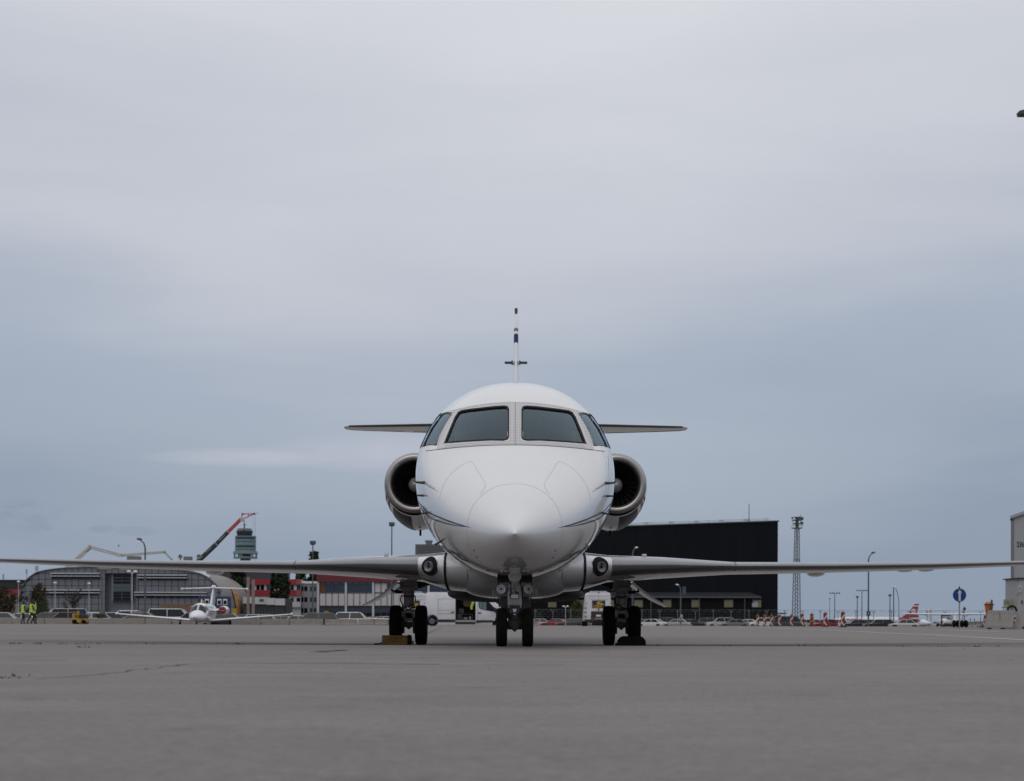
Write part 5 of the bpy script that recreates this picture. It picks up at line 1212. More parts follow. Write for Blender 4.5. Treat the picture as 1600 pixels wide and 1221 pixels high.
b = MB(); b.loft([[hp(u, 6.16, FZ(y, Yc, 1180) + 0.7) for u in (ua, ub)] for y in (948.9, 942.5)], closed=False); b.loft([[hp(u, 6.17, FZ(y, Yc, 1180) + 0.7) for u in (ua, ua + (ub - ua) * 0.62)] for y in (943, 940.5)], closed=False); b.build('white_notice', mat('notice_white', (0.3, 0.3, 0.32), 0.7), lt, off=LO)
for px in (1163.5, 1092.7, 1017):
    u = on_face(px, 6.2); b = MB(); b.cyl(hp(u, 6.2, 0), hp(u, 6.2, lean_h - 0.1), 0.10, n=6); b.build('downpipe', mat('annex_gutter', (0, 0, 0)), lt, off=LO)
# small dark tank hut just right of the hangar and shrub
hut = thing('flat_hut', 'small dark flat-roofed hut at the right foot of the black hangar', 'hut', (FX(1224, 330), 330, -0.7))
b = MB(); b.box((FX(1226, 330), 332, 0.4), (1.3, 3, 2.2)); b.build('wall', M_LEAN, hut, off=hut.location)
b = MB(); b.box((FX(1222, 330), 332, FZ(958.8, 330, 1222)), (1.75, 3.6, 0.22)); b.build('roof', M_PGAP, hut, off=hut.location)

# ---------------------------------------------------------------- lattice mast
Y = 400; lm = thing('lattice_mast', 'tall steel lattice mast with aerial platforms right of the black hangar', 'mast', (FX(1244.5, Y), Y, gz(60, Y)))
LO = Vector(lm.location); zb_, ztp = gz(60, Y), FZ(825.5, Y, 1244)
def leg_at(k, z):
    t = (z - zb_) / (ztp - zb_); hw = (0.85 * (1 - t) + 0.42 * t); a = math.pi / 4 + k * math.pi / 2 + 0.35; cxm = FX(1244.0 + 1.0 * t, Y)
    return Vector((cxm + hw * 1.2 * math.cos(a), Y + hw * 1.2 * math.sin(a), z))
M_MAST = mat('mast_steel', (0.085, 0.09, 0.095), 0.6)
for k in range(4): b = MB(); b.tube([leg_at(k, zb_), leg_at(k, (zb_ + ztp) / 2), leg_at(k, ztp)], 0.085, 6); b.build('leg', M_MAST, lm, off=LO)
b = MB(); ns = 26
for i in range(ns):
    z0, z1 = zb_ + (ztp - zb_) * i / ns, zb_ + (ztp - zb_) * (i + 1) / ns
    for k in range(4): b.cyl(leg_at(k, z0), leg_at((k + 1) % 4, z1), 0.04, n=4, caps=False); b.cyl(leg_at(k, z1), leg_at((k + 1) % 4, z1), 0.035, n=4, caps=False)
o_ = b.build('bracing', M_MAST, lm, off=LO); o_['kind'] = 'stuff'
for py, hw in ((825.6, 1.08), (818.5, 0.85), (813.2, 1.05)):
    b = MB(); z = FZ(py, Y, 1245); cxm = FX(1245, Y); b.box((cxm, Y, z), (hw * 2, hw * 2, 0.18))
    for dx in (-1, 0, 1):
        for dy in (-1, 1): b.cyl((cxm + dx * hw, Y + dy * hw, z), (cxm + dx * hw, Y + dy * hw, z + 0.7), 0.04, n=4)
    for dy in (-1, 1): b.cyl((cxm - hw, Y + dy * hw, z + 0.7), (cxm + hw, Y + dy * hw, z + 0.7), 0.04, n=4)
    b.build('platform', M_MAST, lm, off=LO)
b = MB(); b.cyl((FX(1245, Y), Y, ztp), (FX(1245, Y), Y, FZ(808, Y, 1245)), 0.42, 0.35, 8); b.cyl((FX(1250.8, Y), Y, FZ(813, Y)), (FX(1250.8, Y), Y, FZ(802.5, Y)), 0.05, n=5); b.cyl((FX(1242.4, Y), Y - 0.8, FZ(811.5, Y)), (FX(1242.4, Y), Y - 0.8, FZ(807.5, Y)), 0.02, 0.4, 10); b.build('top_mast', M_MAST, lm, off=LO)
for px, py, r in ((1248.5, 810.5, 0.42), (1252.5, 811, 0.35), (1252, 818, 0.38), (1237, 810, 0.22)):
    b = MB(); b.lathe([(0, 0.15), (r * 0.7, 0.08), (r, -0.1), (r, -0.2), (0, -0.22)], P(px, py, Y) + Vector((0, -0.7, 0)), 'Y', 14); b.build('dish_aerial', M_STEEL, lm, smooth=True, off=LO)
b = MB(); b.box((FX(1244.8, Y), Y, FZ(873.8, Y)), (1.1, 1.1, 0.15)); b.cyl((FX(1249, Y), Y, FZ(878, Y)), (FX(1249.3, Y), Y, FZ(874, Y)), 0.1, n=6); b.build('rest_platform', M_MAST, lm, off=LO)

# ---------------------------------------------------------------- perimeter fences
M_FENCE = mat('fence_galvanised', (0.17, 0.18, 0.19), 0.5, metal=0.3)
def fence(name, label, px0, px1, Y, h, step, m, y_arms=True, wires=7, post_r=0.045):
    t = thing(name, label, 'fence', (FX((px0 + px1) / 2, Y), Y, gz(FX((px0 + px1) / 2, Y), Y))); o = t.location
    x0, x1 = FX(px0, Y), FX(px1, Y); n = int((x1 - x0) / step)
    for i in range(n + 1):
        x = x0 + (x1 - x0) * i / n; g = gz(x, Y); b = MB(); b.cyl((x, Y, g), (x, Y, g + h), post_r, n=6)
        if y_arms:
            for s in ((-1, 1) if i % 2 else (-0.4, 0.5)): b.cyl((x, Y, g + h), (x + 0.30 * s, Y - 0.1 * s, g + h + 0.45), post_r, n=5)
        b.build('post', m, t, off=o)
    b = MB()
    for k in range(wires):
        z = h * (0.15 + 0.85 * k / (wires - 1)); b.cyl((x0, Y, gz(x0, Y) + z), (x1, Y, gz(x1, Y) + z), 0.011, n=4, caps=False)
    if y_arms:
        for s in (-1, 1): b.cyl((x0, Y + 0.2 * s, gz(x0, Y) + h + 0.42), (x1, Y + 0.2 * s, gz(x1, Y) + h + 0.42), 0.012, n=4, caps=False)
    nv = int((x1 - x0) / 0.5)
    for k in range(nv): x = x0 + 0.5 * k; b.cyl((x, Y, gz(x, Y)), (x, Y, gz(x, Y) + h), 0.006, n=3, caps=False)
    o2 = b.build('mesh_wire', m, t, off=o, recalc=False); o2['kind'] = 'stuff'
    if y_arms:
        pts = []; turns = int((x1 - x0) / 0.55)
        for k in range(turns * 7): a = 2 * math.pi * k / 7; pts.append((x0 + 0.55 * k / 7 + 0.12 * math.cos(a * 0.5), Y + 0.2 * math.cos(a), gz(x0, Y) + h + 0.28 + 0.22 * math.sin(a)))
        b = MB(); b.tube(pts, 0.012, 3); o3 = b.build('barbed_coil', m, t, off=o, recalc=False); o3['kind'] = 'stuff'
    return t
fence('perimeter_fence', 'barbed wire fence with Y-shaped posts in front of the black hangar', 836, 1560, 286, 2.55, 2.85, M_FENCE)
fence('site_fence', 'dark mesh fence in front of the curved grey building', 10, 330, 236, 2.4, 2.8, M_STEEL, y_arms=False, wires=4, post_r=0.035)

# ---------------------------------------------------------------- lamp posts
def lamp_post(label, px, py, Y, style, m=M_STEEL, r=0.09, group='lamp posts', hm=None, base_z=None):
    x = FX(px, Y); g = gz(x, Y) if base_z is None else base_z; top = P(px, py, Y); t = thing('lamp_post', label, 'lamp post', (x, Y, g), 0, group); o = t.location; z = top.z
    hm = hm or m; b = MB()
    if style in ('armL', 'armR'):
        s = -1 if style == 'armL' else 1; b.tube([(x, Y, g), (x, Y, z - 1.2), (x, Y, z - 0.75), (x + 0.12 * s, Y, z - 0.32), (x + 0.42 * s, Y, z - 0.05)], r, 8, rad=[r * 1.2, r, r, r * .8, r * .7]); b.build('pole', m, t, smooth=True, off=o)
        b = MB(); rr = [[Vector((x + s * (0.28 + 0.5 * u), Y + 0.16 * k * math.cos(a), z + 0.02 + 0.12 * k * math.sin(a) + 0.06 * u)) for a in [2 * math.pi * i / 10 for i in range(10)]] for u, k in ((0, 0.3), (0.2, 0.9), (0.55, 1.0), (0.85, 0.8), (1.0, 0.2))]
        b.loft(rr, caps=True); b.build('lamp_head', hm, t, smooth=True, off=o)
    elif style == 'flood':
        b.cyl((x, Y, g), (x, Y, z), r * 1.2, r * 0.8, 8); b.build('pole', m, t, off=o)
        b = MB(); b.box((x, Y, z + 0.05), (0.62, 0.45, 0.34)); b.build('lamp_head', hm, t, off=o, bevel=0.03)
        b = MB(); b.box((x, Y, z - 0.18), (0.5, 0.12, 0.10)); b.build('bracket', m, t, off=o)
    elif style == 'double':
        b.cyl((x, Y, g), (x, Y, z), r, r * 0.8, 8); b.build('pole', m, t, off=o)
        for s in (-1, 1): b = MB(); b.tube([(x, Y, z - 0.25), (x + 0.14 * s, Y, z - 0.02), (x + 0.2 * s, Y, z)], r * 0.6, 6); b.lathe([(0.05, -0.06), (0.20, -0.03), (0.22, 0.04), (0.1, 0.13), (0, 0.14)], (x + 0.3 * s, Y + 0.1 * s, z), 'Z', 12); b.build('lamp_head', hm, t, smooth=True, off=o)
    elif style == 'tee':
        b.cyl((x, Y, g), (x, Y, z), r * 1.2, r * 0.7, 8); b.build('pole', m, t, off=o)
        b = MB(); b.box((x, Y, z + 0.03), (0.06 * Y / 10, 0.15, 0.14))
        for k in (-1, -0.4, 0.4, 1): b.box((x + k * 0.026 * Y / 10, Y, z + 0.15), (0.28, 0.25, 0.22))
        b.build('lamp_head', hm, t, off=o)
    elif style == 'globe':
        b.cyl((x, Y, g), (x, Y, z), r, r * 0.7, 8); b.build('pole', m, t, off=o)
        b = MB(); b.lathe([(0.05, -0.1), (0.2, -0.05), (0.23, 0.05), (0.12, 0.16), (0, 0.18)], (x, Y, z), 'Z', 12); b.build('lamp_head', hm, t, smooth=True, off=o)
    return t
lamp_post('dark lamp post with a short arm in front of the grey building', 226.5, 843.5, 160, 'armL', r=0.075)
lamp_post('grey floodlight post rising beside a poplar above the left wing', 488.5, 848.5, 190, 'flood', r=0.07)
lamp_post('tall floodlight post under the left engine', 611.8, 819.5, 190, 'flood', r=0.075)
lamp_post('white twin-headed lamp post before the glazed entrance', 206.3, 893.8, 170, 'double', M_STEELL, 0.055, hm=M_LAMPW)
lamp_post('dark slim post with a crossbar before the grey facade', 159.2, 893, 230, 'tee', r=0.07)
lamp_post('thin white lamp post at the left corner of the grey building', 28.8, 909.5, 240, 'globe', M_STEELL, 0.05, hm=M_LAMPW)
lamp_post('thin white lamp post left of the bare tree', 86, 911.5, 240, 'globe', M_STEELL, 0.05, hm=M_LAMPW)
lamp_post('thin white lamp post right of the bare tree', 139, 912.5, 240, 'globe', M_STEELL, 0.05, hm=M_LAMPW)
lamp_post('lamp post with pale head above the right wing root', 988.3, 856.5, 250, 'armR', M_STEEL, 0.10, hm=M_LAMPW)
t8 = lamp_post('curved-arm lamp post with pale head in front of the hangar annex', 1063.5, 914.5, 262, 'armL', M_STEEL, 0.10, hm=M_LAMPW)
b = MB(); b.box((FX(1069, 262), 262, FZ(922.3, 262)), (0.5, 0.25, 1.2)); b.cyl((FX(1068, 262), 262, FZ(928, 262)), (FX(1064, 262), 262, FZ(936, 262)), 0.05, n=5); b.build('equipment_box', mat('box_bluegrey', (0.05, 0.065, 0.08), 0.5), t8, off=t8.location)
b = MB(); b.box((FX(1064.5, 262), 261.8, FZ(962, 262)), (0.38, 0.1, 0.42)); b.box((FX(1062, 262), 261.8, FZ(967, 262)), (0.22, 0.1, 0.4)); b.box((FX(1066, 262), 261.8, FZ(967, 262)), (0.22, 0.1, 0.4)); b.build('notice_plate', mat('plate_grey', (0.3, 0.31, 0.32), 0.6), t8, off=t8.location)
t9 = lamp_post('tall dark lamp post with angled head and green sign, right of the mast', 1356.8, 864.5, 200, 'armR', r=0.08)
b = MB(); b.box((FX(1357, 199.8), 199.8, FZ(958.8, 199.8, 1357)), (0.45, 0.05, 0.52)); gs = b.build('green_sign', mat('sign_green', (0.008, 0.05, 0.035), 0.5), t9, off=t9.location)
b = MB(); b.box((FX(1357, 199.7), 199.74, FZ(958.8, 199.8, 1357)), (0.20, 0.02, 0.07)); b.box((FX(1357, 199.7), 199.735, FZ(958.8, 199.8, 1357)), (0.07, 0.02, 0.22)); b.build('sign_symbol', mat('sign_pale_green', (0.25, 0.35, 0.3), 0.5), gs, off=t9.location)
for lab, px, py, Y, st in (('thin bare pole left of the first T-shaped floodlight mast', 1296.4, 936, 420, 'globe'), ('leftmost T-shaped floodlight mast right of the lattice mast', 1304.2, 927.6, 420, 'tee'), ('short dark pole just left of the second T-shaped floodlight mast', 1339.4, 933, 420, 'flood'), ('second T-shaped floodlight mast beside the tall dark lamp post', 1346.7, 923.6, 420, 'tee'), ('square-headed grey pole left of the white-headed lamp post', 1390.5, 930.5, 380, 'flood')):
    lamp_post(lab, px, py, Y, st, r=0.11 if st != 'globe' else 0.07)
lamp_post('lamp post with white double head above the red aircraft tail', 1396.2, 917.5, 330, 'double', r=0.11, hm=M_LAMPW)
Y = 330; tb = thing('bent_pole', 'thin pole bent over like a fishing rod beside the white-headed lamp', 'pole', (FX(1404.5, Y), Y, gz(70, Y)))
b = MB(); b.tube([(FX(1404.4, Y), Y, gz(70, Y)), P(1404.6, 950, Y), P(1404, 935, Y), P(1402, 926, Y), P(1399.3, 919.5, Y)], 0.06, 6); b.build('pole', M_STEEL, tb, smooth=True, off=tb.location)
lamp_post('small twin-headed lamp under the jet belly right of the nose wheel', 883.6, 948, 268, 'double', M_STEELL, 0.05, hm=M_LAMPW)
# the floodlight that pokes into the picture at the upper right edge
Y = 60; c = P(1606, 176.5, Y); fl = thing('floodlight_mast', 'dark floodlight head poking in at the upper right edge', 'lamp post', (c.x + 1.2, Y, gz(c.x, Y)))
b = MB(); b.cyl((c.x + 1.2, Y, 0), (c.x + 1.2, Y, c.z + 0.1), 0.16, 0.10, 10); b.cyl((c.x + 1.2, Y, c.z), (c.x + 0.1, Y, c.z), 0.05, n=8); b.build('pole', M_STEEL, fl, off=fl.location)
b = MB(); b.prism([(-0.34, 0.02), (-0.31, -0.10), (0.5, -0.10), (0.5, 0.22)], -0.2, 0.2, 'Y', Matrix.Translation(c)); b.build('lamp_head', mat('floodlight_dark', (0.045, 0.05, 0.052), 0.6), fl, off=fl.location, bevel=0.01)

# ---------------------------------------------------------------- concrete barriers along the left edge of the apron
def barrier_mesh(L_, H, wt, wb):
    b = MB(); b.prism([(-wb / 2, 0), (wb / 2, 0), (wb / 2, H * 0.12), (wb / 2 * 0.72, H * 0.35), (wt / 2, H), (-wt / 2, H), (-wb / 2 * 0.72, H * 0.35), (-wb / 2, H * 0.12)], -L_ / 2, L_ / 2, 'X'); return b
for k, (pa, pb, Y, lab) in enumerate(((-8, 18.5, 150, 'leftmost low concrete barrier at the picture edge'), (20, 69, 158, 'grey low concrete barrier behind the walking workers'), (71, 116, 150, 'low concrete barrier just left of the yellow machine'), (137, 177, 158, 'grey low concrete barrier right of the yellow machine'),
        (178, 226, 150, 'low concrete barrier under the dark lamp post'), (228, 268, 158, 'low concrete barrier left of the small jet\'s nose'), (270, 318, 158, 'low concrete barrier behind the small jet\'s nose'), (362, 408, 152, 'low concrete barrier under the small jet\'s right wing'), (409, 452, 152, 'low concrete barrier behind the small jet\'s right wing tip'), (453, 505, 152, 'low concrete barrier in front of the black car'),
        (508, 558, 152, 'low concrete barrier in front of the white minibus'), (560, 606, 152, 'low concrete barrier left of the main gear'), (608, 650, 154, 'low concrete barrier behind the left main gear'))):
    gx_ = gz(FX((pa + pb) / 2, Y), Y); o = barrier_mesh(FX(pb, Y) - FX(pa, Y), max(0.5, 0.5 - gx_), 0.20, 0.6).build('concrete_barrier', M_CONC, bevel=0.015); o.location = (FX((pa + pb) / 2, Y), Y, gx_); tag(o, lab, 'barrier', 'low concrete barriers on the left')
for k, (pa, pb, Y, lab) in enumerate(((831, 840, 128, 'small concrete block right of the nose wheel'), (1046, 1081, 170, 'low concrete barrier in front of the parked silver saloon on the right'))):
    o = barrier_mesh(FX(pb, Y) - FX(pa, Y), 0.36 if k == 0 else 0.42, 0.3, 0.5).build('concrete_block', M_CONC, bevel=0.015); o.location = (FX((pa + pb) / 2, Y), Y, gz(0, Y)); tag(o, lab, 'barrier')

# ---------------------------------------------------------------- parked cars
CAR = {  # length, width, belt z, height, greenhouse x (front bottom, front top, rear top, rear bottom), bonnet z, boot z
    'hatch': (4.05, 1.72, 0.92, 1.48, (0.95, 0.30, -1.45, -1.95), 0.86, 0.92), 'sedan': (4.65, 1.80, 0.92, 1.44, (1.05, 0.40, -1.05, -1.70), 0.84, 0.96),
    'estate': (4.70, 1.80, 0.92, 1.48, (1.05, 0.40, -1.90, -2.28), 0.84, 0.92), 'suv': (4.60, 1.86, 1.06, 1.70, (1.05, 0.50, -1.75, -2.20), 1.02, 1.06), 'minibus': (4.95, 1.92, 1.10, 1.95, (1.85, 1.15, -2.15, -2.42), 1.06, 1.10)}
M_CARP = mat('car_paint_base', (0.4, 0.4, 0.4), 0.35, coat=1.0)
def car_proto(kind):
    Ln, W, bz, H, (a, b_, c, d), hz, tz = CAR[kind]; t = thing('parked_car', 'x', 'car'); h = Ln / 2; wr = 0.32 if kind != 'suv' else 0.36; wx = (h - 0.85, -h + 0.80)
    def archp(x): return [(x + 0.40 * math.cos(u), 0.32 + 0.38 * math.sin(u)) for u in [math.pi - math.pi * i / 6 for i in range(7)]]
    prof = [(-h + 0.05, 0.25)] + archp(wx[1]) + archp(wx[0]) + [(h - 0.08, 0.25), (h, 0.5), (h - 0.06, 0.68), (h - 0.25, hz - 0.08), (a + 0.05, hz + 0.04), (a, bz), (d, bz), (-h + 0.12, tz), (-h, tz - 0.25), (-h, 0.45)]
    b = MB(); b.prism(prof, -W / 2, W / 2, 'Y'); b.build('body', M_CARP, t, bevel=0.05, smooth=True, seg=2)
    wb, wt = W / 2 - 0.06, W / 2 - 0.26
    A = [Vector((a, s * wb, bz - 0.01)) for s in (-1, 1)]; B = [Vector((b_, s * wt, H - 0.05)) for s in (-1, 1)]; Cc = [Vector((c, s * wt, H - 0.05)) for s in (-1, 1)]; D = [Vector((d, s * wb, bz - 0.01)) for s in (-1, 1)]
    def quad(name, p): m = MB(); n = (p[1] - p[0]).cross(p[2] - p[0]).normalized(); m.add(list(p) + [q - n * 0.02 for q in p], [(0, 1, 2, 3), (7, 6, 5, 4), (0, 4, 5, 1), (1, 5, 6, 2), (2, 6, 7, 3), (3, 7, 4, 0)]); return m.build(name, M_GLASSD, t)
    quad('windscreen', (A[0], A[1], B[1], B[0])); quad('rear_window', (D[1], D[0], Cc[0], Cc[1]))
    for i in (0, 1): quad('side_window', (D[i], A[i], B[i], Cc[i]))
    rr = []
    b = MB(); b.add([Vector((b_ + 0.06, s * (wt + 0.01), H - 0.06)) for s in (-1, 1)] + [Vector((c - 0.06, s * (wt + 0.01), H - 0.06)) for s in (1, -1)] + [Vector((b_ - 0.2, s * (wt - 0.10), H)) for s in (-1, 1)] + [Vector((c + 0.15, s * (wt - 0.1), H)) for s in (1, -1)], [(0, 1, 2, 3), (4, 5, 6, 7), (0, 1, 5, 4), (1, 2, 6, 5), (2, 3, 7, 6), (3, 0, 4, 7)]); b.build('roof', M_CARP, t)
    for i in (0, 1):
        off = Vector((0, (-1, 1)[i] * 0.012, 0.0)); mt = B[i].lerp(Cc[i], 0.45); mb = A[i].lerp(D[i], 0.5)
        for p0_, p1_, pr_ in ((A[i], B[i], 0.04), (D[i], Cc[i], 0.055), (mb, mt, 0.035)): b = MB(); b.cyl(p0_ + off, p1_ + off, pr_, n=6); b.build('pillar', M_CARP, t)
    for x in wx:
        for s in (-1, 1):
            b = MB(); b.cyl((x, s * (W / 2 - 0.2), wr), (x, s * (W / 2 - 0.01), wr), wr, n=18); w_ = b.build('wheel', M_TYRE, t, bevel=0.02); b = MB(); b.cyl((x, s * (W / 2 - 0.02), wr), (x, s * (W / 2 + 0.005), wr), wr * 0.6, n=12); b.build('rim', M_RIM, w_)
    for s in (-1, 1):
        b = MB(); b.box((h - 0.10, s * (W / 2 - 0.25), hz - 0.16), (0.16, 0.36, 0.14)); b.build('headlight', M_LENS, t, bevel=0.02)
        b = MB(); b.box((-h + 0.06, s * (W / 2 - 0.18), tz - 0.18), (0.14, 0.26, 0.2)); b.build('taillight', M_REDL, t, bevel=0.02)
        b = MB(); b.box((a - 0.15, s * (W / 2 + 0.06), bz + 0.05), (0.12, 0.16, 0.11)); b.build('mirror', M_CARP, t, bevel=0.02)
    b = MB(); b.box((h + 0.0, 0, 0.42), (0.03, 0.5, 0.11)); b.box((-h - 0.0, 0, 0.55), (0.03, 0.5, 0.11)); b.build('number_plate', M_PLATEW, t)
    b = MB(); b.box((h - 0.01, 0, 0.56), (0.05, 0.9, 0.12)); b.build('grille', M_PLASTIC, t)
    return t
PAINT = {'silver': (0.36, 0.37, 0.38), 'white': (0.62, 0.62, 0.62), 'black': (0.010, 0.010, 0.012), 'dark blue': (0.012, 0.018, 0.04), 'dark grey': (0.04, 0.042, 0.046), 'grey': (0.14, 0.145, 0.15), 'dark red': (0.10, 0.008, 0.012), 'red': (0.26, 0.012, 0.015), 'yellow': (0.45, 0.30, 0.012), 'dark green': (0.015, 0.03, 0.025)}
protos = {}
def place_car(px, Y, deg, kind, colr, label, group, z=None):
    if kind not in protos: protos[kind] = car_proto(kind); t = protos[kind]
    else: t = copy_tree(protos[kind])
    x = FX(px, Y); t.location = (x, Y, gz(x, Y)); t.rotation_euler = (0, 0, R(deg)); tag(t, label, 'car', group)
    pm = mat('car_paint_' + colr.replace(' ', '_'), PAINT[colr], 0.35, coat=1.0)
    for ch in t.children:
        if ch.data.materials[0] is M_CARP: ch.material_slots[0].link = 'OBJECT'; ch.material_slots[0].material = pm
    return t
GL = 'cars parked behind the left barriers'
for a in ((8, 178, 4, 'estate', 'silver', 'silver estate car at the left picture edge'), (33, 186, 175, 'sedan', 'white', 'white saloon behind the walking workers'), (71, 172, 185, 'hatch', 'dark blue', 'dark blue hatchback right of the workers'), (100, 186, 200, 'minibus', 'silver', 'silver minibus behind the bare tree'), (98, 168, 195, 'hatch', 'dark red', 'dark red hatchback left of the yellow machine'),
          (146, 172, -80, 'hatch', 'yellow', 'yellow hatchback right of the yellow machine'), (152, 166, -60, 'sedan', 'silver', 'silver saloon under the yellow hatchback'), (176, 170, -70, 'hatch', 'black', 'black hatchback under the glazed entrance'), (198, 176, -100, 'suv', 'white', 'white off-roader behind the white lamp post'), (215, 164, 182, 'sedan', 'dark red', 'dark red saloon behind the small jet\'s left wing'), (268, 184, 0, 'minibus', 'white', 'long white minibus left of the small jet'),
          (296, 170, 190, 'hatch', 'grey', 'grey hatchback just left of the small jet\'s nose'), (350, 172, 178, 'sedan', 'black', 'black saloon below the red engine cover'), (395, 176, 182, 'estate', 'silver', 'silver estate car before the concrete pylons'), (436, 190, 180, 'sedan', 'grey', 'grey saloon near the small jet\'s right wing tip'), (462, 178, 170, 'hatch', 'silver', 'silver hatchback left of the black off-roader'), (489, 165, 180, 'estate', 'black', 'black estate car behind the barrier'),
          (520, 182, 178, 'hatch', 'white', 'white hatchback right of the black estate'), (556, 176, 0, 'suv', 'white', 'white off-roader in front of the long office'), (597, 186, 176, 'sedan', 'silver', 'silver saloon left of the left main gear'), (577, 192, 180, 'hatch', 'dark grey', 'dark grey hatchback right of the white off-roader'), (378, 188, 180, 'hatch', 'dark grey', 'dark grey hatchback behind the red engine cover')):
    place_car(*a, GL)
GR = 'cars parked below the hangar fence'
for a in ((840, 282, 182, 'sedan', 'silver', 'silver saloon just right of the nose wheel'), (868, 276, 160, 'sedan', 'red', 'red saloon in front of the hangar annex'), (893, 272, 165, 'estate', 'dark grey', 'dark grey estate beside the red saloon'), (905, 290, 5, 'hatch', 'grey', 'grey hatchback left of the white van\'s rear'),
          (1004, 288, 160, 'hatch', 'silver', 'silver hatchback right of the right main gear'), (1018, 276, 150, 'sedan', 'white', 'white saloon with its nose to the left below the gear door'), (1036, 292, 180, 'suv', 'dark grey', 'dark off-roader behind the white saloon'), (1056, 272, 172, 'sedan', 'silver', 'silver saloon behind the low concrete barrier'), (1082, 284, 0, 'hatch', 'dark blue', 'dark blue hatchback with red tail lamps'),
          (1100, 294, 180, 'suv', 'dark grey', 'dark grey off-roader under the second curtained window'), (1126, 280, 178, 'suv', 'silver', 'silver-roofed off-roader left of the beacons'), (1146, 270, 182, 'sedan', 'grey', 'grey saloon beside the silver off-roader'), (1166, 284, 170, 'sedan', 'white', 'white saloon left of the first beacon'), (1190, 276, 175, 'suv', 'white', 'white off-roader behind the first beacons'),
          (1213, 284, 180, 'minibus', 'dark green', 'dark green minibus behind the third beacon'), (1232, 272, 0, 'minibus', 'dark grey', 'dark grey minibus left of the mast'), (1254, 286, 180, 'hatch', 'silver', 'silver hatchback behind the mast foot'), (1268, 290, 178, 'sedan', 'dark red', 'dark red saloon behind the yellow beacon'), (1288, 276, 182, 'hatch', 'red', 'red hatchback behind the eighth beacon'), (1305, 284, 178, 'hatch', 'white', 'white hatchback left of the nearest beacon'),
          (1337, 280, 182, 'sedan', 'dark blue', 'dark blue saloon below the airliner lettering'), (1372, 276, 178, 'estate', 'black', 'black estate right of the green sign post'), (1412, 270, 176, 'sedan', 'silver', 'silver saloon below the red aircraft tail'), (1350, 292, 182, 'hatch', 'grey', 'grey hatchback behind the green sign post')):
    place_car(*a, GR)

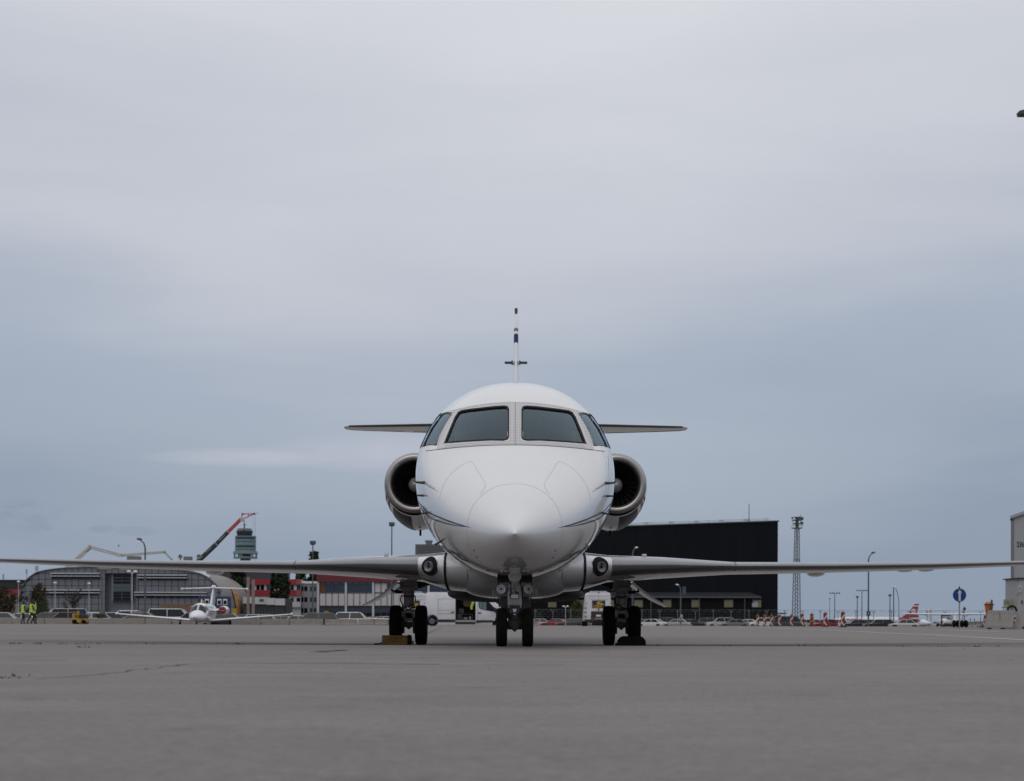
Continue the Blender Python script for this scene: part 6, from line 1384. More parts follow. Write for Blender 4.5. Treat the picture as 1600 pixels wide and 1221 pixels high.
# ---------------------------------------------------------------- service vans
M_VSEAM = mat('van_seam', (0.16, 0.16, 0.17), 0.6)
M_LOGOB = mat('logo_navy', (0.010, 0.016, 0.035), 0.5); M_LOGOY = mat('logo_yellow', (0.42, 0.26, 0.012), 0.5)
def round_rect(w, h, r, n=5, top=None):
    top = top or w; o = []
    for cx_, cy_, a0 in ((w / 2 - r, r, -90), (top / 2 - r, h - r, 0), (-top / 2 + r, h - r, 90), (-w / 2 + r, r, 180)):
        for i in range(n + 1): a = R(a0 + 90 * i / n); o.append((cx_ + r * math.cos(a), cy_ + r * math.sin(a)))
    return o
def rear_van(label):
    """box van seen from behind; its back is at y = 0, its front towards +y"""
    t = thing('service_van', label, 'van', group='white service vans'); H = 2.08
    secs = [(0.0, 1.93, 1.60, H - 0.03), (0.12, 2.0, 1.70, H), (3.6, 2.0, 1.70, H), (4.4, 2.0, 1.66, H - 0.06), (5.1, 1.98, 1.6, 1.35), (5.8, 1.9, 1.6, 0.85), (5.9, 1.7, 1.5, 0.6)]
    b = MB(); b.loft([[Vector((x, y, 0.34 + z)) for x, z in round_rect(wb, h, 0.14, 5, tp)] for y, wb, tp, h in secs], caps=True); b.build('body', M_WPAINT, t, smooth=True, angle=30)
    def pl(name, x0, x1, z0, z1, m, par=None, y=-0.012, th=0.03, bev=0): b = MB(); b.box(((x0 + x1) / 2, y, (z0 + z1) / 2), (x1 - x0, th, z1 - z0)); return b.build(name, m, par or t, bevel=bev)
    d1 = pl('rear_door', -0.80, -0.006, 0.72, 2.30, M_WPAINT, bev=0.012); d2 = pl('rear_door', 0.006, 0.80, 0.72, 2.30, M_WPAINT, bev=0.012)
    pl('door_seam', -0.006, 0.006, 0.7, 2.34, M_VSEAM, y=-0.004)
    for z in (2.16, 1.92): pl('crease', -0.70, 0.70, z, z + 0.015, M_VSEAM, y=-0.022)
    lg = pl('logo_panel', -0.47, 0.47, 1.30, 1.86, M_LOGOB, y=-0.035)
    b = MB()
    b.prism([(-0.18, 1.70), (0.02, 1.80), (0.34, 1.82), (0.10, 1.74), (0.05, 1.68), (0.22, 1.68), (0.40, 1.58), (0.30, 1.50), (0.16, 1.50), (0.10, 1.58), (-0.02, 1.50), (-0.16, 1.52), (-0.06, 1.62)], -0.062, -0.05, 'Y'); b.build('logo_bird', M_LOGOY, lg)
    text_obj('OBA', 0.26, M_LOGOY, 'logo_lettering', lg, (-0.10, -0.056, 1.415), (math.pi / 2, 0, 0), sx=1.25, bold=0.006)
    pl('door_handle', -0.05, 0.05, 1.14, 1.27, M_PLASTIC, y=-0.04, bev=0.01)
    pl('tailgate_strip', -0.5, 0.5, 1.07, 1.13, mat('pale_orange', (0.38, 0.27, 0.20), 0.6), y=-0.04)
    tb = pl('tow_recess', -0.55, 0.55, 0.30, 1.05, M_PLASTIC, y=-0.035, th=0.05)
    pl('number_plate', -0.18, 0.16, 0.70, 0.83, M_PLATEW, tb, y=-0.07); pl('bumper_step', -0.28, 0.26, 0.48, 0.62, mat('step_metal', (0.2, 0.2, 0.21), 0.4, metal=0.5), tb, y=-0.12, th=0.15); pl('bumper', -0.98, 0.98, 0.30, 0.50, M_PLASTIC, y=-0.02, th=0.12, bev=0.03)
    for s in (-1, 1):
        for z, m in ((0.62, M_REDL), (0.80, M_LENS), (0.93, M_REDL), (1.08, M_LENS), (1.24, M_REDL)): pl('tail_lamp', s * 0.93 - 0.055, s * 0.93 + 0.055, z, z + 0.125, m, y=-0.02, th=0.08, bev=0.01)
        pl('marker_lamp', s * 0.86 - 0.03, s * 0.86 + 0.03, 1.60, 1.68, M_REDL, y=-0.02); pl('fog_lamp', s * 0.40 - 0.06, s * 0.40 + 0.06, 0.46, 0.60, M_REDL, y=-0.08)
        for y in (0.95, 4.85): b = MB(); b.cyl((s * 0.78, y, 0.34), (s * 1.0, y, 0.34), 0.34, n=20); b.build('wheel', M_TYRE, t, bevel=0.03)
    b = MB(); b.box((0, 0.5, 2.48), (1.25, 0.28, 0.10)); lb = b.build('light_bar', mat('lightbar_grey', (0.30, 0.34, 0.35), 0.3), t, bevel=0.03)
    for x in (-0.5, 0.5): b = MB(); b.box((x, 0.5, 2.42), (0.06, 0.2, 0.06)); b.build('mount', M_PLASTIC, lb)
    b = MB(); b.lathe([(0.09, 0), (0.09, 0.07), (0.05, 0.10), (0, 0.105)], (0, 0.12, 2.39), 'Z', 14); b.build('beacon_lamp', mat('amber_dark', (0.10, 0.02, 0.008), 0.3), t, smooth=True)
    return t
v1 = rear_van('white service van seen from behind, blue and yellow logo, right of centre'); v1.location = (FX(935.3, 126), 126, gz(6, 126))
v2 = copy_tree(v1); v2['label'] = 'white service van with rear logo, half hidden behind the left main gear'; v2.location = (FX(646.5, 141), 141, gz(-7, 141)); v2.scale = (1.03, 1, 1.07)
# van in profile with its sliding door open
VX0, VX1, VY = FX(664.3, 122), FX(803, 122), 121.0; VL = VX1 - VX0
sv = thing('service_van', 'white panel van in profile with its sliding door open', 'van', (VX0, VY, gz(-4, 122)), 0, 'white service vans')
VH = FZ(925.6, 121, 690) - gz(-4, 122)
X_ = lambda px: (px - 664.3) / (803 - 664.3) * VL
Z_ = lambda py: FZ(py, 121, 720) - gz(-4, 122)
xo0, xo1 = X_(712.3), X_(743.3); W2 = 2.0
def vbox(name, x0, x1, y0, y1, z0, z1, m, par=None, bev=0.0): b = MB(); b.box(((x0 + x1) / 2, (y0 + y1) / 2, (z0 + z1) / 2), (x1 - x0, y1 - y0, z1 - z0)); return b.build(name, m, par or sv, bevel=bev, smooth=bev > 0)
arcR = lambda x: [(x + 0.42 * math.cos(u), 0.36 + 0.42 * math.sin(u)) for u in [math.pi - math.pi * i / 8 for i in range(9)]]
wxr, wxf = X_(676), X_(783)
b = MB(); rear = [(0.10, 0.30)] + arcR(wxr) + [(xo0, 0.18), (xo0, VH), (0.22, VH), (0.08, VH - 0.12), (0.0, 1.1), (0.0, 0.5)]
b.prism(rear, 0, W2, 'Y'); b.build('rear_body', M_WPAINT, sv, bevel=0.06, smooth=True)
front = [(xo1, 0.18)] + arcR(wxf) + [(VL - 0.08, 0.30), (VL, 0.55), (VL - 0.04, 0.85), (X_(789.5), Z_(953.5)), (X_(775), Z_(942)), (X_(762.5), Z_(931.5)), (X_(757), VH), (xo1, VH)]
b = MB(); b.prism(front, 0, W2, 'Y'); b.build('cab', M_WPAINT, sv, bevel=0.06, smooth=True)
vbox('roof', xo0 - 0.02, xo1 + 0.02, 0.03, W2 - 0.03, VH - 0.14, VH - 0.01, M_WPAINT); vbox('floor', xo0 - 0.02, xo1 + 0.02, 0.05, W2 - 0.05, 0.30, 0.42, M_PLASTIC); vbox('far_wall', xo0 - 0.02, xo1 + 0.02, W2 - 0.08, W2 - 0.02, 0.3, VH - 0.1, mat('van_interior', (0.02, 0.02, 0.02), 0.8))
vbox('sill', xo0, xo1, 0.0, 0.2, 0.30, 0.40, mat('sill_grey', (0.32, 0.32, 0.33), 0.5)); vbox('door_track', xo0, xo1, 0.01, 0.06, 0.12, 0.29, M_PLASTIC)
sd_ = vbox('sliding_door', X_(685), X_(712.2), -0.07, -0.015, Z_(976.5), Z_(928.5), M_WPAINT, bev=0.02)
vbox('door_handle', X_(705.5), X_(710.5), -0.10, -0.06, Z_(957.8), Z_(956.2), M_PLASTIC, sd_)
for (a, c, ya, yb) in ((686, 711.5, 936.2, 936.6), (685.6, 685.9, 936, 960), (686, 711.5, 953.9, 954.3), (686, 711.5, 959, 959.5)): vbox('panel_crease', X_(a), X_(c), -0.078, -0.068, Z_(yb), Z_(ya), M_VSEAM, sd_)
vbox('rub_strip', X_(681.5), X_(712), -0.09, -0.06, Z_(972.6), Z_(968.2), M_PLASTIC); vbox('rub_strip', X_(744.5), X_(770), -0.03, 0.02, Z_(973.0), Z_(969.2), M_PLASTIC)
vbox('tail_lamp', -0.02, X_(668), -0.02, 0.12, Z_(968), Z_(955), M_REDL, bev=0.01); vbox('rear_bumper', -0.04, X_(671), -0.01, W2, 0.28, 0.55, M_PLASTIC, bev=0.03)
b = MB(); b.prism([(X_(747.8), Z_(938.2)), (X_(762), Z_(938.4)), (X_(773.5), Z_(950.5)), (X_(775.5), Z_(956.3)), (X_(762), Z_(954.5)), (X_(749.8), Z_(951.5)), (X_(748.3), Z_(948))], -0.015, 0.02, 'Y'); cwn = b.build('cab_window', mat('cab_seal', (0.012, 0.012, 0.013), 0.5), sv)
b = MB(); b.prism([(X_(749), Z_(939.6)), (X_(754), Z_(939.7)), (X_(754), Z_(952)), (X_(750.6), Z_(951)), (X_(749.4), Z_(947.5))], -0.025, -0.012, 'Y'); b.prism([(X_(755), Z_(939.7)), (X_(760), Z_(939.8)), (X_(760), Z_(953)), (X_(755), Z_(952.3))], -0.025, -0.012, 'Y'); b.build('pane', mat('cab_glass_green', (0.11, 0.15, 0.145), 0.1, coat=1.0), cwn)
b = MB(); b.prism([(X_(761), Z_(940)), (X_(762.3), Z_(940.3)), (X_(772), Z_(950.6)), (X_(773), Z_(955)), (X_(761), Z_(953.2))], -0.025, -0.012, 'Y'); b.build('pane', M_GLASSD, cwn)
b = MB(); b.add([(X_(764.5), 0.14, Z_(932.5)), (X_(764.5), W2 - 0.14, Z_(932.5)), (X_(788.5), W2 - 0.1, Z_(952.0)), (X_(788.5), 0.1, Z_(952.0))], [(0, 1, 2, 3)]); b.v = [(v[0] + 0.03, v[1], v[2] + 0.03) for v in b.v]; b.build('windscreen', M_GLASSD, sv)
vbox('door_handle', X_(747), X_(752), -0.04, 0.0, Z_(958.6), Z_(957), M_PLASTIC); vbox('door_seam', X_(746.6), X_(746.9), -0.012, 0.01, Z_(976), Z_(936), M_VSEAM); vbox('mirror', X_(773), X_(776.5), -0.28, -0.04, Z_(957), Z_(950), M_PLASTIC, bev=0.03)
for wx_ in (wxr, wxf):
    for y in (0.02, W2 - 0.26): 
        b = MB(); b.cyl((wx_, y, 0.34), (wx_, y + 0.24, 0.34), 0.345, n=22); w_ = b.build('wheel', M_TYRE, sv, bevel=0.03); b = MB(); b.cyl((wx_, y - 0.01 if y < 1 else y + 0.25, 0.34), (wx_, y + 0.02 if y < 1 else y + 0.22, 0.34), 0.2, n=14); b.build('rim', M_RIM, w_)
vbox('headlight', VL - 0.30, VL - 0.03, 0.06, 0.34, 0.82, 1.02, M_LENS, bev=0.03)
# things inside the open van
VO = Vector(sv.location)
rl = thing('cable_drum', 'brown cable drum hanging inside the open van', 'cable drum', VO + Vector((X_(729.7), 1.1, Z_(951))))
M_CARD = mat('drum_board', (0.16, 0.105, 0.055), 0.8, var=0.15)
for y in (-0.10, 0.10):
    b = MB(); b.lathe([(0.05, y - 0.012), (0.27, y - 0.012), (0.27, y + 0.012), (0.05, y + 0.012), (0.05, y - 0.012)], (0, 0, 0.38), 'Y', 26); b.build('flange', M_CARD, rl)
b = MB(); b.lathe([(0.13, -0.1), (0.13, 0.1)], (0, 0, 0.38), 'Y', 16); b.cyl((0, -0.13, 0.38), (0, 0.13, 0.38), 0.045, n=10); b.build('hub', M_PLASTIC, rl)
hv_ = thing('safety_jacket', 'fluorescent yellow-green jacket hanging in the open van door', 'jacket', VO + Vector((X_(737.5), 0.35, Z_(953))))
M_HIVIS = mat('hi_vis_yellow', (0.42, 0.56, 0.035), 0.75, var=0.12, vscale=8)
b = MB(); b.loft([[Vector((x + dx * k, 0.05 * math.cos(a) * 1.2, z)) for a, dx in [(2 * math.pi * i / 10, 0.10 * math.sin(2 * math.pi * i / 10)) for i in range(10)]] for x, z, k in ((0.16, 0.74, 0.5), (0.12, 0.62, 1.1), (0.06, 0.42, 1.1), (-0.02, 0.22, 0.9), (-0.02, 0.02, 0.7))], caps=True); b.build('cloth', M_HIVIS, hv_, smooth=True)
b = MB(); b.loft([[Vector((0.052 + (0.115 * math.sin(2 * math.pi * i / 10)), 0.066 * math.cos(2 * math.pi * i / 10), z)) for i in range(10)] for z in (0.40, 0.45)]); b.build('reflective_band', M_STEELL, hv_)
tr = thing('tool_rack', 'tool rack with red-edged shelf inside the open van', 'shelf', VO + Vector((X_(730), 1.2, 0.42)))
b = MB(); b.box((0, 0, 0.40), (0.75, 0.5, 0.03)); b.build('shelf', mat('red_dull', (0.16, 0.03, 0.03), 0.6), tr)
for x in (-0.36, 0.36): b = MB(); b.box((x, 0, 0.2), (0.03, 0.5, 0.4)); b.build('upright', M_STEEL, tr)
for nm, lab, x, z, w_, h_, colr in (('toolbox', 'grey toolbox under the shelf in the open van', -0.12, 0.42, 0.3, 0.2, (0.2, 0.21, 0.2)), ('canister', 'pale canister beside the toolbox in the open van', 0.20, 0.42, 0.16, 0.26, (0.28, 0.28, 0.28)), ('crate', 'dark grey crate at the rear of the open van', -0.55, 0.42, 0.35, 0.42, (0.06, 0.065, 0.07)), ('sack', 'greenish grey sack on the crate in the open van', -0.42, 0.86, 0.4, 0.36, (0.05, 0.055, 0.05))):
    b = MB(); b.box((0, 0, h_ / 2), (w_, 0.35, h_), taper=0.9); o = b.build(nm, mat('inv_' + nm, colr, 0.7, var=0.1), bevel=0.04, smooth=True); o.location = VO + Vector((X_(730) + x, 1.1, z)); tag(o, lab, nm)
# ---------------------------------------------------------------- small white jet on the left
def loft_body(b, secs, n=24, M=None):
    """secs: (y, half width, top z, bottom z, z centre)"""
    rr = []
    for y, w_, zt, zb_, zc in secs:
        ring = []
        for i in range(n):
            a = 2 * math.pi * i / n; c, s = math.cos(a), math.sin(a); ring.append(Vector((w_ * c, y, zc + ((zt - zc) if s > 0 else (zc - zb_)) * s)))
        rr.append(ring)
    b.loft(rr, caps=True); return b
YS = 137.0
sj = thing('light_jet', 'small white T-tailed jet with red engine covers parked on the left', 'airplane', (FX(304, YS), YS, gz(-24, YS)), R(2.0)); sj.scale = (1.06, 1.06, 1.06)
M_SJW = mat('light_jet_white', (0.66, 0.66, 0.68), 0.3, coat=1.0)
def sprof(y):
    w_ = float(np.interp(y, [0, .12, .4, .9, 1.6, 2.4, 6.5, 8.5, 10.2, 11.2], [.02, .16, .33, .52, .66, .72, .72, .55, .28, .08]))
    zt = float(np.interp(y, [0, .12, .4, .9, 1.5, 2.1, 2.7, 6.5, 8.5, 10.2, 11.2], [.92, 1.02, 1.12, 1.24, 1.40, 1.78, 1.94, 1.94, 1.90, 1.80, 1.72]))
    zb_ = float(np.interp(y, [0, .12, .4, .9, 1.6, 6.5, 8.5, 10.2, 11.2], [.88, .76, .64, .53, .47, .47, .75, 1.25, 1.6]))
    return w_, zt, zb_, (zt + zb_) / 2 - 0.05
ysj = [0, .06, .12, .25, .4, .65, .9, 1.2, 1.5, 1.75, 2.0, 2.25, 2.5, 2.8, 3.5, 5, 6.5, 7.5, 8.5, 9.4, 10.2, 11.2]
b = MB(); loft_body(b, [(y, *sprof(y)) for y in ysj], 32); b.build('fuselage', M_SJW, sj, smooth=True, angle=60)
def sj_surf(y, a, g=0.01):
    w_, zt, zb_, zc = sprof(y); return Vector(((w_ + g) * math.cos(a), y - g, zc + ((zt - zc + g) if math.sin(a) > 0 else (zc - zb_ + g)) * math.sin(a)))
for s, side in ((1, 1), (-1, 1)):
    b = MB(); rr = []
    for y in (1.5, 1.65, 1.8, 1.95, 2.1, 2.2):
        a0, a1 = R(84), R(26 + (2.1 - y) * 5); rr.append([sj_surf(y, a if s > 0 else math.pi - a) for a in [a0 + (a1 - a0) * i / 8 for i in range(9)]])
    b.loft(rr, closed=False); b.build('windscreen', M_GLASSD, sj, smooth=True)
    b = MB(); rr = []
    for y in (2.28, 2.5, 2.75): rr.append([sj_surf(y, R(a) if s > 0 else math.pi - R(a)) for a in (52, 40, 28, 20)])
    b.loft(rr, closed=False); b.build('side_window', M_GLASSD, sj, smooth=True)
    for k in range(4):
        b = MB(); y = 3.5 + 0.75 * k; b.loft([[sj_surf(yy, R(a) if s > 0 else math.pi - R(a)) for a in (45, 38, 30)] for yy in (y, y + .18, y + .36)], closed=False); b.build('cabin_window', M_GLASSD, sj, smooth=True)
    for a0, cm in ((10, mat('maroon_stripe', (0.13, 0.02, 0.03), 0.4)), (-6, mat('tan_stripe', (0.25, 0.13, 0.06), 0.4))):
        b = MB(); b.loft([[sj_surf(y, R(a) if s > 0 else math.pi - R(a)) for a in (a0, a0 + 5)] for y in (2.9, 4, 5.5, 7)], closed=False); b.build('cheat_line', cm, sj, smooth=True)
    wsec = [(0.3, 4.2, 0.62, 2.3, 0.24), (1.0, 4.3, 0.66, 2.0, 0.20), (6.35, 4.9, 1.10, 1.05, 0.10), (6.6, 5.05, 1.14, 0.7, 0.06)]
    b = MB(); b.loft([[Vector((s * x, y + a * c, z + h * t / 2)) for a, h in AF] for x, y, z, c, t in wsec], caps=True); wg = b.build('wing', M_SJW, sj, smooth=True, angle=50)
    b = MB(); b.tube([(s * 6.62, 4.6, 1.13), (s * 6.66, 5.0, 1.14), (s * 6.64, 5.9, 1.14)], 0.09, 10, rad=[0.03, 0.10, 0.03]); b.build('wing_tip', M_SJW, wg, smooth=True)
    c = Vector((s * 1.16, 6.7, 1.42)); b = MB(); b.lathe([(0.25, -0.02), (0.285, 0.0), (0.31, 0.15), (0.36, 0.8), (0.35, 1.6), (0.27, 2.5), (0.22, 2.5)], c, 'Y', 26); en = b.build('engine_nacelle', M_SJW, sj, smooth=True, angle=40)
    b = MB(); b.lathe([(0, -0.09), (0.15, -0.085), (0.26, -0.05), (0.295, 0.03), (0.30, 0.12)], c, 'Y', 26); cv = b.build('engine_cover', mat('cover_red', (0.16, 0.008, 0.015), 0.7, var=0.1), en, smooth=True)
    b = MB(); b.box(c + Vector((0, -0.10, -0.02)), (0.36, 0.012, 0.045)); b.build('cover_print', mat('cover_print', (0.45, 0.2, 0.2), 0.7), cv)
    b = MB(); b.prism([(7.0, 1.42), (7.2, 1.55), (9.0, 1.55), (9.1, 1.42)], s * 0.5, s * 0.95, 'X'); b.build('engine_pylon', M_SJW, sj)
    b = MB(); b.tube([(s * 1.9, 5.6, 0.7), (s * 1.9, 5.6, 0.24)], 0.06, 8); b.cyl((s * 1.85, 5.6, 0.24), (s * 1.99, 5.6, 0.24), 0.24, n=18); b.build('main_wheel', M_TYRE, sj)
    b = MB(); b.loft([[Vector((s * x, y + a * c, z + h * t / 2)) for a, h in AF] for x, y, z, c, t in ((0.0, 10.1, 3.22, 1.4, 0.14), (2.55, 10.7, 3.16, 0.8, 0.085))], caps=True); tp = b.build('tailplane', M_SJW, sj, smooth=True, angle=50)
    b = MB(); b.tube([(s * 2.55, 10.5, 3.13), (s * 2.58, 10.9, 3.13), (s * 2.56, 11.6, 3.14)], 0.1, 10, rad=[0.03, 0.11, 0.03]); b.build('balance_horn', M_SJW, tp, smooth=True)
b = MB(); b.loft([[Vector((h * t / 2, y + a * c, z)) for a, h in AF] for z, y, c, t in ((1.6, 8.2, 2.9, 0.26), (3.25, 10.0, 1.6, 0.17))], caps=True); b.build('fin', M_SJW, sj, smooth=True, angle=50)
b = MB(); b.tube([(0, 9.75, 3.25), (0, 10.0, 3.28), (0, 10.9, 3.28), (0, 11.8, 3.26)], 0.13, 12, rad=[0.03, 0.15, 0.15, 0.03]); b.build('tail_bullet', M_SJW, sj, smooth=True)
b = MB(); b.tube([(0, 1.0, 0.6), (0, 1.0, 0.2)], 0.05, 8); b.cyl((-0.06, 1.0, 0.2), (0.06, 1.0, 0.2), 0.2, n=16); b.build('nose_wheel', M_TYRE, sj)
b = MB(); b.tube([(0, 1.52, 1.42), (0, 1.75, 1.62), (0, 2.2, 1.88)], 0.035, 6); b.build('windscreen_post', M_SJW, sj)
b = MB(); b.cyl((0, 3.6, 1.9), (0, 3.7, 2.25), 0.03, n=6); b.build('aerial', M_SJW, sj)

# ---------------------------------------------------------------- people
def person(label, px, Y, h, face, stride, arm, seed, group='workers in yellow vests', carry=None):
    x = FX(px, Y); t = thing('person', label, 'person', (x, Y, gz(x, Y)), face, group)
    k = h / 1.78
    def v(a, b_, c): return (a * k, b_ * k, c * k)
    J = {}; V = []; E = []; Rd = []
    def j(n, p, r, par=None):
        J[n] = len(V); V.append(v(*p)); Rd.append((r[0] * k, r[1] * k) if isinstance(r, tuple) else (r * k, r * k))
        if par: E.append((J[par], J[n]))
    j('pelvis', (0, 0, 0.96), (0.125, 0.155)); j('waist', (0.01, 0, 1.10), (0.11, 0.145), 'pelvis'); j('chest', (0.02, 0, 1.32), (0.125, 0.165), 'waist'); j('neck', (0.03, 0, 1.50), 0.055, 'chest'); j('head0', (0.045, 0, 1.58), 0.075, 'neck'); j('head', (0.055, 0, 1.68), 0.092, 'head0'); j('crown', (0.045, 0, 1.745), 0.06, 'head')
    for s, nm in ((-1, 'l'), (1, 'r')):
        st = stride * s
        j('hip' + nm, (0, 0.09 * s, 0.90), 0.095, 'pelvis'); j('knee' + nm, (0.18 * st + 0.05, 0.10 * s, 0.50), 0.062, 'hip' + nm); j('calf' + nm, (0.22 * st - 0.02, 0.10 * s, 0.33), 0.055, 'knee' + nm); j('ankle' + nm, (0.30 * st - 0.05, 0.10 * s, 0.09), 0.042, 'calf' + nm); j('toe' + nm, (0.30 * st + 0.12, 0.11 * s, 0.035), (0.045, 0.032), 'ankle' + nm)
        sa = -arm * s
        j('sh' + nm, (0.02, 0.19 * s, 1.41), 0.06, 'chest'); j('el' + nm, (0.10 * sa - 0.02, 0.235 * s, 1.13), 0.044, 'sh' + nm); j('wr' + nm, (0.26 * sa + 0.06, 0.225 * s, 0.91), 0.031, 'el' + nm); j('palm' + nm, (0.29 * sa + 0.07, 0.22 * s, 0.84), (0.038, 0.022), 'wr' + nm)
    me = bpy.data.meshes.new('body'); me.from_pydata(V, E, []); ob_ = bpy.data.objects.new('tmp', me); COL.objects.link(ob_)
    md = ob_.modifiers.new('skin', 'SKIN'); md.use_smooth_shade = True
    for i, sv_ in enumerate(me.skin_vertices[0].data): sv_.radius = Rd[i]; sv_.use_root = (i == 0)
    sb = ob_.modifiers.new('sub', 'SUBSURF'); sb.levels = 1; sb.render_levels = 1
    dg = bpy.context.evaluated_depsgraph_get(); m2 = bpy.data.meshes.new_from_object(ob_.evaluated_get(dg)); bpy.data.objects.remove(ob_)
    bm = bmesh.new(); bm.from_mesh(m2)
    fb = MB()                                    # fingers rooted in the palm
    for s, nm in ((-1, 'l'), (1, 'r')):
        p = Vector(V[J['palm' + nm]])
        for q, (dx, ln) in enumerate(((0.024, 0.075), (0.008, 0.085), (-0.008, 0.08), (-0.022, 0.062))): fb.tube([p + Vector((dx, 0, -0.02)), p + Vector((dx + 0.004, -0.006 * s, -0.05)), p + Vector((dx + 0.002, -0.018 * s, -0.02 - ln))], 0.0085, 5)
        fb.tube([p + Vector((0.03, 0, 0.01)), p + Vector((0.052, -0.008 * s, -0.025)), p + Vector((0.055, -0.015 * s, -0.05))], 0.0095, 5)
    base = len(bm.verts); vs_ = [bm.verts.new(q) for q in fb.v]
    for f in fb.f: bm.faces.new([vs_[i] for i in f])
    wl_, wr_ = Vector(V[J['wrl']]), Vector(V[J['wrr']]); ell, elr = Vector(V[J['ell']]), Vector(V[J['elr']])
    for f in bm.faces:
        c = f.calc_center_median(); f.smooth = True
        armd = min(abs(c.y - 0.23 * k), abs(c.y + 0.23 * k)) < 0.07 * k and c.z < 1.24 * k and c.z > 0.70 * k and abs(c.y) > 0.165 * k
        f.material_index = 1 if (c.z > 1.53 * k or armd) else (2 if 0.10 * k < c.z < 0.47 * k else (3 if c.z <= 0.10 * k else 0))
    bm.to_mesh(m2); bm.free(); m2.materials.clear()
    for m in (mat('workwear_navy', (0.010, 0.011, 0.016), 0.85), mat('skin_tone', (0.30, 0.16, 0.11), 0.6), mat('hi_vis_trouser', (0.40, 0.50, 0.05), 0.8, var=0.2, vscale=12), mat('boot_black', (0.012, 0.012, 0.012), 0.6)): m2.materials.append(m)
    bo = bpy.data.objects.new('body', m2); COL.objects.link(bo); bo.parent = t
    b = MB(); rr = []
    for z, rx, ry, cx_ in ((0.86, .155, .195, 0.0), (0.95, .155, .195, 0.0), (1.1, .145, .185, .01), (1.25, .15, .195, .02), (1.38, .15, .20, .02), (1.45, .12, .175, .025), (1.49, .075, .10, .03)):
        rr.append([Vector(v(cx_ + rx * math.cos(a), ry * math.sin(a), z)) for a in [2 * math.pi * i / 20 for i in range(20)]])
    b.loft(rr); vest = b.build('safety_vest', M_HIVIS, t, smooth=True)
    for z0, z1, g in ((1.06, 1.11, 0.006),):
        b = MB(); b.loft([[Vector(v(0.01 + (0.148 + g) * math.cos(a), (0.188 + g) * math.sin(a), z)) for a in [2 * math.pi * i / 20 for i in range(20)]] for z in (z0, z1)]); b.build('reflective_band', M_STEELL, vest, smooth=True)
    b = MB(); b.lathe([(0.085 * k, -0.02), (0.098 * k, 0.02), (0.090 * k, 0.07), (0.055 * k, 0.105), (0, 0.115)], v(0.035, 0, 1.68), 'Z', 16); b.build('hair', mat('hair_dark', (0.012, 0.009, 0.008), 0.7), t, smooth=True)
    b = MB(); b.tube([v(0.135, 0, 1.70), v(0.158, 0, 1.672), v(0.14, 0, 1.662)], 0.012, 6); b.build('nose', mat('skin_tone', (0, 0, 0)), t, smooth=True)
    for s in (-1, 1):
        b = MB(); b.lathe([(0.0, -0.004), (0.011, 0.0), (0.0, 0.006)], v(0.138, 0.034 * s, 1.702), 'X', 8); b.build('eye', mat('eye_dark', (0.02, 0.015, 0.012), 0.3), t)
        b = MB(); b.lathe([(0.0, -0.012), (0.028, -0.006), (0.03, 0.006), (0, 0.01)], v(0.045, 0.092 * s, 1.685), 'Y', 8); b.build('ear', mat('skin_tone', (0, 0, 0)), t, smooth=True)
    b = MB(); b.box(v(0.142, 0, 1.632), (0.008, 0.045, 0.010)); b.build('mouth', mat('lip', (0.22, 0.08, 0.07), 0.5), t)
    return t
person('worker in a yellow vest walking, leftmost of the three', 36, 127, 1.68, R(38), 0.55, 0.5, 1)
person('worker in a yellow vest walking in the middle with a long stride', 49, 127, 1.75, R(30), 1.0, 0.9, 2)
p3_ = person('third worker in a yellow vest half hidden behind the middle one', 53.3, 129, 1.76, R(28), 0.7, 0.5, 3)
rod = thing('marshalling_rod', 'white rod held upright by the hindmost worker', 'rod', P(55.3, 955, 128.7)); b = MB(); b.cyl((0, -0.02, -0.15), (0.03, -0.02, 0.62), 0.018, n=8); b.build('stick', M_LAMPW, rod); b = MB(); b.cyl((0, -0.02, -0.3), (0, -0.02, -0.14), 0.022, n=8); b.build('grip', M_PLASTIC, rod)

# ---------------------------------------------------------------- yellow machine and round signs on the left
Y = 143; ym = thing('tow_tractor', 'small yellow tow tractor with a mast among the barriers', 'tractor', (FX(125, Y), Y, gz(-35, Y))); YO = Vector(ym.location)
M_MY = mat('machine_yellow', (0.34, 0.21, 0.012), 0.5, var=0.2, vscale=6)
def ypart(name, a, c, ya, yb, m, y0=-0.45, y1=0.45, par=None, bev=0.03): b = MB(); b.box(((FX(a, Y) + FX(c, Y)) / 2, Y + (y0 + y1) / 2, (FZ(ya, Y, 125) + FZ(yb, Y, 125)) / 2), (FX(c, Y) - FX(a, Y), y1 - y0, FZ(ya, Y) - FZ(yb, Y))); return b.build(name, m, par or ym, off=YO, bevel=bev)
ypart('chassis', 116, 136.5, 967, 973.5, M_MY); ypart('engine_cover', 124.5, 136.5, 961, 967, M_PLASTIC, -0.4, 0.4); ypart('mast', 120.8, 123.6, 955, 968, M_MY, -0.12, 0.12); ypart('control_box', 114, 120.5, 959.5, 968, M_MY, -0.3, 0.3); ypart('recess', 118, 120, 961, 965, M_PLASTIC, -0.32, -0.28); ypart('seat', 126, 131, 959.5, 961, M_PLASTIC, -0.25, 0.25)
ypart('rear_bumper', 128, 137, 967.5, 971.5, M_MY, -0.5, 0.5); ypart('warning_plate', 129.5, 132, 966.5, 970.5, mat('red_panel', (0, 0, 0)), -0.53, -0.5)
for px in (118.5, 133):
    for s in (-1, 1): b = MB(); b.cyl((FX(px, Y), Y + 0.34 * s, 0.2), (FX(px, Y), Y + 0.5 * s, 0.2), 0.2, n=18); b.build('wheel', M_TYRE, ym, off=YO, bevel=0.02)
M_SGNB = mat('sign_blue', (0.010, 0.040, 0.19), 0.5, spec=0.25)
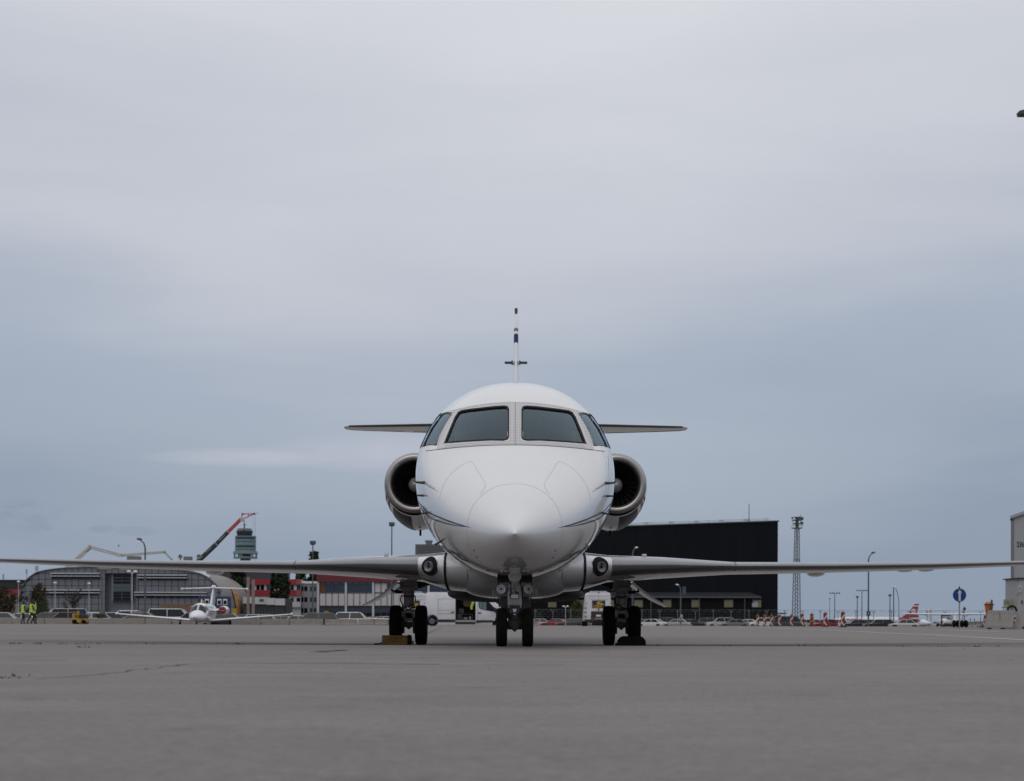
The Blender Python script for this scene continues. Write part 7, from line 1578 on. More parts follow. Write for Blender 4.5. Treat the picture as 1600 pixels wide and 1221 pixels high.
def round_sign(label, px, py, Y, r, m, arrow=False, flip=False, pole=mat('post_grey', (0.22, 0.22, 0.23), 0.5, metal=0.3)):
    x = FX(px, Y); t = thing('traffic_sign', label, 'sign', (x, Y, gz(x, Y)), 0, 'round traffic signs'); o = t.location; c = P(px, py, Y)
    b = MB(); b.cyl((x, Y + 0.04, o.z), (x, Y + 0.04, c.z + r * 1.08), 0.03, n=10); b.build('post', pole, t, off=o)
    b = MB(); b.lathe([(0, 0.012), (r, 0.012), (r, -0.004), (r * 0.98, -0.012), (0, -0.012)], c, 'Y', 40); d = b.build('disc', m, t, off=o, smooth=True, angle=30)
    if arrow:
        w_, hw = r * 0.155, r * 0.32
        b = MB(); b.prism([(-w_, -0.90 * r), (w_, -0.90 * r), (w_, 0.28 * r), (hw, 0.25 * r), (0.05 * r, 0.80 * r), (-0.05 * r, 0.80 * r), (-hw, 0.25 * r), (-w_, 0.28 * r)], -0.024, -0.014, 'Y', Matrix.Translation(c)); b.build('arrow', mat('sign_white', (0.48, 0.48, 0.49), 0.5), d, off=o)
        b = MB(); b.lathe([(0.045, 0), (0.05, 0.06), (0.0, 0.11)], (c.x, Y + 0.04, c.z + r * 1.02), 'Z', 12); b.build('top_cap', mat('cap_dark_red', (0.09, 0.015, 0.018), 0.5), t, off=o, smooth=True)
        b = MB(); b.cyl((c.x, Y + 0.04, c.z - r * 1.12), (c.x, Y + 0.04, c.z - r * 0.98), 0.055, n=10); b.build('clamp', M_PLASTIC, t, off=o)
    return t
round_sign('small blue round sign above the yellow tow tractor', 128.3, 955, 165, 0.16, M_SGNB)
round_sign('grey back of a round sign right of the yellow tow tractor', 160.6, 957.6, 165, 0.27, mat('sign_back_grey', (0.12, 0.12, 0.125), 0.5, metal=0.3))
round_sign('blue round sign with a white upward arrow', 1499.3, 930.2, 88, 0.335, M_SGNB, True)

# ---------------------------------------------------------------- warning beacons
M_BR = mat('beacon_red', (0.20, 0.010, 0.014), 0.5); M_BW = mat('beacon_white', (0.46, 0.45, 0.43), 0.5); M_BY = mat('beacon_yellow', (0.30, 0.15, 0.008), 0.5)
def beacon_proto(kind):
    t = thing('warning_beacon', 'x', 'beacon'); W, H = 0.30, 1.0
    b = MB(); b.box((0, 0, 0.06 + H / 2), (W, 0.05, H)); fr = b.build('frame', M_BY, t, bevel=0.012)
    iw = W / 2 - 0.010; z0, z1 = 0.09, 1.03; zc = (z0 + z1) / 2 - 0.06
    b = MB(); b.prism([(-iw, z0), (iw, z0), (iw, z1), (-iw, z1)], -0.034, -0.026, 'Y'); fc = b.build('face', M_BR, fr)
    if kind == 'red':
        b = MB(); b.prism([(-iw, zc - 0.02), (-iw, zc + 0.14), (iw, zc + 0.46), (iw, zc + 0.26), (-iw + 0.05, zc)], -0.042, -0.036, 'Y'); b.build('stripe', M_BW, fc)
        b = MB(); b.prism([(-iw, zc - 0.04), (-iw + 0.05, zc - 0.02), (iw, z0 + 0.03), (iw, z0), (iw - 0.09, z0), (-iw, zc - 0.19)], -0.042, -0.036, 'Y'); b.build('stripe', M_BW, fc)
    else:
        for q in (0.0, 0.38): b = MB(); b.prism([(-iw, z0 + 0.18 + q), (iw, z0 + 0.36 + q), (iw, z0 + 0.52 + q), (-iw, z0 + 0.34 + q)], -0.042, -0.036, 'Y'); b.build('stripe', M_BY, fc)
    b = MB(); b.box((0, 0, 0.03), (0.42, 0.8, 0.06)); b.build('rubber_foot', M_BLACK, t, bevel=0.015)
    b = MB(); b.lathe([(0.03, 0), (0.03, 0.05), (0.045, 0.055), (0.045, 0.10), (0.03, 0.12), (0, 0.125)], (0, 0, 1.06), 'Z', 12); b.build('warning_lamp', mat('amber_lamp', (0.40, 0.16, 0.01), 0.3), t, smooth=True)
    return t
bp_ = {}
for px, hp_, kind, lab in ((1183.8, 17.1, 'red', 'red and white chevron beacon, leftmost of the row'), (1195.0, 17.2, 'red', 'red and white chevron beacon, second from the left'), (1205.8, 17.3, 'red', 'red and white chevron beacon, third from the left'), (1218.0, 17.8, 'red', 'red and white chevron beacon, fourth from the left'), (1236.8, 18.0, 'red', 'red and white chevron beacon just left of the lattice mast foot'), (1253.7, 19.0, 'red', 'red and white chevron beacon just right of the lattice mast foot'),
                           (1268.4, 19.6, 'yellow', 'yellow and red striped beacon, the only yellow one'), (1289.5, 21.6, 'red', 'red and white chevron beacon between the yellow one and the nearest'), (1317.0, 23.6, 'red', 'largest red and white chevron beacon at the right end')):
    t = copy_tree(bp_[kind]) if kind in bp_ else beacon_proto(kind); bp_.setdefault(kind, t); Y = FPX * 1.05 / hp_; x = FX(px, Y)
    Y = min(Y, 156); x = FX(px, Y); t.location = (x, Y, gz(x, Y)); sc0 = hp_ / (FPX * 1.05 / Y); t.scale = (sc0 * 0.98, sc0, sc0); tag(t, lab, 'beacon', 'warning beacons in a row')

# ---------------------------------------------------------------- airliner beyond the fence
Y = 720; mm = Y / FPX; al = thing('airliner', 'white airliner with red lettering and red tail far beyond the fence', 'airplane', (FX(1298, Y), Y, gz(200, Y))); AO = Vector(al.location)
AZ = lambda py: FZ(py, Y, 1360) - AO.z
zt, zc = AZ(964.2), AZ(970.0); rad = zt - zc; AX = lambda px: FX(px, Y) - AO.x
M_ALW = mat('airliner_white', (0.62, 0.62, 0.63), 0.35, coat=0.6); M_ALR = mat('airliner_red', (0.24, 0.018, 0.035), 0.4, coat=0.5)
b = MB(); b.lathe([(0.02, 0), (rad * .35, 0.8), (rad * .62, 2.0), (rad * .85, 3.8), (rad, 6.2), (rad, AX(1400)), (rad * 0.9, AX(1412)), (rad * .55, AX(1428)), (rad * .15, AX(1441))], (0, 0, zc), 'X', 28); b.build('fuselage', M_ALW, al, smooth=True, angle=60)
b = MB(); b.lathe([(rad * 1.01, AX(1404)), (rad * 0.915, AX(1412)), (rad * .57, AX(1428)), (rad * .17, AX(1441.5))], (0, 0, zc), 'X', 28); b.build('tail_cone', M_ALR, al, smooth=True)
fp = [(AX(1406), zt - 0.5), (AX(1420), AZ(957)), (AX(1429), AZ(943.6)), (AX(1436), AZ(943.6)), (AX(1433), AZ(957)), (AX(1436), zt - 0.2)]
b = MB(); b.prism(fp, -0.18, 0.18, 'Y'); fn = b.build('fin', M_ALR, al, bevel=0.05)
b = MB(); b.prism([(AX(1426.6), AZ(948.2)), (AX(1428.2), AZ(946.0)), (AX(1435.6), AZ(946.2)), (AX(1435.0), AZ(948.6)), (AX(1432), AZ(947.6))], -0.24, -0.19, 'Y'); b.build('fin_stripe', M_ALW, fn)
b = MB(); b.lathe([(0, -0.25), (3.6 * mm, -0.25), (3.6 * mm, -0.19)], (AX(1427.3), 0, AZ(955)), 'Y', 20); em = b.build('fin_roundel', M_ALW, fn)
for k in range(3): b = MB(); b.prism([(-2.4 * mm + 1.6 * mm * k, -2 * mm), (-1.7 * mm + 1.6 * mm * k, -2 * mm), (-0.9 * mm + 1.5 * mm * k, 1.6 * mm), (-1.5 * mm + 1.5 * mm * k, 1.6 * mm)], -0.30, -0.26, 'Y', Matrix.Translation((AX(1427.3), 0, AZ(955)))); b.build('roundel_mark', M_ALR, em)
for s in (-1, 1):
    b = MB(); b.add([(AX(1418), s * 0.6, zc + 0.4), (AX(1430), s * 0.6, zc + 0.4), (AX(1434), s * 5.0, zc + 0.8), (AX(1428), s * 5.0, zc + 0.8), (AX(1418), s * 0.6, zc + 0.6), (AX(1430), s * 0.6, zc + 0.6), (AX(1434), s * 5.0, zc + 0.9), (AX(1428), s * 5.0, zc + 0.9)], [(0, 1, 2, 3), (4, 5, 6, 7), (0, 1, 5, 4), (1, 2, 6, 5), (2, 3, 7, 6), (3, 0, 4, 7)]); b.build('tailplane', M_ALW, al)
    b = MB(); b.add([(AX(1350), s * 1.2, zc - 0.9), (AX(1376), s * 1.2, zc - 0.9), (AX(1386), s * 13, zc + 0.2), (AX(1380), s * 13, zc + 0.2), (AX(1350), s * 1.2, zc - 0.5), (AX(1376), s * 1.2, zc - 0.7), (AX(1386), s * 13, zc + 0.3), (AX(1380), s * 13, zc + 0.3)], [(0, 1, 2, 3), (4, 5, 6, 7), (0, 1, 5, 4), (1, 2, 6, 5), (2, 3, 7, 6), (3, 0, 4, 7)]); b.build('wing', M_ALW, al)
    b = MB(); b.lathe([(0.6, 0), (0.75, 0.4), (0.75, 2.0), (0.45, 3.4)], (AX(1355), s * 4.5, zc - 1.0), 'X', 18); b.build('engine_nacelle', M_ALW, al, smooth=True)
    b = MB(); b.cyl((AX(1370), s * 1.6, 0.45), (AX(1370), s * 2.0, 0.45), 0.45, n=16); b.cyl((AX(1370), s * 1.8, 0.4), (AX(1370), s * 1.8, zc - 0.6), 0.12, n=8); b.build('main_wheel', M_TYRE, al)
b = MB(); b.cyl((AX(1306), -0.2, 0.35), (AX(1306), 0.2, 0.35), 0.35, n=14); b.cyl((AX(1306), 0, 0.35), (AX(1306), 0, zc - rad * 0.8), 0.1, n=8); b.build('nose_wheel', M_TYRE, al)
text_obj('AUSTRIAN', 3.0 * mm * 1.25, mat('airline_red_letters', (0.30, 0.02, 0.03), 0.5), 'lettering', al, (AX(1334.5), -rad - 0.02, AZ(968.6)), (math.pi / 2 - 0.1, 0, 0), sx=1.3, bold=0.03)
b = MB(); b.prism([(-0.4, 0.3), (0.5, 0.3), (0.0, -0.35)], -rad - 0.05, -rad - 0.01, 'Y', Matrix.Translation((AX(1322.4), 0, AZ(968.6)))); b.build('lettering_mark', MATS['airline_red_letters'], al)
for k in range(22): b = MB(); b.box((AX(1312) + k * 1.0, -rad + 0.02, zc + 0.15), (0.35, 0.06, 0.4)); b.build('cabin_window', M_GLASSD, al)

# ---------------------------------------------------------------- high-wing light aircraft
Y = 160; hx = FX(1479, Y); hz_ = gz(hx, Y); hw_ = thing('light_aircraft', 'white and red high-wing propeller aircraft left of the orange bin', 'airplane', (hx, Y, hz_), R(-28)); hw_.scale = (0.80, 0.80, 0.80)
M_LAW = mat('light_aircraft_white', (0.60, 0.60, 0.61), 0.35, coat=0.6); M_LAR = mat('light_aircraft_red', (0.10, 0.008, 0.010), 0.4, coat=0.4); M_LAG = mat('light_aircraft_window', (0.05, 0.085, 0.085), 0.1, coat=1.0)
zw = (FZ(960.3, Y, 1479) - hz_) / 0.80
def lb(name, secs, m, n=20): b = MB(); loft_body(b, secs, n); return b.build(name, m, hw_, smooth=True, angle=50)
lb('fuselage', [(-2.2, .28, zw - .62, zw - 1.15, zw - .9), (-2.0, .42, zw - .52, zw - 1.25, zw - .9), (-1.2, .50, zw - .46, zw - 1.32, zw - .9), (-.7, .54, zw - .40, zw - 1.35, zw - .9), (.9, .54, zw - .15, zw - 1.32, zw - .9), (2.0, .38, zw - .35, zw - 1.15, zw - .8), (5.0, .10, zw - .55, zw - .85, zw - .7)], M_LAW)
lb('belly_panel', [(-2.1, .46, zw - .92, zw - 1.30, zw - 1.05), (-1.2, .56, zw - .88, zw - 1.45, zw - 1.05), (-.7, .62, zw - .88, zw - 1.50, zw - 1.05), (.9, .62, zw - .88, zw - 1.46, zw - 1.05), (2.0, .44, zw - .88, zw - 1.25, zw - 1.05)], M_LAR)
b = MB(); b.loft([[Vector((x, y, z)) for x, z in ((-w_, z0), (w_, z0), (w_ * 0.86, z1), (-w_ * 0.86, z1))] for y, w_, z0, z1 in ((-.75, .50, zw - .42, zw - .36), (-.25, .52, zw - .50, zw - .06), (.9, .55, zw - .5, zw - .06))], caps=True); b.build('cabin_windows', M_LAG, hw_)
for s in (-1, 1):
    b = MB(); b.loft([[Vector((s * x, -.4 + a * c, z + h * t / 2)) for a, h in AF] for x, z, c, t in ((0, zw, 1.6, .2), (2.6, zw + .03, 1.6, .2), (5.15, zw + .08, 1.15, .14))], caps=True); b.build('wing', M_LAW, hw_, smooth=True, angle=50)
    b = MB(); b.cyl((s * .5, -.1, zw - 1.2), (s * 2.5, 0.0, zw - .05), .04, n=6); b.build('wing_strut', M_LAW, hw_)
    b = MB(); b.cyl((s * .4, .3, zw - 1.3), (s * 1.1, .3, .25), .05, n=6); b.cyl((s * 1.05, .3, .2), (s * 1.2, .3, .2), .2, n=16); b.build('main_wheel', M_TYRE, hw_)
    b = MB(); b.add([(0, 4.2, zw - .68), (0, 5.1, zw - .68), (s * 1.6, 5.1, zw - .66), (s * 1.6, 4.6, zw - .66), (0, 4.2, zw - .60), (0, 5.1, zw - .62), (s * 1.6, 5.1, zw - .62), (s * 1.6, 4.6, zw - .62)], [(0, 1, 2, 3), (4, 5, 6, 7), (0, 1, 5, 4), (1, 2, 6, 5), (2, 3, 7, 6), (3, 0, 4, 7)]); b.build('tailplane', M_LAW, hw_)
b = MB(); b.prism([(3.6, zw - .6), (4.5, zw + .3), (5.0, zw + .3), (5.1, zw - .7)], -.05, .05, 'X'); b.build('fin', M_LAW, hw_)
b = MB(); b.lathe([(0.0, -2.62), (.08, -2.5), (.15, -2.22), (.15, -2.18)], (0, 0, zw - .88), 'Y', 16); sp_ = b.build('spinner', mat('spinner_red', (0.17, 0.012, 0.014), 0.4), hw_, smooth=True)
b = MB(); b.box((0, -2.3, zw - .88), (.12, .03, 1.7)); b.build('propeller', M_PLASTIC, sp_)
b = MB(); b.cyl((0, -1.7, zw - 1.2), (0, -1.8, .2), .04, n=6); b.cyl((-.06, -1.8, .17), (.06, -1.8, .17), .17, n=14); b.build('nose_wheel', M_TYRE, hw_)
# T-tailed aircraft behind it
Y = 225; tx = FX(1455.7, Y); tt = thing('light_aircraft', 'small white T-tailed aircraft behind the high-wing aircraft', 'airplane', (tx, Y, gz(tx, Y))); g = tt.location.z; zt_ = FZ(953.4, Y, 1456) - g
b = MB(); b.loft([[Vector((x, y + a * c, zt_ + h * .05)) for a, h in AF] for x, y, c in ((-FX(818.5, Y), 0, .6), (0, -.15, .9), (FX(818.5, Y), 0, .6))], caps=True); b.build('tailplane', M_LAW, tt, smooth=True)
b = MB(); b.loft([[Vector((h * .07, y + a * c, z)) for a, h in AF] for z, y, c in ((.95, -.5, 1.4), (zt_ + .2, -.1, .9))], caps=True); b.build('fin', M_LAW, tt, smooth=True)
b = MB(); loft_body(b, [(-.6, .05, 1.0, .85, .92), (2, .3, 1.1, .6, .85), (4.5, .5, 1.45, .45, .9), (6, .42, 1.2, .5, .85), (7, .1, .9, .75, .8)], 16); b.build('fuselage', M_LAW, tt, smooth=True)
b = MB(); b.loft([[Vector((x, 3.4 + a * c, .75 + h * .06)) for a, h in AF] for x, c in ((-4.5, .8), (0, 1.2), (4.5, .8))], caps=True); b.build('wing', M_LAW, tt, smooth=True)
for s in (-1, 1): b = MB(); b.cyl((s * .8, 4, .18), (s * .92, 4, .18), .18, n=14); b.cyl((s * .86, 4, .18), (s * .5, 4, .7), .04, n=6); b.build('main_wheel', M_TYRE, tt)
# a white wing of a parked sport aircraft by the left main gear
Y = 146; x0 = FX(590, Y); wp = thing('glider', 'low white glider wing just left of the left main gear', 'airplane', (x0, Y, gz(x0, Y)))
b = MB(); b.loft([[Vector((x, a * c, z + h * .05)) for a, h in AF] for x, z, c in ((-.85, FZ(966.5, Y, 590), .5), (0.4, FZ(967.5, Y, 590), .8), (1.5, FZ(968.3, Y, 590), .9))], caps=True); b.build('wing', M_LAW, wp, smooth=True)
b = MB(); loft_body(b, [(-1.6, .05, .55, .45, .5), (-.6, .28, .85, .25, .55), (.6, .3, .9, .22, .55), (3.5, .08, .7, .5, .6)], 16); fo = b.build('fuselage', M_LAW, wp, smooth=True); fo.location = (1.9, 0, 0)
for dx in (-.3, .9): b = MB(); b.cyl((dx, .3, 0), (dx, .3, .42), .03, n=6); b.build('trestle', M_STEEL, wp)

# ---------------------------------------------------------------- right-hand group: building 236, cabinet, barrier, bin
Y = 98
rb = thing('gable_building', 'pale grey gabled hangar numbered 236 at the right edge', 'building', (FX(1600, Y), Y, 0)); RO = Vector(rb.location)
M_RBW = mat('pale_cladding', (0.30, 0.305, 0.31), 0.55, var=0.05, vscale=0.3, stretch=(6, 6, 0.3))
xl = FX(1580.3, Y); ze = FZ(810, Y, 1580); wd = 14.0; sl = (FZ(797.5, Y, 1600) - ze) / (FX(1600, Y) - xl)
RT = R(20); ed, dd_ = Vector((math.cos(RT), -math.sin(RT), 0)), Vector((math.sin(RT), math.cos(RT), 0)); G0 = Vector((xl, Y, 0))
def gp3(u, d, z): return G0 + ed * u + dd_ * d + Vector((0, 0, z))
pf = [(0, 0), (0, ze), (wd / 2, ze + sl * 0.55 * wd / 2), (wd, ze), (wd, 0)]
b = MB(); b.loft([[gp3(u, d, z) for u, z in pf] for d in (0, 30)], caps=True); b.build('wall', M_RBW, rb, off=RO)
pf = [(-.08, ze - .05), (-.08, ze + .12), (wd / 2, ze + sl * .55 * wd / 2 + .16), (wd + .1, ze + .12), (wd + .1, ze - .05), (wd / 2, ze + sl * .55 * wd / 2 - .02)]
b = MB(); b.loft([[gp3(u, d, z) for u, z in pf] for d in (-.15, 30.2)], caps=True); b.build('roof', mat('pale_roof_edge', (0.30, 0.305, 0.31), 0.5), rb, off=RO)
b = MB(); b.loft([[gp3(u, d, z) for u, d in ((-.04, .1), (-.04, -.05), (.1, -.05))] for z in (0, ze)], closed=False); b.build('corner_trim', mat('corner_trim', (0.15, 0.15, 0.16), 0.5), rb, off=RO)
for k in range(7):
    b = MB(); b.loft([[gp3(.15 + 2 * k, -.012, z), gp3(.15 + 2 * k + 1.94, -.012, z)] for z in (.3, ze - .1)], closed=False); b.build('cladding_sheet', M_RBW, rb, off=RO)
text_obj('236', 0.40, mat('black_numerals', (0, 0, 0)), 'numerals', rb, gp3(.47, -.03, FZ(851.6, Y, 1593)) - RO, (math.pi / 2, 0, -RT), sx=0.66, bold=0.006)
b = MB(); b.cyl(P(1580.5, 919.5, Y - .1), P(1577, 920.6, Y - .3), .05, n=8); b.box(P(1581, 918, Y - .05), (.08, .12, .12)); b.build('security_camera', mat('camera_white', (0.5, 0.5, 0.5), 0.4), rb, off=RO)
b = MB(); b.box(P(1579.9, 811.8, Y - .05), (.09, .12, .12)); b.build('eave_lamp', M_PLASTIC, rb, off=RO)
Y = 93; cbn = thing('grey_container', 'grey metal container with a sign and door handle at the right edge', 'container', (FX(1606, Y), Y, 0)); CO = Vector(cbn.location)
zt = FZ(904.5, Y, 1595); xa = FX(1590.5, Y)
b = MB(); b.box((xa + 1.5, Y + 1.2, zt / 2 + .06), (3.0, 2.4, zt - .12)); b.build('wall', mat('container_grey', (0.30, 0.30, 0.295), 0.55, var=0.08), cbn, off=CO, bevel=.02)
b = MB(); b.box((xa + 1.46, Y + 1.2, zt + .02), (3.14, 2.6, .06)); b.build('roof', M_PGAP, cbn, off=CO)
b = MB(); b.box((xa + 1.5, Y + 1.25, .06), (2.9, 2.3, .12)); b.build('plinth', M_PLASTIC, cbn, off=CO)
def rp(name, a, c, ya, yb, Y, m, root, dep=.03, par=None): return frect(root, a, c, ya, yb, Y, m, name, par=par, dep=dep)
sg = rp('notice', 1591.6, 1596.4, 915.5, 925.2, Y - .06, M_OFFW, cbn); rp('notice_print', 1593, 1595, 917.5, 922.5, Y - .08, mat('print_grey', (0.16, 0.16, 0.2), 0.6), cbn, par=sg)
rp('door_handle', 1596.4, 1598, 938, 943.6, Y - .06, M_PLASTIC, cbn); rp('hinge', 1590, 1591, 906, 908.5, Y - .05, M_PLASTIC, cbn); rp('hinge', 1590, 1591, 928, 930, Y - .05, M_PLASTIC, cbn)
Y = 90; jb = thing('jersey_barrier', 'tall pale concrete barrier beside the grey container at right', 'barrier', (FX(1563, Y), Y, 0)); JB = Vector(jb.location); g = gz(25, Y)
M_CONL = mat('barrier_pale_concrete', (0.235, 0.225, 0.21), 0.85, var=0.16, vscale=3, bump=0.25, bscale=20)
b = MB(); zt = FZ(954, Y, 1563)
b.loft([[Vector((x, Y + d, z)) for x, d in ((FX(a, Y), -dd), (FX(c, Y), -dd), (FX(c, Y), dd), (FX(a, Y), dd))] for a, c, dd, z in ((1539, 1579.5, .32, .07), (1539.4, 1580, .31, .16), (1542.8, 1583.5, .14, zt * 0.75), (1544.5, 1585.6, .10, zt))], caps=True); bb_ = b.build('concrete_body', M_CONL, jb, off=JB, bevel=.012)
for a in (1546, 1567): b = MB(); b.box((FX(a, Y), Y, .04), (.09, .5, .09)); b.build('foot', M_PLASTIC, jb, off=JB)
b = MB(); b.box((FX(1560.8, Y), Y - .17, zt * .72), (.008, .05, zt * .45), Matrix.Rotation(-.35, 3, 'X')); b.build('casting_seam', M_SEAM, jb, off=JB)
j2 = thing('barrier_end_unit', 'concrete barrier end unit with red and white chequer plate', 'barrier', (FX(1585, 91), 91, 0))
b = MB(); b.loft([[Vector((x, 91 + d, z)) for x, d in ((FX(a, 91), -dd), (FX(c, 91), -dd), (FX(c, 91), dd), (FX(a, 91), dd))] for a, c, dd, z in ((1577, 1594, .5, 0), (1579, 1593, .35, .3), (1583, 1590, .15, zt - .05))], caps=True); b.build('concrete_body', M_CONC, j2, off=j2.location, bevel=.012)
for i in range(3):
    for k in range(2):
        b = MB(); b.box((FX(1583.0 + 2.6 * k + i * 0.6, 90.4), 90.35 + i * .06, .36 + .105 * i + 0.1 * k), (.085, .02, .1), Matrix.Rotation(.5, 3, 'Y')); b.build('chequer_tile', M_BR if (i + k) % 2 == 0 else M_BW, j2, off=j2.location)
Y = 92; bn = thing('litter_bin', 'orange litter bin on a dark post behind the concrete barrier', 'bin', (FX(1546, Y), Y, gz(25, Y))); BO = Vector(bn.location)
M_ORB = mat('bin_orange', (0.36, 0.105, 0.012), 0.5, var=0.1, vscale=5); cxb = FX(1545.2, Y); z0, z1, z2 = FZ(964, Y, 1545), FZ(944.6, Y, 1545), FZ(940, Y, 1545)
b = MB(); b.lathe([(0, z0), (.135, z0), (.15, z0 + .05), (.222, z1 - .02), (.222, z1)], (cxb, Y, 0), 'Z', 24); b.build('bucket', M_ORB, bn, off=BO, smooth=True, angle=40)
b = MB(); b.lathe([(.225, z1), (.21, z1 + .07), (.15, z2 - .02), (0, z2)], (cxb, Y, 0), 'Z', 24); b.build('lid', mat('bin_orange_lid', (0.45, 0.14, 0.03), 0.45), bn, off=BO, smooth=True)
b = MB(); b.lathe([(.225, z1 - .035), (.27, z1 - .015), (.27, z1 + .01), (.225, z1 + .02)], (cxb, Y, 0), 'Z', 24); b.build('rim', M_PLASTIC, bn, off=BO, smooth=True)
b = MB(); b.box((FX(1546.3, Y), Y - .27, (BO.z + FZ(937.5, Y, 1546)) / 2), (.085, .05, FZ(937.5, Y, 1546) - BO.z), Matrix.Rotation(.05, 3, 'Y')); b.build('post', mat('post_slate', (0.05, 0.055, 0.06), 0.6), bn, off=BO)
Y = 94; mb_ = thing('map_board', 'pale green faded map board behind the barrier', 'board', (FX(1576, Y), Y, 0)); MO = Vector(mb_.location)
f = rp('panel', 1568, 1583.5, 936.8, 948.4, Y, mat('map_green', (0.30, 0.33, 0.24), 0.6, var=0.2, vscale=6), mb_); 
for k, (a, c) in enumerate((((1570, 938.5), (1577, 943)), ((1574, 938), (1578, 947)), ((1569, 944), (1579, 940)))):
    b = MB(); b.cyl(P(*a, Y - .03), P(*c, Y - .03), .012, n=4); b.build('map_line', mat('map_line', (0.33, 0.2, 0.1), 0.7), f, off=MO)
rp('shelf', 1567, 1590, 948.9, 950, Y, M_STEEL, mb_, dep=.3)
for a in (1568, 1582): rp('leg', a, a + .8, 948, 978, Y + .1, M_STEEL, mb_, dep=.05)
Y = 91.5; hs = thing('rubber_hose', 'black rubber hose looped over the end of the concrete barrier', 'hose', P(1581, 954, Y))
b = MB(); b.tube([P(1574.5, 953.8, Y), P(1575.5, 950, Y), P(1578.5, 947.6, Y), P(1582, 947, Y), P(1586, 949, Y), P(1588, 953, Y), P(1589, 960, Y)], .055, 10); b.build('hose', M_BLACK, hs, smooth=True, off=hs.location)
Y = 93; ts = thing('lit_tyre', None, None) if False else None
# red and white pole barriers right of the light aircraft
Y = 128
for k, (px, tilt, lab) in enumerate(((1509.5, .3, 'red and white striped pole, leftmost before the orange bin'), (1517.5, .15, 'red and white striped pole, second from the left'), (1525.0, .3, 'red and white striped pole, third from the left'), (1531.0, -.1, 'red and white striped pole next to the tilted beacon'))):
    x = FX(px, Y); t = thing('striped_pole', lab, 'pole', (x, Y, gz(x, Y)), 0, 'striped poles near the orange bin')
    for i in range(5):
        a = Vector((-.25 * tilt * 4 * (i / 5 - .5) , 0, .13 * i)); c = Vector((-.25 * tilt * 4 * ((i + 1) / 5 - .5), 0, .13 * (i + 1))); b = MB(); b.cyl(a, c, .035, n=8); b.build('stripe', M_BR if i % 2 == 0 else M_BW, t)
t = copy_tree(bp_['red']); x = FX(1536, 126); t.location = (x, 126, gz(x, 126)); t.scale = (.85, .85, .85); t.rotation_euler = (0, R(14), 0); tag(t, 'tilted red and white beacon leaning by the pale concrete barrier', 'beacon', 'warning beacons in a row')
tl = thing('tyre_stack', 'row of black tyres right of the light aircraft', 'tyres', (FX(1500, 125), 125, gz(30, 125)))
for k in range(4): b = MB(); tyre(b, (0, 0, 0), .26, .17, 24); o = b.build('tyre', M_TYRE, tl, smooth=True); o.location = (-.42 + .28 * k, 0, .26); o.rotation_euler = (0, 0, R(12 * (k % 2)))
# windsock / red aerial
Y = 300; wsn = thing('wind_pole', 'thin pole with a dark red top right of the arrow sign', 'pole', (FX(1506.5, Y), Y, gz(70, Y))); b = MB(); b.cyl((FX(1506.5, Y), Y, gz(70, Y)), P(1506.8, 952, Y), .07, n=6); b.cyl(P(1504.5, 964, Y), P(1506.6, 954, Y), .04, n=5); b.build('pole', M_STEEL, wsn, off=wsn.location); b = MB(); b.box(P(1507, 951.6, Y), (.42, .3, .42)); b.box(P(1506.8, 949.8, Y), (.12, .12, .3)); b.build('top_box', mat('dark_red_box', (0.08, 0.012, 0.018), 0.5), wsn, off=wsn.location)

# ---------------------------------------------------------------- trees
def leaf_mat(name, a, c):
    m = bpy.data.materials.new(name); m.use_nodes = True; t = m.node_tree; b_ = t.nodes['Principled BSDF']; b_.inputs['Roughness'].default_value = .7; b_.inputs['Specular IOR Level'].default_value = .2
    oi = t.nodes.new('ShaderNodeTexCoord'); n = t.nodes.new('ShaderNodeTexNoise'); n.inputs['Scale'].default_value = 1.6; n.inputs['Detail'].default_value = 4; t.links.new(oi.outputs['Object'], n.inputs['Vector'])
    r = t.nodes.new('ShaderNodeValToRGB'); r.color_ramp.elements[0].position = .35; r.color_ramp.elements[1].position = .65; r.color_ramp.elements[0].color = (*a, 1); r.color_ramp.elements[1].color = (*c, 1); t.links.new(n.outputs['Fac'], r.inputs[0]); t.links.new(r.outputs[0], b_.inputs['Base Color']); return m
M_LEAFD = leaf_mat('poplar_leaves', (.010, .018, .008), (.028, .042, .016)); M_LEAFB = leaf_mat('autumn_leaves', (.022, .016, .010), (.055, .036, .020)); M_LEAFG = leaf_mat('bush_leaves', (.018, .030, .008), (.05, .065, .015)); M_BARK = mat('bark', (.045, .035, .028), .9, var=.3)
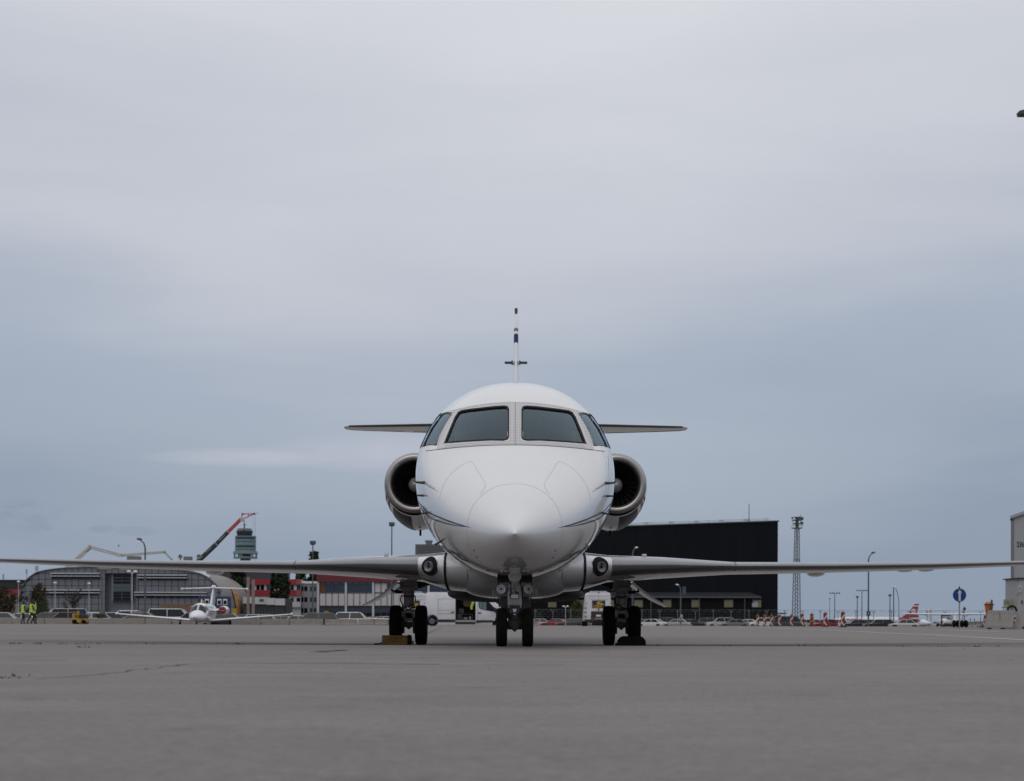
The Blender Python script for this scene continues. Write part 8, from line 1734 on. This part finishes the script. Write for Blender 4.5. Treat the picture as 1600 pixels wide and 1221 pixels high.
def tree(name, label, px, py_top, Y, rx, rz_, py_mid, n, m, seed, shape='round', leaf=.16, trunk_r=.14, bare=False, base=None, group=None):
    rr = random.Random(seed); x = FX(px, Y); g = gz(x, Y) if base is None else base; t = thing(name, label, 'tree', (x, Y, g), 0, group)
    ztop = FZ(py_top, Y, px) - g; zmid = FZ(py_mid, Y, px) - g; b = MB(); b.tube([(0, 0, 0), (.05, 0, zmid * .5), (0, .03, ztop * .85)], trunk_r, 7, rad=[trunk_r, trunk_r * .75, trunk_r * .15]); tips = []
    for k in range(26 if bare else 12):
        z0 = zmid * rr.uniform(.45, 1.1) if bare else ztop * rr.uniform(.25, .8); a = rr.uniform(0, 6.28); l = rx * rr.uniform(.6, 1.05); up = rr.uniform(.5, 1.3) if bare or shape == 'spindle' else rr.uniform(.2, .8)
        e = Vector((math.cos(a) * l, math.sin(a) * l, min(z0 + l * up * (1.6 if shape == 'spindle' else 1), ztop * .97))); mid_ = Vector((math.cos(a) * l * .45, math.sin(a) * l * .45, z0 + (e.z - z0) * .35)); b.tube([(0, 0, z0), mid_, e], .04, 5, rad=[trunk_r * k_ for k_ in ((.55, .38, .2) if bare else (.4, .25, .08))]); tips.append(e)
        if bare:
            for q in range(7):
                s0 = mid_.lerp(e, rr.random()); e2 = s0 + Vector((rr.uniform(-.5, .5), rr.uniform(-.5, .5), rr.uniform(.1, .8))) * rx * .45; b.tube([s0, e2], .012, 4, rad=[trunk_r * .24, trunk_r * .13])
    b.build('trunk', M_BARK, t, smooth=True)
    b = MB(); cl = []
    for k in range(max(10, n // 60)):
        u = rr.random(); 
        if shape == 'spindle': z = ztop * (.10 + .9 * u); w_ = rx * (math.sin(math.pi * min(1, .12 + .88 * (1 - u) ** .75)) ** .8)
        else: th = rr.uniform(-1, 1); z = zmid + rz_ * th; w_ = rx * math.sqrt(max(0, 1 - th * th))
        a = rr.uniform(0, 6.28); r_ = w_ * math.sqrt(rr.uniform(.15, 1)); cl.append((Vector((r_ * math.cos(a), r_ * math.sin(a), z)), rr.uniform(.5, 1.1)))
    for k in range(n):
        c, s = rr.choice(cl); p = c + Vector((rr.gauss(0, 1), rr.gauss(0, 1), rr.gauss(0, 1.1))) * rx * .20 * s; u = Vector((rr.uniform(-1, 1), rr.uniform(-1, 1), rr.uniform(-1, 1))).normalized(); v_ = u.orthogonal().normalized(); l = leaf * rr.uniform(.6, 1.3)
        if p.z < .15 or p.z > ztop + .15: continue
        b.add([p - u * l, p + v_ * l * .5, p + u * l, p - v_ * l * .5], [(0, 1, 2, 3)])
    if n: b.build('crown', m, t, recalc=False)
    return t
GP = 'dark poplars by the red office'
tree('poplar', 'dark poplar left of the concrete pylons in front of the slate hall', 371.5, 884, 300, 1.25, 4, 915, 6300, M_LEAFD, 11, 'spindle', .27, group=GP)
tree('poplar', 'leftmost of the three close dark poplars hiding the red wing', 427.5, 896, 296, .55, 4, 925, 5100, M_LEAFD, 12, 'spindle', .23, group=GP)
tree('poplar', 'middle of the three close dark poplars hiding the red wing', 436.5, 897, 294, .62, 4, 928, 6300, M_LEAFD, 13, 'spindle', .23, group=GP)
tree('poplar', 'rightmost of the three close dark poplars hiding the red wing', 446, 898, 297, .6, 4, 928, 5700, M_LEAFD, 14, 'spindle', .23, group=GP)
tree('poplar', 'tall poplar rising beside the floodlight post over the wing', 490, 862, 360, 1.1, 5, 900, 6300, M_LEAFD, 15, 'spindle', .30, group=GP)
tree('poplar', 'dark bushy poplar behind the white hall', 470, 886, 362, 1.3, 4, 905, 5100, M_LEAFD, 16, 'spindle', .30, group=GP)
tree('deciduous_tree', 'brown-leaved tree beside the walking workers', 62, 913, 212, 1.05, 1.6, 935, 3600, M_LEAFB, 21, 'round', .10, .09)
tree('deciduous_tree', 'brown tree at the left picture edge', 4, 918, 225, 1.6, 1.8, 940, 4200, M_LEAFB, 22, 'round', .12, .12)
tree('deciduous_tree', 'green bush right behind the walking workers', 60, 938, 205, 1.3, .9, 955, 2600, M_LEAFG, 23, 'round', .09, .06)
tree('bare_tree', 'bare leafless tree in front of the grey facade', 113, 912, 208, 1.25, 1.6, 938, 0, M_LEAFB, 24, bare=True, trunk_r=.13)
tree('deciduous_tree', 'green shrub by the hangar annex left of the white van', 902, 938, 330, 1.6, 1.5, 955, 3000, M_LEAFG, 25, 'round', .16, .1)
tree('deciduous_tree', 'dark round bush right of the nose wheel by the annex', 838, 953, 300, 1.0, .8, 965, 1600, M_LEAFD, 26, 'round', .12, .07)
tree('deciduous_tree', 'low green bush behind the round sign on the left', 157, 958, 160, .55, .45, 968, 1200, M_LEAFG, 27, 'round', .06, .04)
# a bird in the sky
Y = 120; br = thing('bird', 'small dark bird high above the grey building', 'bird', P(185.3, 853.7, Y)); b = MB(); loft_body(b, [(-.12, .01, .01, -.01, 0), (-.05, .04, .04, -.04, 0), (.05, .04, .035, -.035, 0), (.14, .012, .01, -.01, 0)], 10)
for s in (-1, 1): b.add([(0, -.04, 0), (0, .06, 0), (s * .05, .05, .10), (s * .04, 0, .12), (0, -.04, .008), (0, .06, .008), (s * .05, .05, .108), (s * .04, 0, .128)], [(0, 1, 2, 3), (4, 5, 6, 7), (0, 1, 5, 4), (1, 2, 6, 5), (2, 3, 7, 6), (3, 0, 4, 7)])
b.build('body', M_BLACK, br, smooth=True)
